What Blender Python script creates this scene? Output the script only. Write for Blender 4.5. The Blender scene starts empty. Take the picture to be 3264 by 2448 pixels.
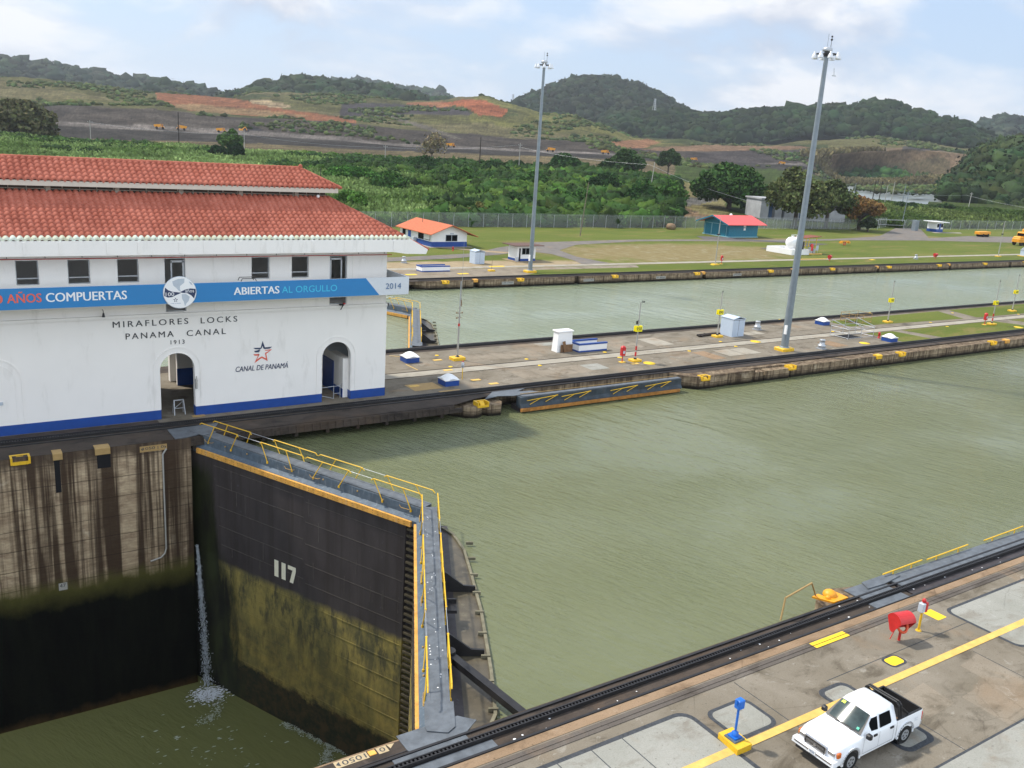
import bpy, bmesh, math, random
import numpy as np
from mathutils import Vector, Matrix
random.seed(7); rng = np.random.default_rng(7)
R_ = math.radians
sc = bpy.context.scene
col = sc.collection
# ------------------------------------------------------------------ camera
IMG_W, IMG_H = 3264.0, 2448.0
CAM_H = 20.6
_p = np.array([1632., 1224.]); _a = np.array([6064., 742.]) - _p; _b = np.array([920., 12000.]) - _p
FPX = math.sqrt(-float(_a @ _b))
_X = np.array([_a[0], _a[1], FPX]); _X /= np.linalg.norm(_X)
_Z = -np.array([_b[0], _b[1], FPX]); _Z /= np.linalg.norm(_Z)
_Y = np.cross(_Z, _X)
RW = np.array([_X, _Y, _Z])                      # rows: world axes in camera axes (right, down, forward)
cam = bpy.data.cameras.new('camera'); camo = bpy.data.objects.new('camera', cam); col.objects.link(camo)
m = Matrix(((RW[0][0], -RW[0][1], -RW[0][2], 0), (RW[1][0], -RW[1][1], -RW[1][2], 0), (RW[2][0], -RW[2][1], -RW[2][2], CAM_H), (0, 0, 0, 1)))
camo.matrix_world = m
cam.sensor_width = 36.0; cam.lens = FPX / IMG_W * 36.0; cam.clip_start = 0.5; cam.clip_end = 20000
sc.camera = camo
# ------------------------------------------------------------------ world and sun
SUN_EL, SUN_AZ = R_(52), (-0.50, 0.72)           # the sun stands behind the far bank, a little to the left
w = bpy.data.worlds.new('World'); sc.world = w; w.use_nodes = True
nt = w.node_tree; nt.nodes.clear(); N = nt.nodes.new; L = nt.links.new
out = N('ShaderNodeOutputWorld'); bg = N('ShaderNodeBackground'); L(bg.outputs[0], out.inputs[0])
sky = N('ShaderNodeTexSky'); sky.sky_type = 'NISHITA'; sky.sun_disc = False; sky.sun_elevation = SUN_EL
sky.sun_rotation = math.atan2(SUN_AZ[0], SUN_AZ[1]); sky.air_density = 1.0; sky.dust_density = 1.6
tc = N('ShaderNodeTexCoord'); sep = N('ShaderNodeSeparateXYZ'); L(tc.outputs['Generated'], sep.inputs[0])
mx = N('ShaderNodeMath'); mx.operation = 'MAXIMUM'; L(sep.outputs[2], mx.inputs[0]); mx.inputs[1].default_value = 0.0
def cloudn(dz, sc_, det, off=(0, 0, 0)):
    mp = N('ShaderNodeMapping'); L(tc.outputs['Generated'], mp.inputs['Vector']); mp.inputs['Scale'].default_value = (1, 1, 2.3); mp.inputs['Location'].default_value = (off[0], off[1], off[2] + dz)
    n = N('ShaderNodeTexNoise'); n.inputs['Scale'].default_value = sc_; n.inputs['Detail'].default_value = det; n.inputs['Roughness'].default_value = 0.53; n.inputs['Distortion'].default_value = 0.25; L(mp.outputs[0], n.inputs['Vector']); return n
CO = (3.1, 1.7, 0.4)
n1 = cloudn(0, 4.2, 7, CO); n1b = cloudn(.075, 4.2, 5, CO)
r1 = N('ShaderNodeValToRGB'); r1.color_ramp.elements[0].position = 0.455; r1.color_ramp.elements[1].position = 0.60; L(n1.outputs[0], r1.inputs[0])
n2 = N('ShaderNodeMath'); n2.operation = 'SUBTRACT'; L(n1.outputs[0], n2.inputs[0]); L(n1b.outputs[0], n2.inputs[1])
r2 = N('ShaderNodeValToRGB'); r2.color_ramp.elements[0].color = (3.1, 3.35, 4.0, 1); r2.color_ramp.elements[1].color = (5.6, 5.55, 5.6, 1)
r2.color_ramp.elements[0].position = 0.42; r2.color_ramp.elements[1].position = 0.56
n3 = N('ShaderNodeMath'); n3.operation = 'ADD'; L(n2.outputs[0], n3.inputs[0]); n3.inputs[1].default_value = 0.5; L(n3.outputs[0], r2.inputs[0])
veil = N('ShaderNodeMix'); veil.data_type = 'RGBA'; veil.inputs[0].default_value = 0.72; L(sky.outputs[0], veil.inputs[6]); veil.inputs[7].default_value = (2.75, 3.7, 5.2, 1)
mixc = N('ShaderNodeMix'); mixc.data_type = 'RGBA'; fm = N('ShaderNodeMath'); fm.operation = 'MULTIPLY'; fm.inputs[1].default_value = 0.85
L(r1.outputs[0], fm.inputs[0]); L(fm.outputs[0], mixc.inputs[0]); L(veil.outputs[2], mixc.inputs[6]); L(r2.outputs[0], mixc.inputs[7])
rear = N('ShaderNodeMath'); rear.operation = 'MULTIPLY_ADD'; L(sep.outputs[1], rear.inputs[0]); rear.inputs[1].default_value = -1.3; rear.inputs[2].default_value = 0.0; rear.use_clamp = True  # added fill: unseen sky behind the camera brightened for the shaded facade
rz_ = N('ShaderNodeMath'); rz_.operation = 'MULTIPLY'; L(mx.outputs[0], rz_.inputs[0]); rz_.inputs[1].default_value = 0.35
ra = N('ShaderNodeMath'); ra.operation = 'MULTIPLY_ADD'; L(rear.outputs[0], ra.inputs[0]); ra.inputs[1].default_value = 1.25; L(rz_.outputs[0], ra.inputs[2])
vm = N('ShaderNodeVectorMath'); vm.operation = 'MULTIPLY'; cr = N('ShaderNodeVectorMath'); cr.operation = 'SCALE'; cr.inputs[0].default_value = (1.05, .92, .74); L(ra.outputs[0], cr.inputs['Scale'])  # warm tint of the added fill from the sky
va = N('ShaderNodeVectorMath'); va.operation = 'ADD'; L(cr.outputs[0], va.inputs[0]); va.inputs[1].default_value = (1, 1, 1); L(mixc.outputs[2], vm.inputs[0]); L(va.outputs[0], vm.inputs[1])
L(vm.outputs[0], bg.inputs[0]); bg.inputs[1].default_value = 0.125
sl = bpy.data.lights.new('sun', 'SUN'); sl.energy = 3.4; sl.angle = R_(3.0); sl.color = (1.0, 0.94, 0.84)
so = bpy.data.objects.new('sun', sl); col.objects.link(so)
h = math.cos(SUN_EL); sd = Vector((SUN_AZ[0], SUN_AZ[1], 0)).normalized() * h; sd.z = math.sin(SUN_EL)
so.rotation_euler = sd.to_track_quat('Z', 'Y').to_euler(); so.location = (0, 0, 60)
sc.render.engine = 'CYCLES'
sc.view_settings.view_transform = 'Standard'; sc.view_settings.look = 'None'; sc.view_settings.exposure = 0.54; sc.view_settings.gamma = 1
sc.view_settings.use_curve_mapping = False
sc.cycles.max_bounces = 6; sc.cycles.diffuse_bounces = 3; sc.cycles.glossy_bounces = 3; sc.cycles.volume_bounces = 0
sc.cycles.transparent_max_bounces = 24; sc.cycles.sample_clamp_indirect = 6

# ------------------------------------------------------------------ survey helpers (photograph used as a map)
def ray(px, py):
    c = np.array([px - _p[0], py - _p[1], FPX]); return RW @ c
def onz(px, py, z=0.0):
    d = ray(px, py); t = (z - CAM_H) / d[2]; return (float(d[0] * t), float(d[1] * t), z)
def ond(px, py, D):
    d = ray(px, py); t = D / math.hypot(d[0], d[1]); return (float(d[0] * t), float(d[1] * t), float(CAM_H + d[2] * t))
# ------------------------------------------------------------------ object helpers
def tag(o, label=None, cat=None, group=None, kind=None):
    if label: o['label'] = label
    if cat: o['category'] = cat
    if group: o['group'] = group
    if kind: o['kind'] = kind
    return o
def thing(name, label, cat, loc=(0, 0, 0), rz=0, group=None):
    o = bpy.data.objects.new(name, None); col.objects.link(o); o.location = loc; o.rotation_euler = (0, 0, rz)
    o.empty_display_size = 0.3
    return tag(o, label, cat, group)
def dup(o, loc=None, rz=None, label=None, parent=None):
    c = o.copy(); col.objects.link(c)
    if parent: c.parent = parent
    if loc is not None: c.location = loc
    if rz is not None: c.rotation_euler = (0, 0, rz)
    if label: c['label'] = label
    for ch in list(o.children): dup(ch, parent=c)
    return c
class MB:
    def __init__(s): s.v = []; s.f = []; s.mi = []; s.k = 0; s.sm = []
    def add(s, vs, fs, smooth=False):
        b = len(s.v); s.v += [tuple(map(float, q)) for q in vs]
        for f in fs: s.f.append([b + i for i in f]); s.mi.append(s.k); s.sm.append(smooth)
        return s
    def box(s, x0, x1, y0, y1, z0, z1):
        vs = [(x0, y0, z0), (x1, y0, z0), (x1, y1, z0), (x0, y1, z0), (x0, y0, z1), (x1, y0, z1), (x1, y1, z1), (x0, y1, z1)]
        return s.add(vs, [(0, 3, 2, 1), (4, 5, 6, 7), (0, 1, 5, 4), (1, 2, 6, 5), (2, 3, 7, 6), (3, 0, 4, 7)])
    def bbox(s, x0, x1, y0, y1, z0, z1, b=0.03):      # box with chamfered upright and top edges
        def ring(i, z): return [(x0 + i, y0, z), (x1 - i, y0, z), (x1, y0 + i, z), (x1, y1 - i, z), (x1 - i, y1, z), (x0 + i, y1, z), (x0, y1 - i, z), (x0, y0 + i, z)]
        top = [(x0 + b, y0 + b, z1), (x1 - b, y0 + b, z1), (x1 - b, y1 - b, z1), (x0 + b, y1 - b, z1)]
        vs = ring(b, z0) + ring(b, z1 - b) + top
        fs = [(i, (i + 1) % 8, 8 + (i + 1) % 8, 8 + i) for i in range(8)] + [(16, 17, 18, 19), (8, 9, 17, 16), (9, 10, 17), (10, 11, 18, 17), (11, 12, 18), (12, 13, 19, 18), (13, 14, 19), (14, 15, 16, 19), (15, 8, 16), tuple(range(7, -1, -1))]
        return s.add(vs, fs)
    def quad(s, a, b, c, d): return s.add([a, b, c, d], [(0, 1, 2, 3)])
    def prism(s, pts, z0, z1):
        n = len(pts); vs = [(x, y, z0) for x, y in pts] + [(x, y, z1) for x, y in pts]
        ar = sum(pts[i][0] * pts[(i + 1) % n][1] - pts[(i + 1) % n][0] * pts[i][1] for i in range(n))
        fs = [tuple(range(n - 1, -1, -1)), tuple(range(n, 2 * n))] + [(i, (i + 1) % n, n + (i + 1) % n, n + i) for i in range(n)]
        if ar < 0: fs = [tuple(reversed(f)) for f in fs]
        return s.add(vs, fs)
    def prof(s, pts, x0, x1, ax='x'):                  # extrude a (u, z) outline along an axis
        n = len(pts)
        g = (lambda u, z, t: (t, u, z)) if ax == 'x' else (lambda u, z, t: (u, t, z))
        vs = [g(u, z, x0) for u, z in pts] + [g(u, z, x1) for u, z in pts]
        return s.add(vs, [tuple(range(n)), tuple(range(2 * n - 1, n - 1, -1))] + [(i, n + i, n + (i + 1) % n, (i + 1) % n) for i in range(n)])
    def cyl(s, p0, p1, r0, r1=None, n=10, caps=True, smooth=True):
        r1 = r0 if r1 is None else r1
        p0 = Vector(p0); p1 = Vector(p1); d = (p1 - p0).normalized()
        a = d.orthogonal().normalized(); b = d.cross(a); vs = []
        for p, r in ((p0, r0), (p1, r1)):
            for i in range(n):
                t = 2 * math.pi * i / n; vs.append(p + a * (r * math.cos(t)) + b * (r * math.sin(t)))
        s.add(vs, [(i, (i + 1) % n, n + (i + 1) % n, n + i) for i in range(n)], smooth)
        if caps: s.add(vs, [tuple(range(n - 1, -1, -1)), tuple(range(n, 2 * n))])
        return s
    def tube(s, pts, r, n=6):
        for i in range(len(pts) - 1): s.cyl(pts[i], pts[i + 1], r, r, n)
        return s
    def lathe(s, prof, c=(0, 0, 0), n=16, smooth=True):
        vs = []
        for r, z in prof:
            for i in range(n):
                t = 2 * math.pi * i / n; vs.append((c[0] + r * math.cos(t), c[1] + r * math.sin(t), c[2] + z))
        fs = []
        for j in range(len(prof) - 1):
            for i in range(n): fs.append((j * n + i, j * n + (i + 1) % n, (j + 1) * n + (i + 1) % n, (j + 1) * n + i))
        s.add(vs, fs, smooth); s.add(vs[:n], [tuple(range(n - 1, -1, -1))]); s.add(vs[-n:], [tuple(range(n))])
        return s
    def ball(s, c, r, n=10, m=6, sz=1):
        return s.lathe([(max(1e-3, r * math.sin(math.pi * j / m)), -r * sz * math.cos(math.pi * j / m)) for j in range(m + 1)], c, n)
    def beam(s, p0, p1, w, hh, up=(0, 0, 1)):
        p0 = Vector(p0); p1 = Vector(p1); d = (p1 - p0).normalized(); u = Vector(up)
        a = d.cross(u).normalized(); b = a.cross(d).normalized(); vs = []
        for p in (p0, p1):
            for i, j in ((-1, -1), (1, -1), (1, 1), (-1, 1)): vs.append(p + a * (i * w / 2) + b * (j * hh / 2))
        return s.add(vs, [(0, 1, 2, 3), (7, 6, 5, 4), (0, 4, 5, 1), (1, 5, 6, 2), (2, 6, 7, 3), (3, 7, 4, 0)])
    def xf(s, M):
        s.v = [tuple(M @ Vector(q)) for q in s.v]; return s
    def build(s, name, mats, parent=None, world=False):
        vs = s.v
        if world and parent is not None:
            lx, ly, lz = parent.location; vs = [(x - lx, y - ly, z - lz) for x, y, z in vs]
        me = bpy.data.meshes.new(name); me.from_pydata(vs, [], s.f)
        if not isinstance(mats, (list, tuple)): mats = [mats]
        for q in mats: me.materials.append(q)
        me.polygons.foreach_set('material_index', s.mi); me.polygons.foreach_set('use_smooth', s.sm)
        me.update()
        bmm = bmesh.new(); bmm.from_mesh(me); bmesh.ops.recalc_face_normals(bmm, faces=bmm.faces); bmm.to_mesh(me); bmm.free()
        o = bpy.data.objects.new(name, me); col.objects.link(o)
        if parent is not None: o.parent = parent
        return o
def npmesh(name, V, F, mats, tint=None, smooth=False, parent=None):
    me = bpy.data.meshes.new(name); k = F.shape[1]
    me.vertices.add(len(V)); me.vertices.foreach_set('co', np.asarray(V, np.float32).ravel())
    me.loops.add(F.size); me.loops.foreach_set('vertex_index', np.asarray(F, np.int32).ravel())
    me.polygons.add(len(F)); me.polygons.foreach_set('loop_start', np.arange(0, F.size, k, dtype=np.int32))
    me.polygons.foreach_set('loop_total', np.full(len(F), k, np.int32))
    if smooth: me.polygons.foreach_set('use_smooth', np.ones(len(F), bool))
    if tint is not None:
        ca = me.color_attributes.new('tint', 'FLOAT_COLOR', 'POINT'); t = np.ones((len(V), 4), np.float32); t[:, :tint.shape[1]] = tint
        ca.data.foreach_set('color', t.ravel())
    for q in (mats if isinstance(mats, (list, tuple)) else [mats]): me.materials.append(q)
    me.update(); me.validate()
    o = bpy.data.objects.new(name, me); col.objects.link(o)
    if parent is not None: o.parent = parent
    return o
def textmesh(body, bold=0.0, shear=0.0, space=1.0):
    c = bpy.data.curves.new('t', 'FONT'); c.body = body; c.size = 1.0; c.extrude = 0.0; c.offset = bold; c.shear = shear; c.space_character = space; c.resolution_u = 3
    o = bpy.data.objects.new('t', c); col.objects.link(o)
    dg = bpy.context.evaluated_depsgraph_get(); dg.update(); me = o.evaluated_get(dg).to_mesh()
    V = [tuple(q.co) for q in me.vertices]; F = [tuple(p.vertices) for p in me.polygons]
    o.evaluated_get(dg).to_mesh_clear(); bpy.data.objects.remove(o); bpy.data.curves.remove(c)
    return V, F
def put_text(mb, body, org, U, Vv, width, height, Nn=(0, 0, 0), bold=0.0, shear=0.0, space=1.0, align='L'):
    V, F = textmesh(body, 0.0, shear, space)
    if bold > .008:                                  # heavier strokes: the outline repeated a hair apart
        nb = Vector(U).cross(Vector(Vv)).normalized() * .0012; k = bold * height * .9
        for i, s_ in enumerate((-1, -.5, .5, 1)): put_text(mb, body, Vector(org) + Vector(U) * (s_ * k) + nb * (i + 1), U, Vv, width, height, Nn, 0.0, shear, space, align)
    xs = [q[0] for q in V]; ys = [q[1] for q in V]; x0, x1 = min(xs), max(xs); y0, y1 = min(ys), max(ys)
    U = Vector(U); Vv = Vector(Vv); O = Vector(org) + Vector(Nn)
    if align == 'C': O = O - U * (width / 2)
    mb.add([O + U * ((q[0] - x0) / (x1 - x0) * width) + Vv * ((q[1] - y0) / (y1 - y0) * height) for q in V], F)
    return mb
# ------------------------------------------------------------------ materials
def newmat(name, rough=0.7, metal=0.0, spec=0.5):
    mt = bpy.data.materials.new(name); mt.use_nodes = True; b = mt.node_tree.nodes['Principled BSDF']
    b.inputs['Roughness'].default_value = rough; b.inputs['Metallic'].default_value = metal
    b.inputs['Specular IOR Level'].default_value = spec
    return mt, mt.node_tree, b
class G:                                             # tiny node-graph helper
    def __init__(s, nt): s.nt = nt; s.pos = None
    def n(s, t): return s.nt.nodes.new(t)
    def l(s, a, b): s.nt.links.new(a, b)
    def P(s, sx=1, sy=1, sz=1, rz=0):
        if s.pos is None: s.pos = s.n('ShaderNodeNewGeometry')
        mp = s.n('ShaderNodeMapping'); s.l(s.pos.outputs['Position'], mp.inputs['Vector']); mp.inputs['Scale'].default_value = (sx, sy, sz); mp.inputs['Rotation'].default_value = (0, 0, rz)
        return mp.outputs[0]
    def P2(s, deg, sx, sy):                          # turn first, then stretch
        a = s.n('ShaderNodeMapping'); s.l(s.P(), a.inputs['Vector']); a.inputs['Rotation'].default_value = (0, 0, R_(deg))
        b = s.n('ShaderNodeMapping'); s.l(a.outputs[0], b.inputs['Vector']); b.inputs['Scale'].default_value = (sx, sy, 1); return b.outputs[0]
    def noise(s, vec, scale, det=5, rough=0.55, dist=0.0):
        t = s.n('ShaderNodeTexNoise'); s.l(vec, t.inputs['Vector']); t.inputs['Scale'].default_value = scale; t.inputs['Detail'].default_value = det
        t.inputs['Roughness'].default_value = rough; t.inputs['Distortion'].default_value = dist; return t.outputs[0]
    def ramp(s, x, a, b, v0=0.0, v1=1.0):
        t = s.n('ShaderNodeMapRange'); t.clamp = True; s.l(x, t.inputs[0]); t.inputs[1].default_value = a; t.inputs[2].default_value = b
        t.inputs[3].default_value = v0; t.inputs[4].default_value = v1; return t.outputs[0]
    def mix(s, f, a, b, mode='MIX'):
        t = s.n('ShaderNodeMix'); t.data_type = 'RGBA'; t.blend_type = mode
        for i, q in ((0, f), (6, a), (7, b)):
            if hasattr(q, 'is_linked') or isinstance(q, bpy.types.NodeSocket): s.l(q, t.inputs[i])
            elif i == 0: t.inputs[0].default_value = q
            else: t.inputs[i].default_value = (q[0], q[1], q[2], 1)
        return t.outputs[2]
    def math(s, op, a, b=None):
        t = s.n('ShaderNodeMath'); t.operation = op
        for i, q in ((0, a), (1, b)):
            if q is None: continue
            if isinstance(q, bpy.types.NodeSocket): s.l(q, t.inputs[i])
            else: t.inputs[i].default_value = q
        return t.outputs[0]
    def xyz(s):
        if s.pos is None: s.pos = s.n('ShaderNodeNewGeometry')
        t = s.n('ShaderNodeSeparateXYZ'); s.l(s.pos.outputs['Position'], t.inputs[0]); return t.outputs
    def bump(s, b, hh, strength=0.3, dist=0.05):
        t = s.n('ShaderNodeBump'); t.inputs['Strength'].default_value = strength; t.inputs['Distance'].default_value = dist
        s.l(hh, t.inputs['Height']); s.l(t.outputs[0], b.inputs['Normal'])
def plain(name, c, rough=0.6, metal=0.0, var=0.12, scale=3.0, dirt=None, bump=0.0, spec=0.5):
    mt, nt, b = newmat(name, rough, metal, spec if rough < .6 else spec * .4); g = G(nt)
    f = g.ramp(g.noise(g.P(), scale, 6, 0.6), 0.3, 0.7)
    c = tuple(c)
    cc = g.mix(f, tuple(q * (1 - var) for q in c), tuple(min(1, q * (1 + var)) for q in c))
    if dirt is not None:
        f2 = g.ramp(g.noise(g.P(1, 1, 0.25), scale * 2.3, 6, 0.65), 0.56, 0.72, 0, 0.7); cc = g.mix(f2, cc, dirt)
    g.l(cc, b.inputs['Base Color'])
    if bump: g.bump(b, g.noise(g.P(), scale * 8, 4), bump, 0.02)
    return mt
M = {}
M['white'] = plain('white_paint', (.80, .80, .79), .55, var=.03, scale=.6)
M['wallwhite'] = plain('white_wall_paint', (.83, .80, .755), .6, var=.02, scale=.5, dirt=(.66, .63, .58))
M['blue'] = plain('royal_blue_paint', (.008, .055, .26), .45, var=.12, scale=1.5)
M['yellow'] = plain('yellow_paint', (.70, .42, .015), .5, var=.12, scale=4, dirt=(.35, .2, .03))
M['orange'] = plain('worn_orange_paint', (.66, .34, .075), .7, var=.25, scale=2.2, dirt=(.42, .34, .24))
M['steeldark'] = plain('weathered_dark_steel', (.045, .058, .07), .65, .0, var=.35, scale=1.6, dirt=(.10, .07, .045))
M['rustorange'] = plain('rusty_fender', (.38, .17, .04), .75, var=.35, scale=1.8, dirt=(.12, .07, .04))
M['steel'] = plain('blue_grey_steel', (.088, .118, .150), .6, .0, var=.22, scale=2.5, dirt=(.22, .25, .28))
M['plate'] = plain('grey_steel_plate', (.105, .118, .132), .55, .1, var=.3, scale=2.2, dirt=(.08, .08, .08))
M['rail'] = plain('dark_rail_steel', (.022, .021, .022), .5, .3, var=.3, scale=2)
M['red'] = plain('red_paint', (.50, .02, .02), .4, var=.12, scale=4)
M['galv'] = plain('galvanized_steel', (.42, .44, .46), .4, .5, var=.1)
M['mast'] = plain('grey_mast_paint', (.20, .235, .26), .45, .2, var=.12, scale=1.2)
M['black'] = plain('black_paint', (.012, .012, .013), .5, var=.2)
M['rubber'] = plain('tyre_rubber', (.018, .018, .018), .8, var=.2)
M['glass'] = plain('dark_window_glass', (.004, .005, .006), .35, var=.1, spec=.03)
M['dark'] = plain('dark_interior', (.01, .01, .012), .8)
M['wood'] = plain('weathered_plywood', (.20, .115, .06), .8, var=.25, scale=3)
M['navy'] = plain('navy_lettering', (.02, .035, .09), .5)
M['letter'] = plain('black_lettering', (.03, .035, .04), .5)
M['signy'] = plain('bright_yellow_sign', (.95, .82, .0), .5, var=.02)
M['banner'] = plain('blue_banner', (.018, .19, .45), .5, var=.04, scale=.7)
M['bannerw'] = plain('pale_banner', (.60, .63, .66), .5, var=.03)
M['cyan'] = plain('cyan_lettering', (.05, .48, .68), .5)
M['salmon'] = plain('salmon_lettering', (.72, .12, .07), .5)
M['slate'] = plain('slate_blue_lettering', (.06, .14, .28), .5)
M['lightgrey'] = plain('light_grey_paint', (.45, .50, .55), .5, var=.05)
M['cabinet'] = plain('pale_blue_cabinet', (.46, .54, .64), .45, var=.05)
M['teal'] = plain('teal_paint', (.006, .15, .23), .55, var=.12)
M['tealpale'] = plain('pale_teal_trim', (.22, .42, .48), .55)
M['redroof'] = plain('coral_red_roof', (.66, .085, .075), .5, var=.06)
M['orangetile'] = plain('orange_roof_tile', (.46, .13, .06), .7, var=.2, scale=2.5)
M['bark'] = plain('tree_bark', (.09, .07, .055), .9, var=.25)
M['palebark'] = plain('grey_branch_bark', (.17, .14, .11), .9, var=.2)
M['creosote'] = plain('dark_wood_pole', (.035, .028, .024), .85)
M['concpole'] = plain('concrete_pole', (.36, .35, .32), .85, var=.1)
M['amber'] = plain('amber_equipment_paint', (.72, .30, .01), .5)
M['chrome'] = plain('chrome', (.6, .6, .62), .2, .9)
M['carwhite'] = plain('white_car_paint', (.80, .82, .84), .22, var=.01, spec=.6)
M['lamp'] = plain('lamp_housing', (.62, .64, .66), .35, .2)
# roof tiles: colour varies from tile to tile, blotches of darker weathering
def tile_mat(name, c0, c1, dark):
    mt, nt, b = newmat(name, .8, spec=.12); g = G(nt)
    f = g.ramp(g.noise(g.P(2.6, .01, 2.4), 1.0, 2, .5), .35, .65); cc = g.mix(f, c0, c1)
    f2 = g.ramp(g.noise(g.P(), .35, 5, .6), .42, .7, 0, .6); cc = g.mix(f2, cc, dark)
    sp = g.ramp(g.noise(g.P(), 5.5, 2, .5), .74, .80, 0, .5); cc = g.mix(sp, cc, (.07, .03, .025))
    g.l(cc, b.inputs['Base Color']); return mt
M['tile'] = tile_mat('terracotta_tile', (.38, .115, .074), (.46, .155, .105), (.27, .072, .046))
M['tileedge'] = tile_mat('pale_eave_tile', (.56, .55, .40), (.62, .68, .60), (.50, .47, .30))
# concrete quay surface with stains, slabs and wear
def deck_mat(name, a, b_, dark, patch, joint=3.2, warm=(.27, .19, .12)):
    mt, nt, b = newmat(name, .85, spec=.12); g = G(nt)
    c = g.mix(g.ramp(g.noise(g.P(), .35, 8, .62, .4), .34, .66), a, b_)
    c = g.mix(g.ramp(g.noise(g.P(.6, 1, 1, .3), .8, 8, .66, .6), .52, .66, 0, .8), c, dark)
    c = g.mix(g.ramp(g.noise(g.P(1, 1, 1, .8), .22, 5, .6, .6), .56, .68, 0, .55), c, warm)
    c = g.mix(g.ramp(g.noise(g.P(1, 1.4, 1, .2), .9, 7, .7, 1.0), .60, .66, 0, .55), c, patch)
    c = g.mix(g.ramp(g.noise(g.P(), 7.0, 3, .6), .64, .70, 0, .55), c, tuple(q * .5 for q in dark))
    c = g.mix(g.ramp(g.noise(g.P(), 18.0, 4, .7), .3, .7, 0, .28), c, tuple(q * .4 for q in dark))
    vo = g.n('ShaderNodeTexVoronoi'); vo.feature = 'DISTANCE_TO_EDGE'; g.l(g.P(1, 1, 0, .25), vo.inputs['Vector']); vo.inputs['Scale'].default_value = .38
    ck = g.math('MULTIPLY', g.ramp(g.math('ADD', vo.outputs['Distance'], g.math('MULTIPLY', g.noise(g.P(), 3, 4), .02)), .022, .012), g.ramp(g.noise(g.P(), .12, 4), .48, .56, 0, .28))
    c = g.mix(ck, c, tuple(q * .45 for q in dark))
    c = g.mix(g.ramp(g.noise(g.P(1, 1, 1, 1.1), 1.7, 5, .75, 1.5), .66, .72, 0, .7), c, tuple(q * .6 for q in dark))
    g.l(c, b.inputs['Base Color']); g.bump(b, g.noise(g.P(), 9, 6, .7), .25, .02)
    return mt
M['deck'] = deck_mat('stained_quay_concrete', (.175, .150, .112), (.245, .215, .170), (.095, .078, .056), (.35, .325, .275))
M['deckfar'] = deck_mat('dusty_quay_concrete', (.215, .18, .135), (.28, .24, .185), (.12, .10, .072), (.34, .30, .24))
M['pathc'] = deck_mat('pale_path_concrete', (.32, .29, .235), (.38, .35, .29), (.23, .20, .155), (.42, .385, .32))
M['slab'] = deck_mat('grey_cover_slab', (.27, .27, .235), (.33, .325, .29), (.21, .19, .155), (.38, .375, .34))
M['strip'] = deck_mat('brown_grey_strip', (.105, .09, .078), (.14, .122, .105), (.07, .058, .048), (.18, .16, .135))
M['border'] = plain('dark_painted_border', (.050, .054, .060), .7, var=.35, scale=7)
M['towpath'] = deck_mat('dark_tow_track_concrete', (.055, .044, .036), (.085, .068, .056), (.03, .026, .024), (.11, .085, .07), warm=(.11, .075, .05))
M['rust'] = deck_mat('rusty_curb_concrete', (.24, .16, .095), (.32, .225, .145), (.12, .08, .05), (.36, .28, .20))
M['paintline'] = plain('yellow_line_paint', (.62, .40, .11), .7, var=.16, scale=2.0, dirt=(.42, .30, .13))
M['paintbright'] = plain('fresh_yellow_paint', (.80, .52, .03), .6, var=.08)
M['ochre'] = plain('ochre_plywood_cover', (.36, .24, .10), .7, var=.12)
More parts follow.
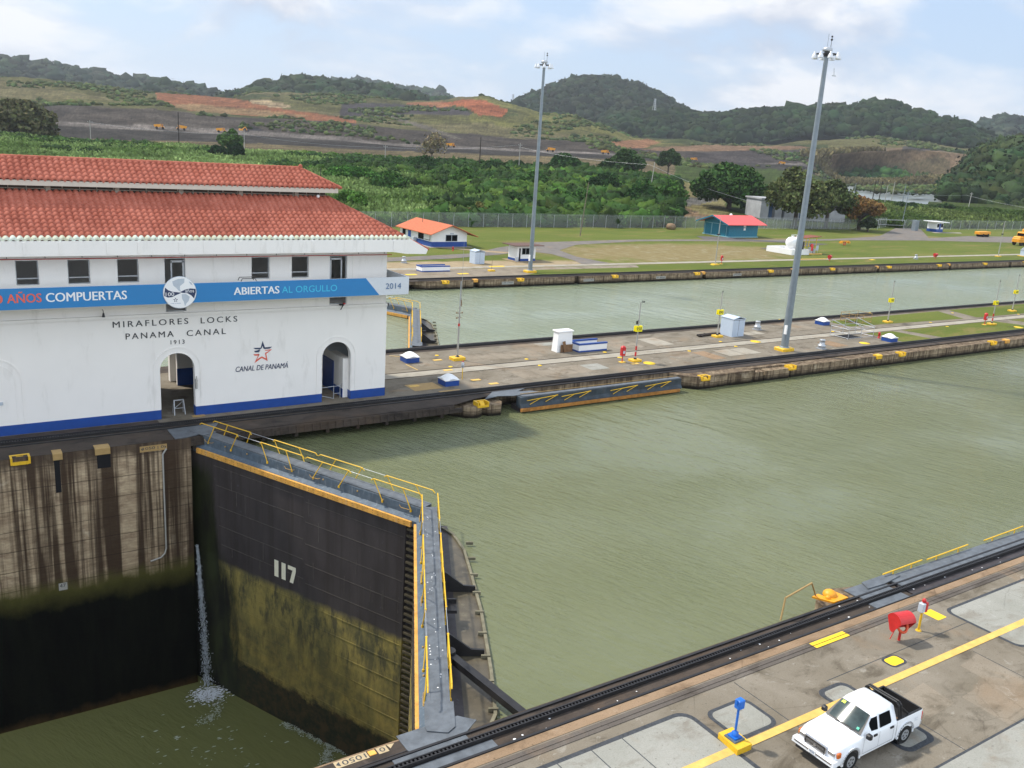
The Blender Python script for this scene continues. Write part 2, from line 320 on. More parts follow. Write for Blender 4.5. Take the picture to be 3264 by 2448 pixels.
# lock walls: horizontal lift lines, dark vertical streaks, algae below the old waterline
def lockwall_mat(name, algae_z, low=True, bright=1.0):
    mt, nt, b = newmat(name, .85, spec=.08); g = G(nt); X, Y_, Z_ = g.xyz()[0:3]
    k = bright
    c = g.mix(g.ramp(g.noise(g.P(1, 1, 2.2), .9, 8, .68, .5), .35, .65), (.15 * k, .108 * k, .070 * k), (.30 * k, .235 * k, .155 * k))
    c = g.mix(g.ramp(g.noise(g.P(1, 1, 1), .55, 6, .7), .60, .70, 0, .6), c, (.40 * k, .34 * k, .25 * k))
    st = g.noise(g.P(1.15, 1.0, .035), 1.0, 4, .58, .15)
    c = g.mix(g.ramp(st, .44 if low else .56, .52 if low else .66, 0, .93 if low else .7), c, (.040, .024, .015))
    st2 = g.noise(g.P(3.6, 3.0, .07), 1.0, 3, .6)
    c = g.mix(g.ramp(st2, .48, .62, 0, .72), c, (.055, .036, .024))
    # lift lines every 1.35 m
    zz = g.math('FRACT', g.math('DIVIDE', g.math('ADD', Z_, g.math('MULTIPLY', g.noise(g.P(), .8, 3), .12)), 1.35))
    ln = g.math('SUBTRACT', 1.0, g.ramp(g.math('ABSOLUTE', g.math('SUBTRACT', zz, .5)), 0.0, .035))
    c = g.mix(g.math('MULTIPLY', ln, .75), c, (.03, .02, .015))
    zz2 = g.math('FRACT', g.math('MULTIPLY', Z_, 5.0))
    ln2 = g.math('SUBTRACT', 1.0, g.ramp(g.math('ABSOLUTE', g.math('SUBTRACT', zz2, .5)), 0.0, .2))
    c = g.mix(g.math('MULTIPLY', ln2, .16), c, (.03, .02, .015))
    e = g.math('ADD', Z_, g.math('MULTIPLY', g.math('SUBTRACT', g.noise(g.P(1, 1, .6), .9, 6, .65), .5), 1.5 if low else .5))
    if low:
        c = g.mix(g.ramp(e, algae_z + 1.1, algae_z + .05), c, (.085, .080, .022))
        c = g.mix(g.ramp(e, algae_z + .35, algae_z - 1.3), c, g.mix(g.ramp(g.noise(g.P(1, 1, .2), 1.5, 5), .3, .8), (.0022, .0024, .002), (.007, .008, .005)))
        c = g.mix(g.ramp(e, -18.0, -18.7), c, (.05, .03, .012))
    else:
        c = g.mix(g.ramp(e, algae_z + .45, algae_z), c, (.016, .013, .009))
    c = g.mix(g.ramp(g.math('ADD', Z_, g.math('MULTIPLY', g.noise(g.P(1, 1, .3), 1.3, 5), 1.4)), -.35 if low else .40, .3 if low else .8, 0, .85 if low else .7), c, (.06, .042, .03))
    g.l(c, b.inputs['Base Color']); g.bump(b, g.noise(g.P(1, 1, 2), 2.6, 7, .7), .5, .12)
    return mt
M['wall_low'] = lockwall_mat('lower_chamber_wall', -9.5, True, 1.7)
M['wall_up'] = lockwall_mat('upper_lane_wall', -1.08, False, 1.25)
# gate plating
def gate_mat():
    mt, nt, b = newmat('gate_plating', .5, .0, .28); g = G(nt); X, Y_, Z_ = g.xyz()[0:3]
    c = g.mix(g.ramp(g.noise(g.P(1, 1, .3), .8, 6, .6), .3, .7), (.038, .032, .033), (.066, .057, .057))
    c = g.mix(g.ramp(g.noise(g.P(1.6, 1.6, .05), 1.2, 4, .6), .5, .62, 0, .55), c, (.036, .028, .027))
    c = g.mix(g.ramp(g.noise(g.P(1, 1, 1), 2.4, 5, .7), .66, .72, 0, .55), c, (.11, .115, .13))
    e = g.math('ADD', Z_, g.math('MULTIPLY', g.math('SUBTRACT', g.noise(g.P(), 1.2, 6, .7), .5), .5))
    lich = g.mix(g.ramp(g.noise(g.P(1, 1, .5), .7, 8, .72, .4), .40, .60), (.085, .080, .038), (.27, .215, .062))
    lich = g.mix(g.ramp(g.noise(g.P(1.2, 1.2, .35), 1.6, 7, .7), .50, .62, 0, .8), lich, (.045, .045, .030))
    lich = g.mix(g.ramp(e, -10.5, -14.5, 0, .6), lich, g.mix(g.ramp(g.noise(g.P(), 1.0, 7, .7), .4, .6), (.28, .205, .05), (.12, .105, .035)))
    c = g.mix(g.ramp(e, -8.45, -8.95), c, lich)
    e2 = g.math('ADD', Z_, g.math('MULTIPLY', g.math('SUBTRACT', g.noise(g.P(), .8, 8, .75), .5), 2.6))
    low = g.mix(g.ramp(g.noise(g.P(), 1.4, 6, .7), .4, .62), (.016, .020, .009), (.055, .036, .014))
    c = g.mix(g.ramp(e2, -15.6, -16.1), c, low)
    # green slime beside the hinge (a stain that hangs on the gate's heel)
    hx = g.math('ADD', X, g.math('MULTIPLY', g.math('SUBTRACT', g.noise(g.P(1, 1, .25), .8, 6, .7), .5), 1.8))
    hz = g.math('MULTIPLY', g.math('ADD', Z_, 9.0), -.11)
    hx = g.math('SUBTRACT', hx, g.ramp(Z_, -2.0, -16.0, .0, 1.35))
    c = g.mix(g.math('MULTIPLY', g.ramp(hx, 15.9, 15.4), g.ramp(Z_, -1.6, -2.6)), c, g.mix(g.ramp(g.noise(g.P(1, 1, .3), .9, 5), .35, .65), (.008, .008, .005), (.024, .030, .009)))
    g.l(c, b.inputs['Base Color']); g.bump(b, g.noise(g.P(), 3, 6), .25, .04)
    g.l(g.ramp(Z_, -8.8, -8.4, .9, .48), b.inputs['Roughness'])
    return mt
M['gate'] = gate_mat()
# water
def water_mat(name, a, b_, bscale=1.0, rough=.12, strength=.35):
    mt, nt, b = newmat(name, rough); g = G(nt)
    c = g.mix(g.ramp(g.noise(g.P(), .03, 4, .6, .5), .35, .65), a, b_)
    g.l(c, b.inputs['Base Color']); b.inputs['IOR'].default_value = 1.33
    w1 = g.noise(g.P2(-21, 2.1, .42), 1.25 * bscale, 4, .62, .35); w2 = g.noise(g.P2(-14, .8, .26), .7 * bscale, 3, .5, .3); w3 = g.noise(g.P2(60, 1, .7), 3.2 * bscale, 3, .6)
    patch = g.ramp(g.noise(g.P(1, 1.4, 1), .05, 4, .55), .38, .62, .22, 1.2)
    hh = g.math('ADD', g.math('MULTIPLY', g.math('ADD', w1, g.math('MULTIPLY', w3, .22)), patch), g.math('MULTIPLY', w2, 1.0))
    g.bump(b, hh, strength, .55); return mt
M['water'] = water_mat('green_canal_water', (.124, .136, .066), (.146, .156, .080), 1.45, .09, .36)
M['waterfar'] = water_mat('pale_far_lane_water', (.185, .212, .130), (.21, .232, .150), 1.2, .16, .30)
M['waterlow'] = water_mat('murky_lower_water', (.13, .135, .048), (.15, .15, .055), .8, .2, .3)
M['waterpond'] = water_mat('pale_pond_water', (.18, .20, .19), (.20, .22, .21), .3, .3, .2)
M['foam'] = plain('white_foam', (.75, .78, .8), .6, var=.1)
M['foamdim'] = plain('thin_foam', (.36, .39, .30), .6, var=.2)
# land cover: a vertex tint broken up by noise
def tint_mat(name, rough=.95, scale=.08, amt=.38, fine=.6, bump=.0):
    mt, nt, b = newmat(name, rough, spec=.06); g = G(nt)
    at = g.n('ShaderNodeVertexColor'); at.layer_name = 'tint'
    d = g.ramp(g.noise(g.P(), scale, 8, .68, .5), .3, .7, 1 - amt, 1 + amt); d2 = g.ramp(g.noise(g.P(), fine, 5, .7), .3, .7, 1 - amt * .7, 1 + amt * .7)
    v = g.math('MULTIPLY', d, d2); cc = g.n('ShaderNodeCombineXYZ')
    for i in range(3): g.l(v, cc.inputs[i])
    g.l(g.mix(1.0, at.outputs[0], cc.outputs[0], 'MULTIPLY'), b.inputs['Base Color'])
    if bump: g.bump(b, g.noise(g.P(), fine * 2, 6, .7), bump, .3)
    return mt
M['terrain'] = tint_mat('land_cover', .95, .045, .55, .28, .6)
M['leaf'] = tint_mat('leaves', .85, .12, .30, 1.2)
M['grassblade'] = tint_mat('tall_grass', .9, .05, .28, .5)
def lawn_mat():
    mt, nt, b = newmat('mown_lawn', .95, spec=.1); g = G(nt)
    c = g.mix(g.ramp(g.noise(g.P(.5, 1.6, 1), .06, 7, .65, .5), .38, .62), (.085, .115, .020), (.125, .145, .030))
    c = g.mix(g.ramp(g.noise(g.P(.5, 1.5, 1), .13, 8, .7, .8), .52, .66, 0, .9), c, (.19, .155, .055))
    c = g.mix(g.ramp(g.noise(g.P(), 3.0, 5, .7), .4, .6, 0, .35), c, (.055, .07, .014))
    X, Y_, Z_ = g.xyz()[0:3]                          # dry brown hollow and worn sandy ground, each with a ragged edge
    def blob(cx, cy, rx, ry):
        return g.math('ADD', g.math('POWER', g.math('ABSOLUTE', g.math('DIVIDE', g.math('SUBTRACT', X, cx), rx)), 2), g.math('POWER', g.math('ABSOLUTE', g.math('DIVIDE', g.math('SUBTRACT', Y_, cy), ry)), 2))
    nz = g.math('MULTIPLY', g.math('SUBTRACT', g.noise(g.P(), .16, 7, .68, .4), .5), 2.2)
    dry = g.mix(g.ramp(g.noise(g.P(), .5, 7, .7), .35, .65), (.17, .125, .055), (.23, .19, .10)); dry = g.mix(g.ramp(g.noise(g.P(), .25, 6, .7), .55, .68, 0, .7), dry, (.27, .25, .18))
    c = g.mix(g.ramp(g.math('ADD', blob(137, 142, 34, 14), nz), 1.25, .6, 0, .92), c, dry)
    c = g.mix(g.ramp(g.math('ADD', blob(186, 161, 14, 5), nz), 1.2, .7, 0, .8), c, dry)
    c = g.mix(g.ramp(g.math('ADD', blob(252, 166, 20, 6), nz), 1.2, .7, 0, .6), c, dry)
    soil = g.mix(g.ramp(g.noise(g.P(), .6, 7, .7), .35, .65), (.26, .195, .115), (.34, .27, .18))
    c = g.mix(g.ramp(g.math('ADD', blob(62, 131, 48, 5.2), g.math('MULTIPLY', nz, .8)), 1.2, .6, 0, .95), c, soil)
    g.l(c, b.inputs['Base Color']); g.bump(b, g.noise(g.P(), 4, 6, .8), .5, .1); return mt
M['lawn'] = lawn_mat()
M['drygrass'] = deck_mat('dry_brown_grass', (.17, .13, .055), (.22, .175, .085), (.10, .085, .04), (.26, .22, .14))
M['soil'] = deck_mat('bare_sandy_soil', (.30, .22, .13), (.36, .28, .18), (.22, .16, .09), (.42, .36, .27))
M['asphalt'] = deck_mat('weathered_asphalt', (.16, .145, .13), (.20, .18, .16), (.12, .105, .095), (.23, .21, .19))
M['asphaltdark'] = deck_mat('dark_asphalt', (.10, .095, .095), (.13, .122, .12), (.08, .075, .075), (.15, .14, .14))
HAZE = 0.00008
# ================================================================== LAND
def struct(o): o['kind'] = 'structure'; return o
def sheet(name, x0, x1, y0, y1, z, mt, kind='structure'):
    o = MB().quad((x0, y0, z), (x1, y0, z), (x1, y1, z), (x0, y1, z)).build(name, mt); o['kind'] = kind; return o
def polysheet(name, pts, z, mt):
    mb = MB(); mb.add([(x, y, z) for x, y in pts], [tuple(range(len(pts)))]); o = mb.build(name, mt); o['kind'] = 'structure'; return o
WZ = -1.25; LZ = -18.7
YN, YC0, YC1, YF = 23.9, 59.6, 79.0, 116.3
# upper water (both lanes) and lower water
polysheet('water', [(14.2, 18), (15.2, 25.6), (23.9, 42.5), (15.3, 61), (14.5, 66), (900, 66), (900, 18)], WZ, M['water'])
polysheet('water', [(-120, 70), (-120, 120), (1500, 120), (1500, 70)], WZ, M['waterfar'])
polysheet('water', [(-150, 18), (-150, 66), (14.5, 66), (15.3, 61), (23.8, 42.5), (15.2, 25.6), (14.2, 18)], LZ, M['waterlow'])
# lawn on the far bank, far ground
sheet('ground', -260, 1500, 118.9, 205, -.02, M['lawn'])
def sn(x, y, s, seed=0):
    r = np.random.default_rng(seed); v = 0
    for k in range(6):
        a = r.uniform(0, 6.28, 3); f = (1.0 / s) * (1.7 ** k)
        v = v + np.sin(x * f * np.cos(a[0]) + y * f * np.sin(a[0]) + a[1] + 1.3 * np.sin(y * f * .7 + a[2])) / (1.5 ** k)
    return v / 2.2
def azel(px, py):
    d = ray(px, py); return math.atan2(d[0], d[1]), d[2] / math.hypot(d[0], d[1])
def contour(pts):
    q = sorted(azel(x, y) for x, y in pts); return np.array([a for a, e in q]), np.array([e for a, e in q])
AZL = azel(0, 400)[0]; AZR = azel(3264, 500)[0]
az = np.linspace(AZL - .30, AZR + .30, 1500)
azpx = [(azel(p, 450)[0], p) for p in range(-200, 3500, 50)]
def by_px(table):                                     # (native px, value) -> value per azimuth
    xs = [azel(p, 450)[0] for p, v in table]; return np.interp(az, xs, [v for p, v in table])
C2 = [(0, 438), (295, 465), (570, 475), (777, 490), (1088, 504), (1235, 518), (1500, 532), (1629, 538), (1900, 560), (2176, 610), (2500, 640), (2800, 655), (3264, 690)]
C3 = [(0, 432), (197, 445), (570, 447), (1088, 470), (1383, 484), (1629, 494), (1875, 498), (2176, 520), (2560, 545), (2690, 592), (3020, 594), (3264, 603)]
C4 = [(0, 385), (172, 393), (393, 406), (639, 420), (1088, 445), (1285, 465), (1531, 475), (1890, 490), (2176, 507), (2560, 527), (2690, 575), (3060, 570), (3264, 560)]
C5 = [(0, 335), (123, 339), (256, 336), (492, 347), (590, 359), (1088, 391), (1285, 411), (1580, 440), (1924, 457), (2022, 472), (2176, 478), (2400, 476), (2570, 500), (2650, 492), (2760, 480), (2900, 476), (3050, 490), (3264, 500)]
C6 = [(0, 246), (197, 261), (344, 280), (467, 293), (615, 307), (738, 312), (807, 298), (935, 298), (1088, 303), (1200, 312), (1285, 325), (1408, 322), (1472, 312), (1531, 310), (1580, 320), (1639, 334), (1727, 361), (1826, 366), (1924, 400), (2022, 440), (2176, 446), (2350, 465), (2480, 462), (2560, 448), (2700, 446), (2800, 440), (2900, 448), (3060, 475), (3264, 480)]
lay = []
for C_, D_ in ((C2, [(0, 430), (1700, 450), (2176, 420), (3264, 450)]), (C3, [(0, 600), (1875, 640), (2176, 760), (2560, 820), (2690, 985), (3264, 985)]),
               (C4, [(0, 660), (1890, 700), (2176, 850), (2560, 900), (2690, 1060), (3264, 1060)]), (C5, [(0, 740), (1924, 800), (2176, 940), (2560, 1000), (3264, 1150)]),
               (C6, [(0, 1100), (1088, 1250), (1900, 1100), (2176, 1150), (3264, 1400)])):
    a_, e_ = contour(C_); D = by_px(D_); lay.append((D, CAM_H + np.interp(az, a_, e_) * D))
zero = np.zeros_like(az)
yfence = np.clip(189.0 / np.maximum(np.cos(az), .06), 0, 1500)
D1 = np.minimum(yfence, lay[0][0] - 20)
rows = [(np.minimum(150 / np.maximum(np.cos(az), .06), D1 - 5), zero - .5), (D1, zero - .05)] + lay + [(lay[-1][0] * 1.08, lay[-1][1] - 25), (lay[-1][0] + 1800, lay[-1][1] * 0 - 10), (lay[-1][0] + 7000, lay[-1][1] * 0 - 40)]
subs = [4, 16, 12, 10, 14, 34, 4, 8, 3]
Ds, Zs, Ls = [], [], []
for k in range(len(rows) - 1):
    for i in range(subs[k]):
        t = i / subs[k]; ts = t
        if k == 5: ts = t * t * (3 - 2 * t)
        Ds.append(rows[k][0] * (1 - t) + rows[k + 1][0] * t); Zs.append(rows[k][1] * (1 - ts) + rows[k + 1][1] * ts); Ls.append(k + t)
Ds.append(rows[-1][0]); Zs.append(rows[-1][1]); Ls.append(len(rows) - 1)
Ds = np.array(Ds); Zs = np.array(Zs); Ls = np.array(Ls)
TX = Ds * np.sin(az)[None, :]; TY = Ds * np.cos(az)[None, :]
amp = np.interp(Ls, [0, 1.0, 1.3, 4, 5, 6, 7], [0, 0, .5, .3, .8, 1.6, 0])
TZ = Zs + amp[:, None] * (sn(TX, TY, 22, 1) + .5 * sn(TX, TY, 7, 2)) * np.clip(1 - np.exp(-Ds / 400), 0, 1)
def topx(x, y, z):
    v = np.stack([x, y, z - CAM_H], -1); c = v @ RW
    return _p[0] + FPX * c[..., 0] / c[..., 2], _p[1] + FPX * c[..., 1] / c[..., 2]
PX, PY = topx(TX, TY, TZ)
def inpoly(px, py, poly):
    r = np.zeros(px.shape, bool); n = len(poly)
    for i in range(n):
        x0, y0 = poly[i]; x1, y1 = poly[(i + 1) % n]
        if y0 == y1: continue
        c = ((y0 > py) != (y1 > py)) & (px < (x1 - x0) * (py - y0) / (y1 - y0) + x0); r ^= c
    return r
tint = np.zeros(TX.shape + (3,))
def setc(mask, c): tint[mask] = c
LL = np.repeat(Ls[:, None], TX.shape[1], 1) + .10 * sn(TX, TY, 40, 5)
wob = 5 * sn(TX, TY, 60, 8); qx = PX + wob * 2; qy = PY + wob
setc(LL > -9, (.075, .11, .026))
setc((LL > 1.95) & (qx < 2150), (.19, .15, .08))                        # bare strip at the foot of the terrace
setc((LL > 2.95) & (qx < 2640), (.062, .056, .050))                       # lower dark gravel face
setc((LL > 3.85) & (LL < 4.15) & (qx < 2640), (.21, .185, .165))            # haul road
setc((LL > 4.15) & (LL < 5.03) & (qx < 2640), (.088, .074, .062))          # long gravel embankment
setc((LL > 4.15) & (LL < 5.15) & (qx < 900), (.075, .065, .057))
setc((LL > 5.03) & (qx < 2640), (.135, .13, .050))                       # grass hills
g5 = sn(TX, TY, 70, 11)
setc((LL > 5.03) & (qx < 2640) & (g5 > .35), (.175, .155, .075))
setc((LL > 5.03) & (qx < 2640) & (g5 < -.45), (.065, .082, .030))
setc((LL > 5.4) & (qx > 1500) & (qx < 2200) & (g5 > -.3), (.19, .185, .06))
setc((qx >= 2640) & (LL > 3.2), (.20, .16, .095))                        # tan slopes to the right
setc((qx >= 2600) & (LL > 4.0) & (LL < 5.1) & (g5 > 0), (.25, .175, .11))
setc((qx >= 2640) & (LL > 5.3), (.16, .15, .06))
setc(inpoly(qx, qy, [(2560, 505), (2700, 478), (2900, 474), (3030, 490), (2900, 520), (2640, 535)]), (.235, .165, .10))
setc(inpoly(qx, qy, [(2030, 476), (2100, 466), (2300, 462), (2560, 468), (2600, 474), (2420, 480), (2176, 478)]), (.27, .17, .10))
setc(inpoly(qx, qy, [(2180, 488), (2350, 476), (2560, 478), (2640, 484), (2600, 500), (2540, 522), (2180, 512)]), (.085, .072, .068))
setc(inpoly(qx, qy, [(2890, 470), (3060, 478), (3040, 486), (2880, 480)]), (.09, .08, .075))
for poly, c in [([(500, 296), (740, 313), (940, 352), (1140, 384), (1140, 396), (920, 378), (760, 368), (600, 352), (500, 318)], (.30, .125, .062)),
                ([(560, 330), (800, 345), (1000, 372), (900, 374), (700, 362), (560, 345)], (.31, .20, .10)),
                ([(800, 320), (860, 320), (930, 338), (880, 342), (800, 328)], (.42, .32, .19)),
                ([(1290, 325), (1410, 322), (1460, 334), (1400, 345), (1290, 338)], (.33, .15, .075)),
                ([(1405, 330), (1472, 315), (1540, 318), (1620, 350), (1600, 372), (1530, 368), (1480, 340)], (.37, .125, .06)),
                ([(1085, 330), (1290, 330), (1440, 345), (1510, 362), (1500, 372), (1380, 365), (1290, 366), (1170, 372), (1120, 385), (1085, 372)], (.075, .066, .070)),
                ([(1240, 368), (1360, 400), (1480, 445), (1440, 440), (1230, 372)], (.17, .15, .12)),
                ([(1930, 455), (2010, 445), (2060, 440), (2100, 452), (2060, 468), (1990, 472)], (.33, .17, .09)),
                ([(260, 335), (590, 358), (760, 385), (1000, 405), (1000, 425), (700, 415), (400, 395), (180, 385)], (.10, .085, .072)),
                ([(750, 408), (800, 400), (850, 418), (790, 422)], (.035, .034, .038)), ([(2060, 600), (2180, 585), (2300, 600), (2330, 690), (2240, 700), (2190, 690), (2150, 650), (2060, 620)], (.26, .225, .10)), ([(2170, 640), (2260, 628), (2300, 640), (2240, 655), (2180, 660)], (.19, .18, .16)), ([(2155, 655), (2180, 660), (2300, 705), (2240, 705), (2160, 680)], (.33, .22, .13)), ([(2780, 676), (3020, 688), (3264, 703), (3400, 705), (3264, 709), (3020, 694), (2780, 681)], (.30, .30, .24)), ([(2600, 535), (2760, 548), (2760, 575), (2680, 575), (2600, 560)], (.26, .22, .11))]:
    setc(inpoly(qx, qy, poly), c)
tint *= .48 * (1 + .16 * np.random.default_rng(4).normal(size=TX.shape))[..., None] * (1 + .12 * sn(TX, TY, 12, 21))[..., None]
nr, nc = TX.shape
idx = np.arange(nr * nc).reshape(nr, nc)
F = np.stack([idx[:-1, :-1], idx[:-1, 1:], idx[1:, 1:], idx[1:, :-1]], -1).reshape(-1, 4)
Vt = np.stack([TX, TY, TZ], -1).reshape(-1, 3)
keep = Vt[F][:, :, 1].min(1) > 145; F = F[keep]
# the pond cuts a basin in the terrain
pond = inpoly(PX, PY, [(2660, 588), (2720, 583), (2860, 588), (3000, 598), (3080, 605), (3000, 640), (2800, 650), (2640, 640)]) & (Ls[:, None] > 1.4)
Vt.reshape(nr, nc, 3)[..., 2][pond] = -4.0
terrain = npmesh('terrain', Vt, F, M['terrain'], tint.reshape(-1, 3), smooth=True); struct(terrain)
pp = [ond(x, y, D)[:2] for x, y, D in ((2500, 600, 1010), (2700, 586, 1010), (2880, 590, 1010), (3150, 600, 1010), (3150, 640, 520), (2700, 640, 520), (2500, 620, 520))]
polysheet('water', pp, -1.2, M['waterpond'])
def ground_z(x, y):
    a = np.arctan2(x, y); D = np.hypot(x, y); j = np.clip(np.round((a - az[0]) / (az[1] - az[0])).astype(int), 0, nc - 1)
    z = np.zeros_like(D)
    for i in range(len(D)): z[i] = np.interp(D[i], Ds[:, j[i]], TZ[:, j[i]])
    return z
# ------------------------------------------------------------------ foliage makers
def ico(sub):
    bm = bmesh.new(); bmesh.ops.create_icosphere(bm, subdivisions=sub, radius=1.0)
    V = np.array([q.co[:] for q in bm.verts]); F = np.array([[q.index for q in f.verts] for f in bm.faces]); bm.free(); return V, F
ICO = {s: ico(s) for s in (1, 2, 3)}
def blobs(P, S, T, sub=2, rough=.28, seed=3):
    r = np.random.default_rng(seed); V0, F0 = ICO[sub]; n = len(P); k = len(V0)
    vari = []
    for q in range(8):
        d = r.normal(size=(k,)) * rough; vari.append(V0 * (1 + d)[:, None])
    vari = np.array(vari); pick = r.integers(0, 8, n); th = r.uniform(0, 6.28, n)
    V = vari[pick]; c, s_ = np.cos(th)[:, None], np.sin(th)[:, None]
    X = V[..., 0] * c - V[..., 1] * s_; Y = V[..., 0] * s_ + V[..., 1] * c
    V = np.stack([X, Y, V[..., 2]], -1) * S[:, None, :] + P[:, None, :]
    F = (F0[None] + (np.arange(n) * k)[:, None, None]).reshape(-1, 3)
    tt = np.repeat(T[:, None, :], k, 1) * (1 + r.normal(size=(n, k, 1)) * .12)
    return V.reshape(-1, 3), F, tt.reshape(-1, 3)
def cards(P, S, T, seed=5, upright=0.0, aspect=1.0):
    r = np.random.default_rng(seed); n = len(P)
    a = r.normal(size=(n, 3)); a[:, 2] *= (1 - upright); a /= np.linalg.norm(a, axis=1)[:, None]
    b = r.normal(size=(n, 3)); b[:, 2] += 3 * upright; b -= (a * b).sum(1)[:, None] * a; b /= np.linalg.norm(b, axis=1)[:, None]
    A = a * (S * .5)[:, None]; B = b * (S * .5 * aspect)[:, None]
    V = np.stack([P - A - B * .6, P + A * .9 - B, P + A * .8 + B * .7, P - A * .7 + B], 1).reshape(-1, 3)
    F = np.arange(4 * n).reshape(n, 4)
    tt = np.repeat(T[:, None, :], 4, 1)
    return V, F, tt.reshape(-1, 3)
# ------------------------------------------------------------------ forested hills behind
def forest(label, sky_pts, D, base_pts, Db, tintc, size, n, seed, back=260, nc_=7, spread=.55, lf=(.2, .5)):
    aS, eS = contour(sky_pts); aB, eB = contour(base_pts); a = np.linspace(aS[0], aS[-1], 160)
    zS = CAM_H + np.interp(a, aS, eS) * D - size * 1.65; zB = CAM_H + np.interp(a, aB, eB) * Db - 3
    ts = np.linspace(0, 1, 14)
    DD = np.array([Db + (D - Db) * t for t in ts] + [D + back * .4, D + back]); ZZ = np.array([zB + (zS - zB) * (math.sin(t * math.pi / 2) ** 1.15) for t in ts] + [zS - 12, zS * 0 - 15])
    V = np.stack([DD[:, None] * np.sin(a), DD[:, None] * np.cos(a), ZZ], -1); m_, k_ = ZZ.shape; ii = np.arange(m_ * k_).reshape(m_, k_)
    Fh = np.stack([ii[:-1, :-1], ii[:-1, 1:], ii[1:, 1:], ii[1:, :-1]], -1).reshape(-1, 4)
    o = npmesh('hill', V.reshape(-1, 3), Fh, M['terrain'], np.tile(np.array(tintc) * .8, (m_ * k_, 1)), smooth=True); struct(o)
    r = np.random.default_rng(seed); ta = r.uniform(aS[0], aS[-1], n); tt = r.uniform(0, 1.0, n) ** .8; tt[: n // 6] = r.uniform(.96, 1.03, n // 6)
    d = Db + (D - Db) * tt; zb = np.interp(ta, a, zB); zs = np.interp(ta, a, zS); z = zb + (zs - zb) * np.sin(np.clip(tt, 0, 1) * math.pi / 2) ** 1.15
    keep = zs > zb - 2; ta, d, z = ta[keep], d[keep], z[keep]; nn = len(z)
    S = size * np.clip(r.lognormal(-.25, .33, (nn, 1)), .35, 1.7) * np.array([[1, 1, .8]]) * r.uniform(.8, 1.2, (nn, 3))
    P = np.stack([d * np.sin(ta), d * np.cos(ta), z + S[:, 2] * .45 + np.maximum(0, r.normal(size=nn)) * size * .18], -1)
    T = np.array(tintc)[None] * .8 * r.uniform(.5, 1.6, (nn, 1)) * (1 + r.normal(size=(nn, 3)) * np.array([.16, .05, .10]))
    Vb, Fb, Tb = blobs(P, S, T, 2, .22, seed)
    cp = np.repeat(P, nc_, 0) + np.clip(r.normal(size=(nn * nc_, 3)), -1.3, 1.3) * np.repeat(S, nc_, 0) * spread; cp[:, 2] += np.repeat(S[:, 2], nc_) * .2
    Vc, Fc, Tc = cards(cp, np.repeat(S[:, 0], nc_) * r.uniform(lf[0], lf[1], nn * nc_), np.repeat(T, nc_, 0) * r.uniform(.7, 1.6, (nn * nc_, 1)), seed + 1)
    Fc3 = np.concatenate([Fc[:, [0, 1, 2]], Fc[:, [0, 2, 3]]]) + len(Vb)
    o = npmesh('forest', np.concatenate([Vb, Vc]), np.concatenate([Fb, Fc3]), M['leaf'], np.concatenate([Tb, Tc]))
    tag(o, label, 'forest', kind='stuff'); return o
H1 = [(-300, 150), (0, 177), (98, 194), (221, 219), (354, 238), (492, 256), (590, 270), (639, 280), (703, 300), (760, 312)]
forest('wooded blue ridge along the far left skyline', H1, 2500, [(-300, 250), (0, 250), (492, 305), (760, 330)], 2000, (.020, .034, .018), 13, 2600, 31)
forest('rounded dark clump of trees in front of the left ridge', [(440, 290), (480, 262), (520, 256), (570, 262), (610, 285), (640, 306)], 1900, [(440, 310), (640, 320)], 1700, (.018, .030, .014), 11, 260, 36)
forest('small distant hump of forest between two nearer ridges', [(1060, 262), (1117, 248), (1171, 254), (1230, 262), (1299, 280), (1403, 290), (1447, 312)], 3000, [(1060, 320), (1447, 330)], 2500, (.026, .042, .026), 14, 700, 32)
forest('wooded ridge left of centre behind the red earth', [(690, 314), (703, 307), (787, 280), (850, 262), (910, 250), (959, 241), (1010, 245), (1088, 254), (1160, 262), (1235, 272), (1300, 292), (1383, 310), (1440, 322), (1470, 332)], 1750, [(690, 330), (935, 315), (1235, 330), (1470, 345)], 1450, (.020, .036, .014), 9.5, 1900, 33)
forest('dark dome-shaped wooded hill right of centre', [(1620, 340), (1634, 332), (1678, 307), (1727, 288), (1801, 256), (1860, 241), (1949, 246), (2022, 261), (2096, 293), (2160, 332), (2195, 358), (2230, 380)], 2150, [(1620, 350), (1727, 375), (1900, 390), (2230, 390)], 1650, (.016, .027, .012), 9, 3800, 34, 260, 8)
forest('wooded range on the right behind the tall mast', [(1870, 415), (1900, 396), (1980, 362), (2022, 352), (2100, 350), (2176, 349), (2274, 366), (2373, 352), (2470, 346), (2560, 337), (2668, 339), (2732, 332), (2781, 318), (2840, 322), (2914, 352), (2988, 371), (3037, 374), (3101, 403), (3180, 440), (3300, 470)], 1650, [(1870, 420), (1950, 428), (2050, 440), (2240, 450), (2400, 455), (2480, 440), (2560, 425), (2700, 430), (2800, 425), (2920, 440), (3100, 468), (3300, 500)], 1420, (.017, .032, .011), 8, 5200, 35, 260, 10)
forest('hazy wooded hill at the far right edge of the skyline', [(3060, 430), (3101, 403), (3184, 366), (3219, 361), (3264, 376), (3400, 400), (3600, 460)], 2400, [(3060, 470), (3600, 480)], 2000, (.026, .042, .026), 12, 900, 37)
forest('dark wooded knoll just behind the right end of the pond', [(2855, 556), (2880, 535), (2914, 512), (2950, 524), (2990, 515), (3037, 494), (3100, 480), (3200, 470)], 1180, [(2855, 572), (2950, 582), (3060, 592), (3200, 600)], 1050, (.030, .052, .018), 5.5, 900, 48, 120, 14, .7, (.15, .4))
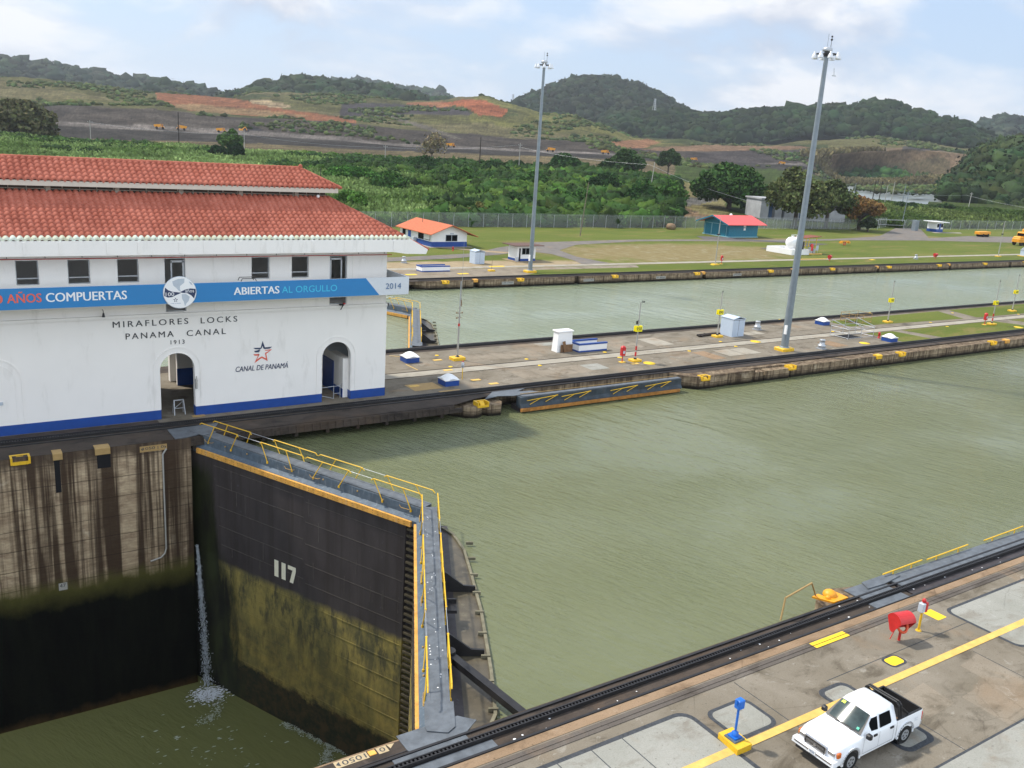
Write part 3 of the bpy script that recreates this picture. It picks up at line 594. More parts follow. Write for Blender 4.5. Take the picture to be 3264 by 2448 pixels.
forest('green wooded slope rising at the right edge beyond the pond', [(3000, 596), (3040, 560), (3080, 520), (3120, 478), (3160, 458), (3200, 450), (3264, 445), (3400, 430), (3700, 420)], 860, [(3000, 606), (3060, 628), (3120, 648), (3264, 668), (3700, 690)], 560, (.030, .050, .018), 4.6, 3600, 38, 200, 34, .72, (.14, .34))
forest('low bright green hummock of scrub beside the pond', [(2600, 545), (2650, 520), (2700, 512), (2790, 506), (2850, 515), (2890, 545)], 1100, [(2600, 560), (2750, 566), (2890, 562)], 1040, (.035, .080, .022), 4.5, 700, 39, 60)
# ------------------------------------------------------------------ thicket behind the fence, tall grass
def scrub():
    r = np.random.default_rng(77); x, y = scatter_polar(26000, -100, 3300, 700, 1400, 76)
    a = np.arctan2(x, y); D = np.hypot(x, y); j = np.clip(np.round((a - az[0]) / (az[1] - az[0])).astype(int), 0, nc - 1)
    i = np.array([np.clip(np.searchsorted(Ds[:, jj], dd), 1, nr - 1) for jj, dd in zip(j, D)]); tc_ = tint[i, j]
    k = (tc_[:, 1] > tc_[:, 0] * .80) & (sn(x, y, 35, 78) > .28) & (i < np.searchsorted(Ls, 6.6)); x, y, tc_ = x[k], y[k], tc_[k]; n = len(x); z = ground_z(x, y)
    S = r.uniform(.7, 2.6, (n, 1)) * np.array([[1.2, 1.2, .8]]); T = np.array([[.050, .066, .024]]) * r.uniform(.6, 1.7, (n, 1)) * (1 + r.normal(size=(n, 3)) * .1)
    V, F, Tt = blobs(np.stack([x, y, z + S[:, 2] * .2], -1), S, T, 1, .3, 79)
    tag(npmesh('scrub', V, F, M['leaf'], Tt), 'scattered dark scrub on the hillsides above the gravel terraces', 'scrub', kind='stuff')
def scatter_polar(n, px0, px1, D0, D1, seed, pw=.5):
    r = np.random.default_rng(seed); a0, a1 = azel(px0, 480)[0], azel(px1, 480)[0]
    a = r.uniform(a0, a1, n); D = np.sqrt(r.uniform(D0 ** 2, D1 ** 2, n)); x, y = D * np.sin(a), D * np.cos(a)
    return x, y
def thicket():
    x, y = scatter_polar(15000, -200, 2170, 195, 445, 51); k = y > 191; x, y = x[k], y[k]
    px, _ = topx(x, y, x * 0); nv = sn(x, y, 16, 61)
    bush = nv > np.interp(px, [0, 900, 1300, 1700, 2170], [.85, .55, .05, -.5, -.8]) - np.where(np.hypot(x, y) > 400, .5, 0)
    x, y = x[bush], y[bush]; z = ground_z(x, y); n = len(x); r = np.random.default_rng(52)
    far = np.clip((np.hypot(x, y) - 200) / 250, 0, 1)
    px, _ = topx(x, y, z)
    S = (np.interp(px, [0, 1300, 2000], [1.2, 1.6, 2.3]) * r.uniform(.5, 1.5, n))[:, None] * np.array([[1.15, 1.15, 1.0]]) * r.uniform(.85, 1.15, (n, 3))
    cl = sn(x, y, 11, 71)[:, None]
    base = np.where(cl > .35, np.array([[.072, .138, .024]]), np.where(cl < -.3, np.array([[.030, .068, .017]]), np.array([[.042, .090, .020]])))
    T = base * r.uniform(.55, 1.3, (n, 1)) * (1 + r.normal(size=(n, 3)) * .07)
    P = np.stack([x, y, z + S[:, 2] * .55], -1)
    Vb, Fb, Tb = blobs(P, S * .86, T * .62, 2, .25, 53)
    m = 38; cp = r.normal(size=(n * m, 3)); cp /= np.linalg.norm(cp, axis=1)[:, None]; cp[:, 2] = np.abs(cp[:, 2]) * 1.05 - .15
    cp = cp * np.repeat(S, m, 0) * r.uniform(.8, 1.12, (n * m, 1)) + np.repeat(P, m, 0)
    Vc, Fc, Tc = cards(cp, r.uniform(.30, .78, n * m), np.repeat(T, m, 0) * r.uniform(.65, 1.55, (n * m, 1)), 54)
    F3 = np.concatenate([Fc[:, [0, 1, 2]], Fc[:, [0, 2, 3]]]) + len(Vb)
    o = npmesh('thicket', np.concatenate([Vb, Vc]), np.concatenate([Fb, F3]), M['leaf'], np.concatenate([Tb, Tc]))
    tag(o, 'dense green thicket of shrubs covering the slope behind the chain-link fence', 'thicket', kind='stuff')
thicket(); scrub()
def tallgrass(name, n, px0, px1, D0, D1, hh, c0, c1, seed, label, w=.8):
    x, y = scatter_polar(n, px0, px1, D0, D1, seed); k = y > 191; x, y = x[k], y[k]; z = ground_z(x, y); n = len(x); r = np.random.default_rng(seed + 1)
    cl = np.clip(.5 + .8 * sn(x, y, 18, seed + 2), 0, 1)[:, None]; T = (np.array([c0]) * (1 - cl) + np.array([c1]) * cl) * r.uniform(.7, 1.35, (n, 1))
    hq = hh * r.uniform(.5, 1.25, n) * (1 + .35 * sn(x, y, 14, seed + 3)); a = r.uniform(0, 6.28, n); wv = w * r.uniform(.5, 1.4, n)
    lean = r.normal(size=(n, 2)) * .35 * hq[:, None]
    A = np.stack([x - np.cos(a) * wv / 2, y - np.sin(a) * wv / 2, z - .1], -1); B = np.stack([x + np.cos(a) * wv / 2, y + np.sin(a) * wv / 2, z - .1], -1)
    Cc = np.stack([x + lean[:, 0] + np.cos(a) * wv * .45, y + lean[:, 1] + np.sin(a) * wv * .45, z + hq], -1); Dd = np.stack([x + lean[:, 0] - np.cos(a) * wv * .5, y + lean[:, 1], z + hq * .85], -1)
    V = np.stack([A, B, Cc, Dd], 1).reshape(-1, 3); F = np.arange(4 * n).reshape(n, 4); TT = np.stack([T * .6, T * .6, T * 1.15, T * 1.1], 1).reshape(-1, 3)
    o = npmesh(name, V, F, M['grassblade'], TT); tag(o, label, 'tall grass', kind='stuff')
tallgrass('tall_grass', 90000, -200, 2160, 192, 450, 1.9, (.100, .160, .040), (.240, .320, .110), 81, 'tall light green grass covering the slope behind the fence')
tallgrass('tall_grass', 30000, 2640, 3450, 345, 462, 2.0, (.060, .10, .024), (.13, .17, .05), 91, 'reedy green grass in front of the pond at the right', 1.2)
tallgrass('tall_grass', 9000, 2560, 3300, 985, 1060, 5.0, (.15, .125, .06), (.21, .18, .085), 97, 'dry brown reeds along the far shore of the pond', 3.0)
# ================================================================== LOCK WALLS
lw = thing('lock_wall', 'near lock wall with dark tow track and stained concrete deck', 'lock wall', (0, YN, 0))
MB().box(-80, 12.9, -60, 24.6, -21, -.02).box(12.9, 15.6, -60, YN, -21, -.02).box(15.6, 40.4, -60, 21.6, -21, -.02).box(15.6, 37, 21.6, YN, -.55, -.02).prism([(34.6, 21.6), (35.4, 24.5), (36.9, 25.0), (38.4, 24.6), (40.4, 24.2), (40.4, 21.6)], -5, -.02).box(40.4, 60.5, -60, 22.4, -21, -.02).box(60.5, 900, -60, YN, -21, -.02).build('wall_body', M['wall_up'], lw, True)
cw = thing('lock_wall', 'middle lock wall carrying the white control house between the two lanes', 'lock wall', (0, YC0, 0))
mb = MB(); mb.box(-80, 14.8, YC0, YC1, -21, -.02).build('wall_body', M['wall_low'], cw, True)
mb = MB(); mb.box(14.8, 35.2, 62.6, YC1, -21, -.02).prism([(35.2, 62.6), (35.6, 61.0), (36.6, 59.75), (37.4, 59.55), (37.9, 59.8), (38.2, 60.1), (38.5, 59.65), (39.6, 59.5), (40.1, 60.2), (40.3, 62.6)], -6, -.30)
mb.box(35.2, 60.9, 61.9, YC1, -21, -.02)
mb.prism([(60.2, 61.9), (60.9, 60.6), (62.0, YC0), (70, YC0), (70, 61.9)], -6, -.02)
x = 60.9
mb.box(60.9, 900, 61.9, YC1, -21, -.02)
random.seed(5)
x = 62.0
segs = [(62.0, 64.7), (64.85, 65.7), (66.4, 69.6), (69.8, 71.3), (71.5, 75.2)]
for a_, b_ in segs: mb.prism([(a_, 61.95), (a_, YC0), (a_ + .15, YC0 - .12), (b_ - .15, YC0 - .12), (b_, YC0), (b_, 61.95)], -1.6, -.14 - random.random() * .1)
mb.box(62, 75.5, 60.4, 61.95, -21, -.05)
x = 75.5
while x < 420:
    wd = random.uniform(5, 15); mb.box(x, x + wd - .06, YC0 - random.uniform(0, .05), 61.95, -21, -.10); x += wd
mb.build('wall_body', M['wall_up'], cw, True)
# overhanging deck girders beside the gate recess under the control house
mb = MB(); mb.box(13.7, 35.3, YC0 + .1, 62.6, -.30, -.04).box(13.7, 36, YC0 + .02, YC0 + .3, -.62, -.30)
for i in range(34): mb.box(15 + i * .6, 15.12 + i * .6, YC0 - .04, YC0 + .02, -.60, -.08)
for i in range(9): mb.box(15 + i * 2.4, 15.25 + i * 2.4, YC0 + .35, 62.6, -1.0, -.31)
mb.build('deck_overhang', M['towpath'], cw, True)
fw = thing('lock_wall', 'far lock wall with row of yellow mooring brackets below the grass bank', 'lock wall', (0, YF, 0))
mb = MB(); mb.box(-80, 61.5, 118.4, 119.0, -21, -.03).box(-80, 62, 116.5, 118.4, -.45, -.06); mb.prism([(61.2, 119), (61.4, 117.4), (63.4, YF), (66, YF), (66, 119)], -6, -.04)
x = 66
for gap in (71.0, 90.2, 119.0, 143.3, 170.0, 196.5, 222): 
    mb.box(x, gap, YF, 119, -21, -.05); mb.box(gap, gap + 1.0, 117.2, 119, -21, -.05); x = gap + 1.0
mb.box(x, 900, YF, 119, -21, -.05); mb.build('wall_body', M['wall_up'], fw, True)
# deck surfaces (sheets just above the wall tops)
def decks():
    polysheet('pavement', [(-80, -60), (900, -60), (900, 22.0), (-80, 22.0)], .0, M['deck'])
    polysheet('pavement', [(-80, 22.0), (40.4, 22.0), (40.4, 22.4), (900, 22.4), (900, 22.4), (900, YN - .03), (60.5, YN - .03), (60.5, 22.4), (40.4, 22.4), (40.4, YN - .03), (-80, YN - .03)], .002, M['towpath'])
    polysheet('pavement', [(-80, 22.02), (-80, 22.45), (900, 22.45), (900, 22.02)], .006, M['rust'])
    polysheet('pavement', [(-80, YC0 + .02), (13.7, YC0 + .02), (13.7, 64.2), (-80, 64.2)], .0, M['towpath'])
    polysheet('pavement', [(13.7, YC0 + .3), (35.4, YC0 + .3), (38, YC0 + 1.2), (40.3, 61.2), (41, 62.0), (60.9, 62.0), (62.0, 61.0), (900, 61.0), (900, 63.3), (13.7, 63.3)], .0, M['towpath'])
    polysheet('pavement', [(13.7, 63.3), (900, 63.3), (900, 76.8), (-80, 76.8), (-80, 64.2), (13.7, 64.2)], .0, M['deck'])
    polysheet('pavement', [(-80, 76.8), (900, 76.8), (900, YC1 - .02), (-80, YC1 - .02)], .0, M['towpath'])
    polysheet('path', [(31.5, 68.75), (900, 68.75), (900, 70.2), (31.5, 70.2)], .006, M['pathc'])
    polysheet('pavement', [(-80, YF + .3), (900, YF + .3), (900, 118.9), (-80, 118.9)], .0, M['towpath'])
    polysheet('pavement', [(-80, 118.9), (82, 118.9), (86, 121.2), (96, 122.5), (110, 122.8), (112, 126.6), (-80, 126.6)], .004, M['deckfar'])
    polysheet('path', [(-80, 127.4), (1500, 124.6), (1500, 126.2), (-80, 129.4)], .010, M['pathc'])
decks()
# long dark steps and sealed joints that run with the rails
for y0, y1, x0, x1 in ((70.24, 70.34, 31.5, 600), (68.62, 68.68, 31.5, 600)):
    MB().box(x0, x1, y0, y1, 0, .03).build('curb', M['towpath'])['kind'] = 'structure'
# slab outlines on the middle wall
SLZ = [.0065]
def slabs(x0, x1, y0, y1, n, mt='slab', lean=.0):
    wdt = (x1 - x0) / n
    for i in range(n):
        a = x0 + i * wdt; SLZ[0] += .0006; polysheet('pavement', [(a + .05, y0), (a + wdt - .05, y0), (a + wdt - .05 + lean, y1), (a + .05 + lean, y1)], SLZ[0], M[mt])
slabs(44.0, 52.5, 71.6, 74.3, 5, 'deckfar'); slabs(45.4, 53.8, 64.6, 67.4, 4, 'deckfar'); slabs(62, 66, 71.5, 74.8, 2, 'deckfar'); slabs(67.5, 70.2, 71.5, 75.0, 1, 'pathc'); slabs(53.5, 55.8, 65.2, 67.2, 1, 'slab'); slabs(54.5, 57, 75.4, 76.6, 1, 'slab')
slabs(69, 71, 64.4, 67.8, 1, 'rust'); slabs(88.5, 91, 64.2, 67, 1, 'rust'); slabs(34.2, 37.0, 66.5, 64.5, 1, 'ochre'); slabs(83, 86, 72.5, 74, 2, 'pathc'); slabs(92, 96, 72.5, 75, 2, 'deckfar'); slabs(72, 77, 65.0, 67.6, 2, 'pathc')
# grass beds on the middle wall and the far bank
def bed(pts, mt='lawn', z=.012, name='ground'): return polysheet(name, pts, z, M[mt])
bed([(101.8, 75.9), (102.2, 72.3), (126.5, 71.2), (128.5, 76.5)]); bed([(100.2, 68.5), (100.4, 63.5), (106.5, 63.4), (105.5, 68.4)]); bed([(107.5, 68.5), (109, 63.4), (132, 63.4), (129.5, 68.5)]); bed([(131.5, 76.6), (130, 71.2), (160, 70.8), (162, 76.6)])
bed([(133.5, 68.4), (136, 63.4), (300, 63.4), (300, 68.4)]); bed([(164, 76.6), (163, 70.8), (300, 70.8), (300, 76.6)])
bed([(84.5, 121.6), (88, 123.9), (110, 123.6), (113, 125.3), (600, 123.0), (600, 119.2), (100, 119.2)], 'lawn', .016)
# asphalt service road on the far bank
polysheet('road', [(-100, 139), (66, 136.2), (80, 138.6), (92, 142.3), (101.5, 146.6), (104.0, 142), (103.0, 134), (101.5, 129.2), (108, 129.2), (107.0, 138), (109.5, 147), (120, 155.2), (142, 160.2), (160, 160.0), (185, 157.6), (215, 159.4), (250, 157.6), (297, 149.0), (318, 147), (1500, 120), (1500, 135), (318, 165), (292, 168), (262, 163), (244, 168.5), (240, 167), (215, 162.4), (184, 161.5), (160, 163.2), (142, 163.4), (112, 159.5), (98, 152), (88, 144.5), (70, 141), (-100, 144)], .014, M['asphalt'])
polysheet('road', [(244, 168), (262, 163.2), (296, 188), (300, 205), (330, 260), (322, 262), (292, 206), (284, 190)], .016, M['asphalt'])
polysheet('road', [(166, 163.4), (170, 170.0), (178, 168), (184, 161), (200, 152), (168, 143.5), (166.5, 145.5), (194, 152.5), (180, 158.5)], .018, M['asphaltdark'])
polysheet('path', [(84.5, 153.0), (88, 152.6), (97, 144.6), (94, 143.8)], .020, M['soil'])
polysheet('path', [(286, 176.2), (300, 175.0), (303, 177.6), (288, 179.4)], .022, M['pathc'])
# ------------------------------------------------------------------ near deck markings
MB().box(-40, 120, 21.50, 21.68, 0, .025).box(-40, 120, 21.72, 21.92, 0, .022).build('curb', M['strip'])['kind'] = 'structure'
def rrect(x0, x1, y0, y1, r, n=5):
    pts = []
    for cx, cy, a0 in ((x1 - r, y1 - r, 0), (x0 + r, y1 - r, 90), (x0 + r, y0 + r, 180), (x1 - r, y0 + r, 270)):
        for i in range(n + 1): t = R_(a0 + 90 * i / n); pts.append((cx + r * math.cos(t), cy + r * math.sin(t)))
    return pts
def cover(x0, x1, y0, y1, b, r=.45, mt='slab', joints=(), holes=0):
    polysheet('pavement', rrect(x0, x1, y0, y1, r + b * .6), .010, M['border'])
    polysheet('pavement', rrect(x0 + b, x1 - b, y0 + b, y1 - b, r), .014, M[mt])
    mb = MB()
    for j in joints: mb.box(j - .02, j + .02, y0 + b, y1 - b, .013, .017)
    if joints: mb.build('pavement', M['border'])['kind'] = 'structure'
cover(14.2, 23.3, 15.9, 21.0, .20, .5, joints=(17.1, 18.6, 20.0))
cover(23.75, 26.0, 18.6, 20.5, .16, .35)
cover(28.85, 30.6, 17.6, 19.35, .20, .3)
cover(28.75, 30.65, 15.05, 16.55, .22, .3, joints=())
cover(33.45, 34.5, 18.85, 19.6, .10, .18, 'paintbright')
cover(40.3, 50.5, 17.0, 20.9, .16, .4)
polysheet('pavement', rrect(39.15, 39.85, 20.4, 21.25, .05), .010, M['paintbright'])
polysheet('pavement', [(31.7, 21.72), (34.0, 21.72), (34.0, 21.92), (31.7, 21.92)], .028, M['paintbright'])
polysheet('pavement', [(31.7, 21.50), (34.0, 21.50), (34.0, 21.68), (31.7, 21.68)], .030, M['paintbright'])
polysheet('pavement', [(-30, 18.24), (120, 18.10), (120, 18.44), (-30, 18.60)], .020, M['paintline'])
cover(22.0, 60, 8.0, 14.15, .10, .3)

# long dark sealed joints on the near deck
mb = MB(); mb.box(30.0, 44, 19.62, 19.65, 0, .006).box(26.4, 26.43, 15.5, 21.4, 0, .006).box(30.9, 30.93, 8, 18.1, 0, .006).box(38, 38.03, 10, 18, 0, .006); mb.build('pavement', M['border'])['kind'] = 'structure'
for zi, (x0, x1, y0, y1, mt) in enumerate(((34.0, 36.8, 14.2, 16.4, 'deckfar'), (36.2, 37.8, 15.4, 17.8, 'deckfar'), (31.6, 33.4, 16.0, 17.6, 'deckfar'))):
    polysheet('pavement', [(x0, y0), (x1, y0 + .1), (x1 + .2, y1), (x0 + .1, y1 - .2)], .004 + .0015 * zi, M[mt])
# painted marks 1050 and a cover on the near tow track
sheet('pavement', -80, 12.9, YN - .03, 24.57, .0025, M['towpath'])
sheet('pavement', -80, 12.9, 24.50, 24.575, .006, M['rust'])
MB().box(-80, 12.9, 23.86, 23.90, 0, .02).build('curb', M['rail'])['kind'] = 'structure'
M['sandpaint'] = plain('sand_paint', (.42, .33, .20), .8, var=.1); mk = MB(); mk.add([(10.42, 23.84, .012), (11.62, 23.84, .012), (11.62, 23.5, .012), (10.42, 23.5, .012)], [(0, 1, 2, 3)])
mk.add([(11.98, 23.84, .012), (12.36, 23.84, .012), (12.36, 23.5, .012), (11.98, 23.5, .012)], [(0, 1, 2, 3)])
mk.add([(12.40, 23.84, .012), (12.68, 23.80, .012), (12.45, 23.6, .012)], [(0, 1, 2)])
mk.v = [(a, b + .66, c) for a, b, c in mk.v]; o = mk.build('painted_mark', M['sandpaint']); tag(o, 'painted 1050 distance mark on the near tow track by the gate', 'marking')
mk = MB(); put_text(mk, '1050', (11.55, 23.55, .016), (-1, 0, 0), (0, 1, 0), .86, .24, bold=.012); mk.v = [(a, 23.55 + 23.79 - b, c) for a, b, c in mk.v]
put_text(mk, '0', (12.27, 23.57, .016), (-1, 0, 0), (0, 1, 0), .2, .22, bold=.012)
mk.add([(10.6, 23.79, .016), (10.6, 23.55, .016), (10.46, 23.67, .016)], [(0, 1, 2)]); mk.v = [(a, b + .66, c) for a, b, c in mk.v]; mk.build('lettering', M['letter'], o)
tag(MB().bbox(11.66, 11.92, 24.22, 24.47, .0, .03, .01).build('cover_plate', M['orange']), 'small orange plate set in the tow track beside the 1050 mark', 'cover plate')
# ------------------------------------------------------------------ rack rails, rails
def rack(label, x0, x1, y, teeth=None, z=.0, wd=.24):
    t = thing('rack_rail', label, 'rail', (x0, y, 0), group='rack rails of the tow tracks')
    MB().box(x0, x1, y - wd / 2, y - wd / 2 + .05, z, z + .17).box(x0, x1, y + wd / 2 - .05, y + wd / 2, z, z + .17).box(x0, x1, y - wd / 2 + .05, y + wd / 2 - .05, z, z + .07).build('side_bars', M['rail'], t, True)
    if teeth:
        mb = MB(); xx = teeth[0]
        while xx < teeth[1]: mb.box(xx, xx + .07, y - wd / 2 + .05, y + wd / 2 - .05, z + .07, z + .15); xx += .155
        mb.build('teeth', M['rail'], t, True)
def flat_rail(label, x0, x1, y, z0=.0, hh=.07):
    tag(MB().box(x0, x1, y - .05, y + .05, z0, z0 + hh).build('rail', M['rail']), label, 'rail', 'smooth running rails')
rack('toothed black rack rail on the near tow track', -30, 400, 23.15, (8, 75))
rack('black rack rail in front of the control house on the middle wall', -40, 600, 62.55, (0, 36), wd=.34)
rack('black rack rail on the far side of the middle wall', 31.6, 600, 77.75, None, wd=.34)
rack('black rack rail on the far bank above the mooring brackets', -40, 600, 118.2, None, wd=.34)
flat_rail('thin running rail at the edge of the near wall', -30, 400, 23.70); flat_rail('running rail beside the rack in front of the control house', -40, 600, 61.75 + .2); flat_rail('running rail just behind the rack on the middle wall', -40, 600, 63.25)
flat_rail('running rail along the far edge of the middle wall', 31.6, 600, 78.5); flat_rail('running rail along the edge of the far bank', 62, 600, 117.2); flat_rail('running rail on the near tow track beside the orange curb', -30, 400, 22.52, 0, .04)
# ------------------------------------------------------------------ mooring brackets (yellow, on the wall edges)
def bracket_mesh(t):
    MB().box(-.55, -.43, -.22, .50, -.40, .04).box(.43, .55, -.22, .50, -.40, .04).box(-.43, .43, .36, .50, -.40, .04).box(-.43, .43, -.22, -.10, -.42, -.24).build('frame', M['yellow'], t)
    MB().prof([(-.12, -.28), (.34, -.28), (.34, -.05), (.2, .02), (-.05, -.12)], -.2, .2).build('horn', M['yellow'], t)
b0 = thing('mooring_bracket', 'x', 'mooring bracket', group='yellow mooring brackets on the wall edges'); bracket_mesh(b0)
blist = [(4.65, 59.7, 0, 'open yellow mooring bracket at the left end of the dark chamber wall'), (62.9, 59.55, 0, 'yellow bracket on the nose of the middle wall right of the recessed gate'), (75.4, 59.55, 0, 'yellow bracket on the middle wall near the foot of the tall mast'),
         (94.4, 59.55, 0, 'yellow bracket on the middle wall below the white-topped blue hatch'), (113.7, 59.55, 0, 'rightmost full yellow bracket on the middle wall edge'), (37.9, 59.75, 0, 'yellow bracket on the broken concrete nose left of the recessed gate'),
         (66.1, 116.2, 0, 'yellow bracket nearest the 2014 sign on the far wall'), (79.5, 116.2, 0, 'yellow bracket just left of the far mast on the far wall'), (98.6, 116.2, 0, 'first yellow bracket right of the far mast'), (117.6, 116.2, 0, 'second yellow bracket right of the far mast'),
         (137.0, 116.2, 0, 'far wall bracket left of the nearer tall mast pole'), (155.3, 116.2, 0, 'far wall bracket just right of the nearer tall mast pole'), (174.1, 116.2, 0, 'far wall bracket below the red life ring stand'), (192.6, 116.2, 0, 'far wall bracket below the white vent'),
         (211.2, 116.2, 0, 'far wall bracket second from the right edge'), (229, 116.2, 0, 'far wall bracket at the right edge of the picture')]
for i, (x, y, rz, lb) in enumerate(blist):
    if i == 0: b0.location = (x, y, 0); b0['label'] = lb
    else: dup(b0, (x, y, 0), rz, lb)
def pad(x, y, label, mt='orange', w=.9, dpt=.6):
    t = thing('roller_cover', label, 'roller cover', (x, y, 0), group='worn orange roller covers in the wall edges'); MB().prof([(-.12, -.4), (-.12, .0), (0.05, .06), (dpt, .06), (dpt, -.1), (.05, -.12), (.05, -.4)], -w / 2, w / 2).build('plate', M[mt], t); MB().cyl((-w * .4, .12, -.45), (w * .4, .12, -.45), .13).build('roller', M['rail'], t)
pad(6.7, 59.6, 'small worn orange cover on the dark chamber wall edge', 'ochre', .55); pad(9.3, 59.6, 'larger worn orange cover above a dark slot in the chamber wall', 'ochre', .9)
pad(90.1, 59.5, 'yellow cover over a slot in the middle wall below the scaffold frame', 'yellow', .9, .5); pad(116.9, 59.5, 'rust coloured cover over a slot near the right end of the middle wall', 'orange', .9, .5)
for x, lb in ((71.5, 'yellow roller in the first dark slot of the far wall'), (119.5, 'roller in the dark slot right of the dry grass'), (143.8, 'orange roller behind the nearer tall mast'), (170.5, 'orange roller in the slot under the fuel tank lawn'), (197, 'orange roller right of the white vent on the far wall')): pad(x, 116.6, lb, 'orange', .8, .4)
# dark slots and pipe on the lower chamber wall
mb = MB(); mb.box(6.48, 6.80, YC0 - .02, YC0, -2.6, -.35).box(8.95, 9.75, YC0 - .02, YC0, -1.35, -.12); mb.build('slot', M['dark'], cw, True)
MB().tube([(13.2, YC0 - .08, -.55), (12.95, YC0 - .1, -.9), (12.95, YC0 - .1, -7.7), (12.85, YC0 - .1, -8.05), (12.6, YC0 - .1, -8.3), (11.9, YC0 - .1, -8.45)], .055, 6).build('drain_pipe', M['concpole'], cw, True)
mb = MB(); mb.box(6.25, 6.75, YC0 - .03, YC0 - .005, -9.35, -8.85); mb.build('gauge_plate', M['concpole'], cw, True)
mk = MB(); put_text(mk, '47', (6.3, YC0 - .034, -9.15), (1, 0, 0), (0, 0, 1), .36, .25, bold=.01); mk.build('lettering', M['letter'], cw, True)
mb = MB(); mb.box(11.55, 13.25, YC0 - .02, YC0 - .003, -.62, -.22); mb.build('number_board', M['ochre'], cw, True)
mk = MB(); put_text(mk, '1050 | 0', (11.75, YC0 - .025, -.53), (1, 0, 0), (0, 0, 1), 1.3, .23, bold=.02)
mk.add([(11.62, YC0 - .025, -.42), (11.72, YC0 - .025, -.53), (11.72, YC0 - .025, -.31)], [(0, 1, 2)]).add([(13.2, YC0 - .025, -.42), (13.1, YC0 - .025, -.53), (13.1, YC0 - .025, -.31)], [(0, 1, 2)])
mk.build('lettering', M['letter'], cw, True)
# weathered number boards on the far wall
for x, s in ((77.2, '<00 | 950>'), (93.1, '0320 | 850'), (109, '0 800'), (128, '700')):
    MB().box(x - 1.1, x + 1.1, YF - .03, YF - .01, -.85, -.42).build('number_board', M['concpole'], fw, True)
    mk = MB(); put_text(mk, s, (x, YF - .035, -.75), (1, 0, 0), (0, 0, 1), 1.9, .24, bold=.01, align='C'); mk.build('lettering', M['letter'], fw, True)
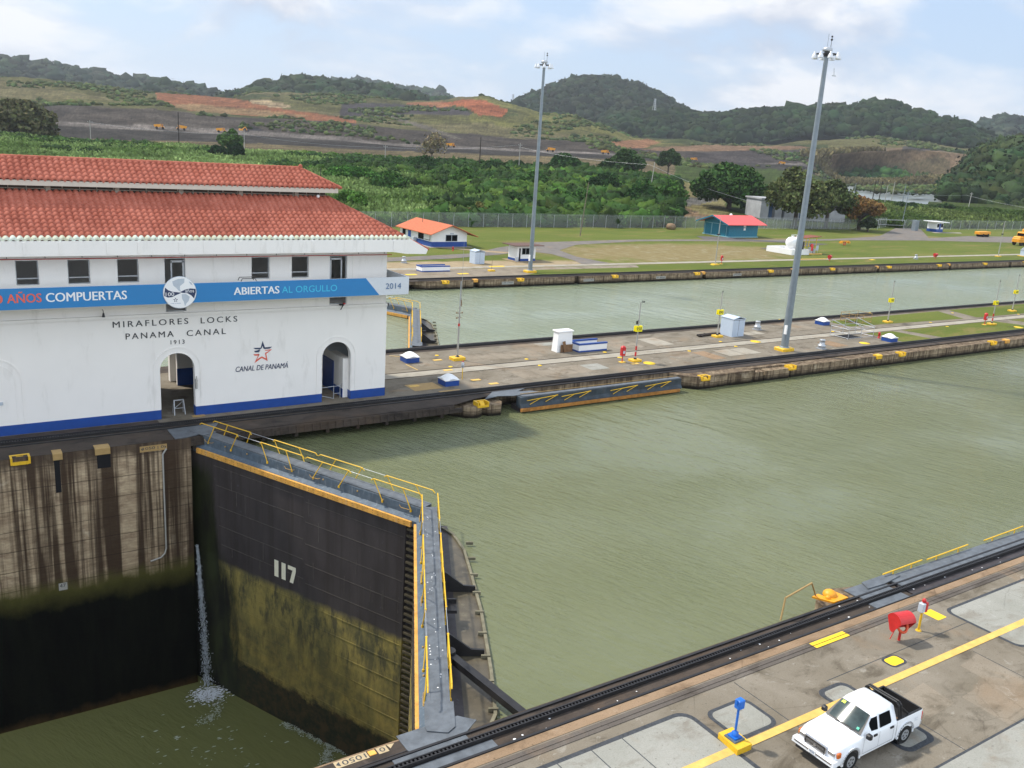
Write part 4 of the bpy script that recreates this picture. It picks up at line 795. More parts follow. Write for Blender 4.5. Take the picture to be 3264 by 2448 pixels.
# ================================================================== MITRE GATES
def gate_leaf(label, A, ang, mirror, number=None, group='mitre gate leaves'):
    # local frame: s along the leaf from heel to tip (x), t upstream (+y) / downstream (-y)
    t = thing('lock_gate', label, 'lock gate', (A[0], A[1], 0), ang, group=group)
    def Mx(mb):
        if mirror: mb.v = [(x, -y, z) for x, y, z in mb.v]
        return mb
    # hull (downstream skin, sloping crown), upstream shell
    Mx(MB().prism([(-1.3, -.28), (17.9, -.28), (18.0, -.05), (18.9, .25), (18.9, 1.5), (-.9, 1.5), (-1.3, .6)], -20.5, -1.16)).build('hull', M['gate'], t)
    Mx(MB().prof([(-.28, -.82), (-.03, -.62), (-.03, -.06), (.10, -.02), (.10, -1.16), (-.28, -1.16)], -.9, 18.9)).build('upper_side', M['steel'], t)
    Mx(MB().box(-.25, 18.35, -.43, -.285, -1.17, -.84)).build('fender_strip', M['orange'], t)
    mb = MB()
    for i in range(46): mb.cyl((-.1 + i * .4, -.43, -.92), (-.1 + i * .4, -.445, -.92), .022, n=5); mb.cyl((-.1 + i * .4, -.43, -1.08), (-.1 + i * .4, -.445, -1.08), .022, n=5)
    Mx(mb).build('bolts', M['rail'], t)
    # seams on the plating
    mb = MB(); zz = [-1.75, -3.1, -4.6, -6.0, -7.35]; rr = random.Random(3)
    for i, z in enumerate(zz): mb.box(1.3 + .15 * i, 9.7, -.292, -.28, z - .02, z + .02).box(9.9, 17.8, -.292, -.28, z - .28, z - .25)
    for i in range(16): x = rr.uniform(2, 17.6); z = rr.choice(zz); mb.box(x, x + .03, -.292, -.28, z - rr.uniform(.6, 1.4), z)
    Mx(mb).build('plate_seams', plain_seam, t)
    mb = MB()
    for i, z in enumerate([-9.1, -10.4, -11.7, -13.0, -14.3, -15.6]): mb.box(1.6, 17.8, -.30, -.28, z - .03, z + .03)
    for x in (9.3, 9.7): mb.box(x, x + .04, -.295, -.28, -15, -9)
    Mx(mb).build('lower_seams', M['gate'], t)
    # walkway
    Mx(MB().box(-.6, 18.85, 0.0, .12, -.25, .045).box(-.6, 18.85, .74, .86, -.25, .045).box(-.6, 18.85, .12, .74, -.02, .03)).build('walkway', M['plate'], t)
    Mx(MB().prism([(-1.6, -.05), (-1.35, -.12), (.15, -.12), (.15, .98), (-1.35, .98), (-1.7, .7)], .047, .075)).build('hinge_plate', M['plate'], t)
    # upstream deck (low, curved outer rim) with knees
    rim = [(-.6, 1.5), (.0, 2.35), (1.0, 2.72), (4, 2.8), (9, 2.75), (13.0, 2.5), (15.6, 2.3), (17.6, 1.8), (18.5, 1.2)]
    Mx(MB().prism([(-.6, .9)] + rim + [(18.6, .9)], -1.6, -1.17)).build('buoyancy_deck', M['gatedeck'], t)
    mb = MB()
    for i in range(len(rim) - 1):
        a, b = Vector(rim[i] + (-1.12,)), Vector(rim[i + 1] + (-1.12,)); mb.beam(a, b, .14, .12)
    for i in range(9): x = 1.2 + 1.9 * i; mb.box(x, x + .1, 2.45, 2.85, -1.16, -1.0)
    Mx(mb).build('rim', M['gaterim'], t)
    for x in (5.2, 11.0): Mx(MB().prof([(.9, -.1), (1.1, -.12), (2.0, -.82), (2.6, -.86), (2.6, -1.16), (.9, -1.16)], x, x + .12)).build('bracket_plate', M['rail'], t)
    mb = MB()
    mb.box(7.7, 8.5, .95, 1.5, -.5, -.35).box(7.7, 8.5, .95, 1.05, -.35, -.1).box(8.4, 8.5, 1.05, 1.5, -.35, -.15)
    Mx(mb).build('winch_box', M['rail'], t)
    # mitre post with rungs
    mb = MB(); mb.box(18.9, 19.15, -.3, .5, -20, -.6)
    for i in range(44): mb.box(18.0, 18.9, -.30, -.12, -1.5 - i * .42, -1.36 - i * .42)
    mb.box(18.75, 18.85, -.34, -.10, -20, -1.2)
    Mx(mb).build('mitre_post', M['gatedeck'], t)
    # handrails: four yellow lengths each side on leaning posts, joined by rods
    for side, yy, yb in ((0, -.02, -.10), (1, .88, .90)):
        off = (0, .25)[side]
        for (s0, s1, p) in ((-.25, 3.45, ((1.15, .6), (3.4, 2.85))), (5.6, 9.45, ((5.65, 6.3), (7.9, 8.5))), (9.65, 13.35, ((11.05, 10.35), (13.2, 12.5))), (15.05, 18.75, ((15.2, 15.95), (17.4, 18.1)))):
            mb = MB(); s0 += off; s1 += off; mb.tube([(s0 - .05, yy, .74), (s0 + .12, yy, .86), (s1 - .12, yy, .86), (s1 + .05, yy, .72)], .034, 6)
            for a, b in p:
                mb.cyl((a + off, yy, .84), (b + off, yb, -.3), .03, n=6).cyl((a + off, yy, .88), (a + off, yy, .80), .05, n=6).cyl((b + off, yb, -.28), (b + off, yb, -.40), .06, n=6)
            Mx(mb).build('handrail', M['yellow'], t)
        mb = MB().tube([(3.45 + off, yy, .84), (5.6 + off, yy, .84)], .016, 5).tube([(13.35 + off, yy, .84), (15.05 + off, yy, .84)], .014, 5)
        Mx(mb).build('tie_rod', M['galv'], t)
    for s in (.5, 8.1, 10.3, 17.5):
        mb = MB(); mb.tube([(s - .25, -.12, -.18), (s - .1, -.14, -.30), (s + .45, -.14, -.28), (s + .65, -.12, -.2)], .022, 5); Mx(mb).build('latch', M['ochre'], t)
    for s in (2.3, 4.4, 11.2, 14.0, 16.0): Mx(MB().ball((s, -.10, -.22), .06, 6, 4)).build('lug', M['ochre'], t)
    if number:
        mb = MB(); y = -.305; fac = -1 if mirror else 1
        def q(x0, x1, z0, z1): mb.quad((x0, y, z0), (x1, y, z0), (x1, y, z1), (x0, y, z1))
        q(7.12, 7.50, -7.98, -6.80); q(7.78, 8.16, -7.98, -6.80); q(8.36, 9.08, -7.08, -6.80); mb.add([(8.78, y, -7.08), (9.08, y, -7.08), (8.84, y, -7.98), (8.52, y, -7.98)], [(0, 1, 2, 3)])
        Mx(mb).build('number', plain('cream_number_paint', (.78, .74, .58), .6, var=.05), t)
    return t
plain_seam = plain('pale_seam', (.085, .075, .065), .7, var=.35, scale=3)
M['gatedeck'] = plain('muddy_gate_steel', (.085, .070, .045), .45, .1, var=.35, scale=1.2, dirt=(.16, .14, .09))
M['gaterim'] = plain('silty_rim', (.17, .155, .105), .7, var=.3, scale=2)
uL = (0.4049, -0.91436); angL = math.atan2(uL[1], uL[0])
uR = (0.4565, 0.8897); angR = math.atan2(uR[1], uR[0])
gL = gate_leaf('far leaf of the closed lock gate with white number 117 on its dark plating', (15.66, 59.68), angL, False, True)
gR = gate_leaf('near leaf of the closed lock gate with grey walkway pointing away from the near wall', (14.74, 25.84), angR, True)
DX, DY = 27.7, 55.0
dup(gR, (14.74 + DX, 25.84 + DY, 0), angR, 'gate leaf with dark walkway in the far lane beside the control house corner')
g4 = dup(gL, (15.66 + DX, 59.68 + DY, 0), angL, 'gate leaf of the far lane with orange fender half hidden behind the control house')
for ch in list(g4.children):
    if ch.name.startswith('number'): bpy.data.objects.remove(ch)
# steel arm that pushes the near leaf
st = thing('gate_strut', 'black steel strut from the near gate leaf into the near wall', 'strut', (19, 26, -.7)); MB().beam((17.6, 29.2, -.55), (18.4, 23.0, -.75), .34, .30).build('arm', M['rail'], st, True); MB().cyl((17.6, 29.2, -.9), (17.6, 29.2, -.3), .28).build('pin', M['rail'], st, True)
# gate parked open in the recess of the middle wall
rg = thing('lock_gate', 'blue grey gate leaf folded open in the recess of the middle wall', 'lock gate', (41.4, 60, 0), group='open gate leaves')
MB().box(41.6, 59.9, 59.75, 61.0, -20, -.86).build('hull', M['gate'], rg, True)
MB().prof([(59.42, -.84), (59.62, -.55), (59.62, .0), (60.25, .02), (60.25, -.9), (59.42, -.9)], 41.6, 59.9).build('upper_side', M['steeldark'], rg, True)
MB().box(41.5, 59.5, 59.26, 59.42, -1.14, -.88).build('fender_strip', M['rustorange'], rg, True)
MB().box(41.9, 59.9, 59.75, 60.20, .02, .05).build('walkway', M['plate'], rg, True)
MB().prism([(39.9, 60.6), (41.2, 60.2), (44.2, 60.35), (43.6, 61.0), (41.5, 61.3)], .04, .08).build('hinge_plate', M['plate'], rg, True)
for s0 in (42.2, 45.8, 51.2, 55.3):
    mb = MB(); mb.tube([(s0, 59.53, -.28), (s0 + 3.2, 59.55, -.10)], .035).tube([(s0 + .3, 59.50, -.62), (s0 + 1.4, 59.55, -.2)], .03).tube([(s0 + 1.9, 59.50, -.54), (s0 + 3.0, 59.55, -.14)], .03); mb.build('handrail', M['yellow'], rg, True)
# yellow handrail along its far edge
mb = MB(); mb.tube([(42.0, 60.35, .10), (59.5, 60.35, .10)], .03); mb.build('handrail', M['ochre'], rg, True)
# open gate at the near wall
rn = thing('lock_gate', 'open gate leaf lying along the near wall with yellow rails at its edge', 'lock gate', (41, 24, 0), group='open gate leaves')
MB().box(40.6, 60.2, 22.6, 24.35, -20, -.03).build('hull', M['gate'], rn, True)
MB().box(40.7, 60.2, 23.25, 24.40, -.03, .05).build('walkway', M['plate'], rn, True)
MB().prism([(38.7, 23.95), (39.0, 24.55), (41.2, 24.55), (41.6, 24.1), (40.0, 23.9)], .05, .10).build('hinge_plate', M['plate'], rn, True)
for a, b in ((40.6, 44.0), (44.5, 48.4), (50.1, 54.3), (54.8, 59)):
    mb = MB(); mb.tube([(a, 24.45, .22), (b, 24.45, .30)], .04); mb.cyl((a + .9, 24.45, .25), (a + .9, 24.45, -.1), .03, n=6).cyl((b - .9, 24.45, .25), (b - .9, 24.45, -.1), .03, n=6); mb.build('handrail', M['yellow'], rn, True)
# steel cover plates by the hinges
def plates(lst, label, z=.03):
    for i, (pts, lb) in enumerate(lst): tag(MB().prism(pts, .0 if z > 0 else 0, z + .004 * i).build('steel_plate', M['plate']), lb, 'cover plate', 'steel cover plates over the gate hinges')
plates([([(12.9, 23.86), (12.95, 23.76), (15.2, 23.76), (15.9, 24.2), (15.4, 24.75), (12.9, 24.75)], 'steel cover plate where the near gate leaf meets the wall'), ([(12.2, 23.3), (12.2, 23.64), (15.1, 23.64), (15.1, 23.3)], 'steel plate between the rails beside the near gate'), ([(12.0, 22.5), (12.0, 22.98), (15.8, 22.98), (15.8, 22.5)], 'blue grey steel plate on the land side of the near rack rail'),
        ([(37.5, 23.76), (37.5, 24.5), (39.4, 24.5), (40.2, 23.76)], 'steel plate beside the yellow bollard on the near wall'), ([(37.6, 23.3), (37.6, 23.64), (40.0, 23.64), (40.0, 23.3)], 'steel plate between the rails near the yellow bollard'), ([(37.4, 22.5), (37.4, 22.98), (40.0, 22.98), (40.0, 22.5)], 'blue steel plate behind the red life ring stand'),
        ([(13.8, 59.0 + .6), (13.8, 61.7), (17.3, 61.9), (16.4, 60.3), (14.6, 59.65)], 'blue grey plates at the heel of gate 117 below the building'), ([(38.5, 60.3), (40.2, 61.9), (43.5, 61.9), (42.2, 61.2)], 'pale blue plate beside the recessed gate hinge')], '')
# bollard on the near wall nose, corner rail
bo = thing('mooring_bollard', 'fat yellow bollard hooks on the near wall nose', 'bollard', (36.2, 24.2, 0))
MB().prism([(35.4, 24.75), (35.9, 24.8), (36.0, 24.5), (36.9, 24.75), (37.0, 23.85), (35.9, 23.85)], -.02, .07).build('base', M['amber'], bo, True)
MB().lathe([(.34, 0), (.33, .10), (.25, .20), (.12, .27), (.03, .29)], (36.35, 24.45, .07), 14).build('post', M['amber'], bo, True); MB().ball((35.95, 24.25, .10), .13).build('knob', M['amber'], bo, True)
hr = thing('corner_rail', 'bent rusty yellow rail at the end of the near gate recess', 'railing', (32.3, 24.1, 0)); MB().tube([(32.2, 23.95, 0), (32.5, 24.1, 1.0), (35.0, 24.6, .95), (35.6, 24.7, .1)], .045).build('rail_tube', M['ochre'], hr, True)
# white birds droppings flecks on the tow track (paint flecks)
mb = MB(); rr = random.Random(9)
for i in range(60):
    x = rr.uniform(10, 50); y = rr.uniform(22.5, 23.8); r = rr.uniform(.02, .06); mb.add([(x + r * math.cos(a) * rr.uniform(.6, 1.4), y + r * math.sin(a), .012) for a in [k * 1.05 for k in range(6)]], [tuple(range(6))])
for i in range(40):
    s = rr.uniform(1, 18); q = rr.uniform(.15, .7); x = 14.74 + uR[0] * s + uR[1] * q; y = 25.84 + uR[1] * s - uR[0] * q; r = rr.uniform(.015, .04); mb.add([(x + r * math.cos(a) * rr.uniform(.6, 1.4), y + r * math.sin(a), .036) for a in [k * 1.05 for k in range(6)]], [tuple(range(6))])
tag(mb.build('bird_droppings', M['white']), 'white bird droppings dotted over the near tow track and gate walkway', 'droppings', kind='stuff')
# leak and foam in the lower chamber
M['spray'] = plain('grey_spray', (.42, .46, .50), .4, var=.3, scale=8); r = np.random.default_rng(12); n = 2800; tt = r.uniform(0, 1, n); xx = 14.95 + .22 * tt + r.normal(size=n) * (.03 + .13 * tt); yy = 59.3 - .9 * tt + r.normal(size=n) * (.04 + .12 * tt); zz = -7.8 - 10.6 * tt ** 1.2
V, F, T = cards(np.stack([xx, yy, zz], -1), r.uniform(.015, .055, n), np.ones((n, 3)), 13, .8, 4.0)
tag(npmesh('falling_water', V, F, M['spray']), 'thin white spray of leaking water falling beside the gate heel', 'water leak', kind='stuff')
def foam(cx, cy, sx, sy, n, s0, s1, seed, mt):
    rr = random.Random(seed); mb = MB()
    for i in range(n):
        x = rr.gauss(cx, sx); y = rr.gauss(cy, sy); s = rr.uniform(s0, s1); a0 = rr.uniform(0, 6); el = rr.uniform(1, 3.2)
        pts = [(x + s * math.cos(a0 + k) * rr.uniform(.4, 1.3) * el, y + s * math.sin(a0 + k) * rr.uniform(.4, 1.3), LZ + .015 + .0004 * i) for k in (0, .9, 1.8, 2.7, 3.6, 4.5, 5.4)]
        mb.add(pts, [tuple(range(7))])
    return mb.build('foam', mt)
tag(foam(15.0, 57.5, .60, .45, 800, .012, .055, 3, M['foam']), 'white foam where the leak hits the lower water', 'foam', kind='stuff')
tag(foam(13.2, 49.0, 2.0, 3.6, 130, .02, .075, 4, M['foamdim']), 'scattered flecks of foam drifting on the lower water', 'foam', kind='stuff')
mbf = MB(); rr = random.Random(5); cur = [onz(a, b, LZ)[:2] for a, b in ((900, 2312), (950, 2330), (1000, 2352), (1045, 2378), (1075, 2392), (1108, 2400), (1125, 2410))]; cur2 = [onz(a, b, LZ)[:2] for a, b in ((1055, 2385), (1040, 2410), (1035, 2448))]; cur3 = [onz(a, b, LZ)[:2] for a, b in ((700, 2235), (690, 2280), (640, 2310))]
for i in range(1500):
    cc_ = cur if i % 10 < 6 else cur2 if i % 10 < 8 else cur3; t = rr.random() * (len(cc_) - 1); j = int(t); f = t - j; sp = .10 if cc_ is cur else .16
    x = cc_[j][0] * (1 - f) + cc_[j + 1][0] * f + rr.gauss(0, sp) + .15 * math.sin(t * 9); y = cc_[j][1] * (1 - f) + cc_[j + 1][1] * f + rr.gauss(0, sp * 1.6); s = rr.uniform(.012, .05)
    mbf.add([(x + s * math.cos(k) * rr.uniform(.5, 2.0), y + s * math.sin(k) * rr.uniform(.5, 1.6), LZ + .03 + .0001 * i) for k in (0, 1.2, 2.5, 3.8, 5)], [tuple(range(5))])
tag(mbf.build('foam', M['foamdim']), 'curving line of foam on the lower water below gate 117', 'foam', kind='stuff')
# ================================================================== CONTROL HOUSE
ch = thing('control_house', 'long white control house with red tiled double roof and blue base on the middle wall', 'building', (8, 69.4, 0))
XL, XR, YB0, YB1 = -28.0, 31.35, 64.3, 74.5
TH = .55
mw = MB()                                                                  # lower walls with arches
arches = [(-9.9, 1.2), (3.88, 1.2), (15.2, 1.21), (27.16, 1.21)]
def arch_wall(y, yin, xa, xb, arcs, z1, mb, spring=3.55, ztop=None):
    x = xa
    def face(pts, yy): mb.add([(a, yy, b) for a, b in pts], [tuple(range(len(pts)))])
    for cx, r in arcs:
        for yy in (y, yin):
            face([(x, 0), (cx - r, 0), (cx - r, z1), (x, z1)], yy)
            n = 14; arc = [(cx - r * math.cos(math.pi * i / n), spring + r * math.sin(math.pi * i / n)) for i in range(n + 1)]
            for i in range(n): face([arc[i], arc[i + 1], (arc[i + 1][0], z1), (arc[i][0], z1)], yy)
        pts = [(cx - r, 0)] + arc + [(cx + r, 0)]
        for i in range(len(pts) - 1): mb.quad((pts[i][0], y, pts[i][1]), (pts[i + 1][0], y, pts[i + 1][1]), (pts[i + 1][0], yin, pts[i + 1][1]), (pts[i][0], yin, pts[i][1]))
        x = cx + r
    for yy in (y, yin): face([(x, 0), (xb, 0), (xb, z1), (x, z1)], yy)
front = [a for a in arches if a[0] != 3.88]
arch_wall(YB0, YB0 + TH, XL, XR, front, 7.55, mw); arch_wall(YB1, YB1 - TH, XL, XR, [(-9.9, 1.2), (15.6, 1.3), (27.16, 1.21)], 7.55, mw)
for x in (XL, XR): mw.box(x - (TH if x > 0 else 0), x + (0 if x > 0 else TH), YB0 + TH, YB1 - TH, 0, 7.55)
# upper storey: window openings
wins = [(-14.2, -12.7), (-11.2, -9.8), (-5.0, -3.6), (-1.2, .2), (2.6, 3.95), (5.6, 6.9), (8.58, 9.9), (11.57, 12.92), (14.58, 15.96), (20.58, 21.9), (23.57, 24.88), (26.55, 27.94)]
doors = {14.58, 26.55}
ZU, ZW0, ZW1 = 12.1, 9.8, 11.38
x = XL
for a, b in wins:
    for yy in (YB0 + .06, YB0 + .40):
        mw.quad((x, yy, 7.55), (a, yy, 7.55), (a, yy, ZU), (x, yy, ZU))
        z0 = 7.68 if a in doors else ZW0
        mw.quad((a, yy, ZW1), (b, yy, ZW1), (b, yy, ZU), (a, yy, ZU)); mw.quad((a, yy, 7.55), (b, yy, 7.55), (b, yy, z0), (a, yy, z0))
    mw.box(a - .002, a, YB0 + .06, YB0 + .40, z0, ZW1).box(b, b + .002, YB0 + .06, YB0 + .40, z0, ZW1).box(a, b, YB0 + .06, YB0 + .4, z0 - .002, z0)
    x = b
for yy in (YB0 + .06, YB0 + .40): mw.quad((x, yy, 7.55), (XR - .08, yy, 7.55), (XR - .08, yy, ZU), (x, yy, ZU))
mw.box(XR - .35, XR - .08, YB0 + .4, YB1, 7.55, ZU).box(XL, XL + .35, YB0 + .4, YB1, 7.55, ZU).box(XL, XR - .08, YB1 - .35, YB1 - .06, 7.55, ZU)
mw.box(17.9, 18.02, YB0 + .03, YB0 + .06, 7.6, ZU).box(28.4, 28.5, YB0 + .03, YB0 + .06, 7.6, ZU)
mw.build('wall', M['wallwhite'], ch, True)
# cornice strips and lower blue base
mb = MB(); mb.box(XL, XR + .12, YB0 - .14, YB0 - .002, 7.42, 7.60).box(XR + .002, XR + .14, YB0 - .14, YB1, 7.42, 7.60).box(XL, XR + .03, YB0 - .025, YB0 - .002, 7.30, 7.33).box(XL, XR, YB0 + TH, YB1 - TH, 7.56, 7.66)
mb.build('cornice', M['wallwhite'], ch, True)
MB().box(XL, XR, YB0 + .6, YB1 - .6, 6.2, 6.3).build('ceiling', M['wallwhite'], ch, True)
mb = MB(); x = XL
for cx, r in front + [(XR, 0)]:
    mb.box(x, cx - r - (0 if r else -.02), YB0 - .02, YB0 - .001, 0, .68)
    if r: mb.box(cx - r - .001, cx - r + .02, YB0 - .02, YB0 + TH + .02, 0, .68).box(cx + r - .02, cx + r + .001, YB0 - .02, YB0 + TH + .02, 0, .68)
    x = cx + r
mb.box(XR + .001, XR + .02, YB0 - .02, YB1, 0, .68)
mb.build('base_band', M['blue'], ch, True)
mb = MB()                                                                   # moulded arch surrounds
for cx, r in arches:
    for rr_, pr in ((r + .40, .035), (r + .03, .02)):
        n = 20; o_, i_ = rr_ + (.03 if pr > .03 else .0), rr_ - .06
        for i in range(n):
            a, b = math.pi * i / n, math.pi * (i + 1) / n
            P = [(cx - q * math.cos(t), 3.55 + q * math.sin(t)) for q, t in ((i_, a), (o_, a), (o_, b), (i_, b))]
            for k in range(4):
                k2 = (k + 1) % 4; mb.quad((P[k][0], YB0 - pr, P[k][1]), (P[k2][0], YB0 - pr, P[k2][1]), (P[k2][0], YB0 - .001, P[k2][1]), (P[k][0], YB0 - .001, P[k][1]))
            mb.add([(p[0], YB0 - pr, p[1]) for p in P], [(0, 1, 2, 3)])
        for sx in (-1, 1): mb.box(min(cx + sx * i_, cx + sx * o_), max(cx + sx * i_, cx + sx * o_), YB0 - pr, YB0 - .001, .72, 3.55)
mb.build('arch_moulding', M['wallwhite'], ch, True)
# interior: floor, cross walls, blue base
MB().box(XL + .5, XR - .5, YB0 + .3, YB1 - .3, .003, .012).build('floor', M['deck'], ch, True)
MB().box(17.15, 24.5, 72.6, 73.0, 0, 6.2).box(XL + 1, 13.0, 72.6, 73.0, 0, 6.2).box(24.3, 24.6, 66, 73, 0, 6.2).box(12.6, 12.9, 66.5, 73, 0, 6.2).box(27.95, 28.6, YB0 + TH, 68.9, 0, 3.2).box(28.6, 31, YB0 + TH, 66.2, 0, 3.0).build('partition_wall', M['wallwhite'], ch, True)
for bb in ((17.12, 24.5, 72.57, 72.60, 0, 1.4), (27.92, 27.95, YB0 + TH, 66.6, 0, .72), (27.90, 28.6, 66.7, 68.95, 0, 2.6)): MB().box(*bb).build('partition_base', M['blue'], ch, True)
MB().prof([(66.4, 2.4), (69.8, 4.1), (69.8, 4.25), (66.4, 2.55)], 28.0, 30.9).build('stair_hood', M['lightgrey'], ch, True)
# windows
for a, b in wins:
    z0 = 7.68 if a in doors else ZW0
    fr = MB().box(a, a + .06, YB0 + .22, YB0 + .28, z0, ZW1).box(b - .06, b, YB0 + .22, YB0 + .28, z0, ZW1).box(a + .06, b - .06, YB0 + .22, YB0 + .28, ZW1 - .05, ZW1).box(a + .06, b - .06, YB0 + .20, YB0 + .28, z0, z0 + .05)
    nm = 'window'
    if a in doors:
        nm = 'door'; dxl = (a + .42) if a < 20 else a + .06; w_ = (b - .06) if a < 20 else b - .36
        fr.box(dxl, dxl + .11, YB0 + .18, YB0 + .25, 8.7, ZW1 - .22).box(w_ - .11, w_, YB0 + .18, YB0 + .25, 8.7, ZW1 - .22).box(dxl, w_, YB0 + .18, YB0 + .25, ZW1 - .30, ZW1 - .16)
    else: fr.box(a + .06, b - .06, YB0 + .20, YB0 + .28, z0 + .38, z0 + .45)
    f = fr.build(nm, M['galv'], ch, True)
    g_ = MB().box(a + .06, b - .06, YB0 + .28, YB0 + .30, z0 + .05, ZW1 - .05).build('pane', M['glass']); g_.parent = f
# balcony with banner
MB().box(XL, 32.15, 62.62, YB0 + .05, 8.55, 8.70).box(XR - .05, 32.15, YB0 + .05, YB1, 8.55, 8.70).build('balcony_floor', M['wallwhite'], ch, True)
MB().box(XL, 32.30, 62.50, 62.60, 8.60, 9.95).box(32.18, 32.30, 62.60, 71, 8.60, 9.95).build('balcony_parapet', M['bannerw'], ch, True)
bn = thing('banner', 'long blue anniversary banner along the balcony reading COMPUERTAS ABIERTAS AL ORGULLO 2014', 'banner', (15, 62.48, 9.3))
MB().add([(XL, 62.47, 8.62), (29.8, 62.47, 8.62), (28.65, 62.47, 9.94), (XL, 62.47, 9.94), (XL, 62.495, 8.62), (29.8, 62.495, 8.62), (28.65, 62.495, 9.94), (XL, 62.495, 9.94)], [(0, 1, 2, 3), (0, 4, 5, 1), (1, 5, 6, 2), (2, 6, 7, 3), (3, 7, 4, 0), (7, 6, 5, 4)]).build('blue_field', M['banner'], bn, True)
Yb = 62.462
def wt(name, s, x0, x1, z0, z1, mt, par, y=Yb, **k):
    mb = MB(); put_text(mb, s, (x0, y, z0), (1, 0, 0), (0, 0, 1), x1 - x0, z1 - z0, **k); return mb.build(name, M[mt], par, True)
wt('lettering', 'AÑOS', 4.86, 6.74, 9.04, 9.74, 'salmon', bn, bold=.025); wt('lettering', '100', 3.25, 4.62, 9.04, 9.60, 'salmon', bn, bold=.025); wt('lettering', 'COMPUERTAS', 7.0, 11.73, 9.03, 9.60, 'white', bn, bold=.03); wt('lettering', 'ABIERTAS', 18.72, 21.95, 9.04, 9.57, 'white', bn, bold=.04)
wt('lettering', 'AL ORGULLO', 22.15, 26.35, 9.05, 9.53, 'cyan', bn, bold=.0); wt('lettering', '2014', 30.32, 31.62, 9.06, 9.50, 'slate', bn, bold=0)
# round emblem
em = thing('round_emblem', 'round white 100 anos emblem with navy wave and grey continents on the banner', 'emblem', (15.08, 62.44, 9.36))
cx, cz, rad = 15.08, 9.36, 1.06
MB().cyl((cx, 62.455, cz), (cx, 62.40, cz), rad, n=40, smooth=False).build('disc', M['white'], em, True)
MB().cyl((cx, 62.46, cz), (cx, 62.43, cz), rad + .03, n=40, smooth=False).build('rim', M['lightgrey'], em, True)
def em_poly(mb, pts, y=62.396): mb.add([(cx + a * rad, y, cz + b * rad) for a, b in pts], [tuple(range(len(pts)))])
mb = MB(); em_poly(mb, [(-.97, -.18), (-.90, .34), (-.70, .16), (-.45, .06), (0, 0), (.05, -.04), (-.2, -.14), (-.5, -.28), (-.75, -.30)])
em_poly(mb, [(.0, .02), (.30, .17), (.65, .24), (.97, .2), (.98, -.02), (.86, -.42), (.70, -.22), (.45, -.06), (.15, -.03)])
mb.build('wave', M['navy'], em, True)
mb = MB(); EY = 62.3985; em_poly(mb, [(-.45, .72), (-.1, .86), (.3, .88), (.28, .62), (.02, .42), (.0, .22), (.06, .06), (-.06, .1), (-.22, .3), (-.4, .46)], EY); em_poly(mb, [(.55, .70), (.72, .62), (.8, .42), (.66, .5)], EY); em_poly(mb, [(.1, -.12), (.35, -.1), (.6, -.3), (.52, -.55), (.38, -.72), (.28, -.9), (.22, -.6), (.12, -.4)], EY)
mb.build('continents', M['lightgrey'], em, True)
wt('lettering', '100', cx - .93, cx - .38, cz - .22, cz + .03, 'white', em, 62.392); wt('lettering', 'años', cx + .34, cx + .92, cz - .02, cz + .2, 'white', em, 62.392)
def star(mb, sx, sz, r0, r1, y): mb.add([(sx + (r0 if i % 2 == 0 else r1) * math.sin(i * math.pi / 5), y, sz + (r0 if i % 2 == 0 else r1) * math.cos(i * math.pi / 5)) for i in range(10)], [tuple(range(10))])
mb = MB(); star(mb, cx - .3, cz - .50, .17, .07, 62.394); mb.build('small_star', M['navy'], em, True)
mb = MB(); star(mb, cx - .3, cz - .50, .09, .04, 62.39); mb.build('small_star_centre', M['white'], em, True)
wt('lettering', 'CANAL DE PANAMÁ', cx - .62, cx + .05, cz - .76, cz - .69, 'slate', em, 62.394)
# wall lettering (serifed capitals)
def serif(name, s, x0, x1, z0, z1, mt, par):
    mb = MB(); put_text(mb, s, (x0, YB0 - .02, z0), (1, 0, 0), (0, 0, 1), x1 - x0, z1 - z0, bold=.014, space=1.35)
    return mb.build(name, M[mt], par, True)
wl = thing('wall_lettering', 'black wall lettering MIRAFLORES LOCKS PANAMA CANAL 1913 above the arch', 'lettering', (15.3, YB0 - .02, 6.3))
serif('lettering', 'MIRAFLORES', 11.10, 16.03, 6.78, 7.20, 'letter', wl); serif('lettering', 'LOCKS', 16.89, 19.47, 6.76, 7.18, 'letter', wl)
serif('lettering', 'PANAMA', 11.88, 15.02, 5.93, 6.34, 'letter', wl); serif('lettering', 'CANAL', 15.9, 18.63, 5.90, 6.32, 'letter', wl); serif('lettering', '1913', 14.8, 15.74, 5.38, 5.68, 'letter', wl)
lg = thing('wall_logo', 'blue and red star emblem with CANAL DE PANAMÁ below it on the white wall', 'emblem', (21.3, YB0 - .02, 4.2))
sx, sz = 21.27, 4.42; yl = YB0 - .022
def tri(mb, pts): mb.add([(sx + a, yl, sz + b) for a, b in pts], [tuple(range(len(pts)))])
mb = MB(); tri(mb, [(-.10, .28), (.05, .78), (.22, .28), (.10, .22), (.05, .42), (-.03, .22)]); tri(mb, [(-.66, .30), (-.10, .28), (-.03, .22), (-.14, .17), (-.5, .19)]); tri(mb, [(.10, .22), (.22, .28), (.76, .30), (.6, .17), (.2, .15)])
tri(mb, [(-.60, .06), (-.34, .10), (-.22, .0), (-.14, .06), (-.22, -.06), (-.5, -.05)]); tri(mb, [(-.34, .10), (-.22, .15), (-.10, .12), (-.22, .02)]); mb.build('blue_half', M['navy'], lg, True)
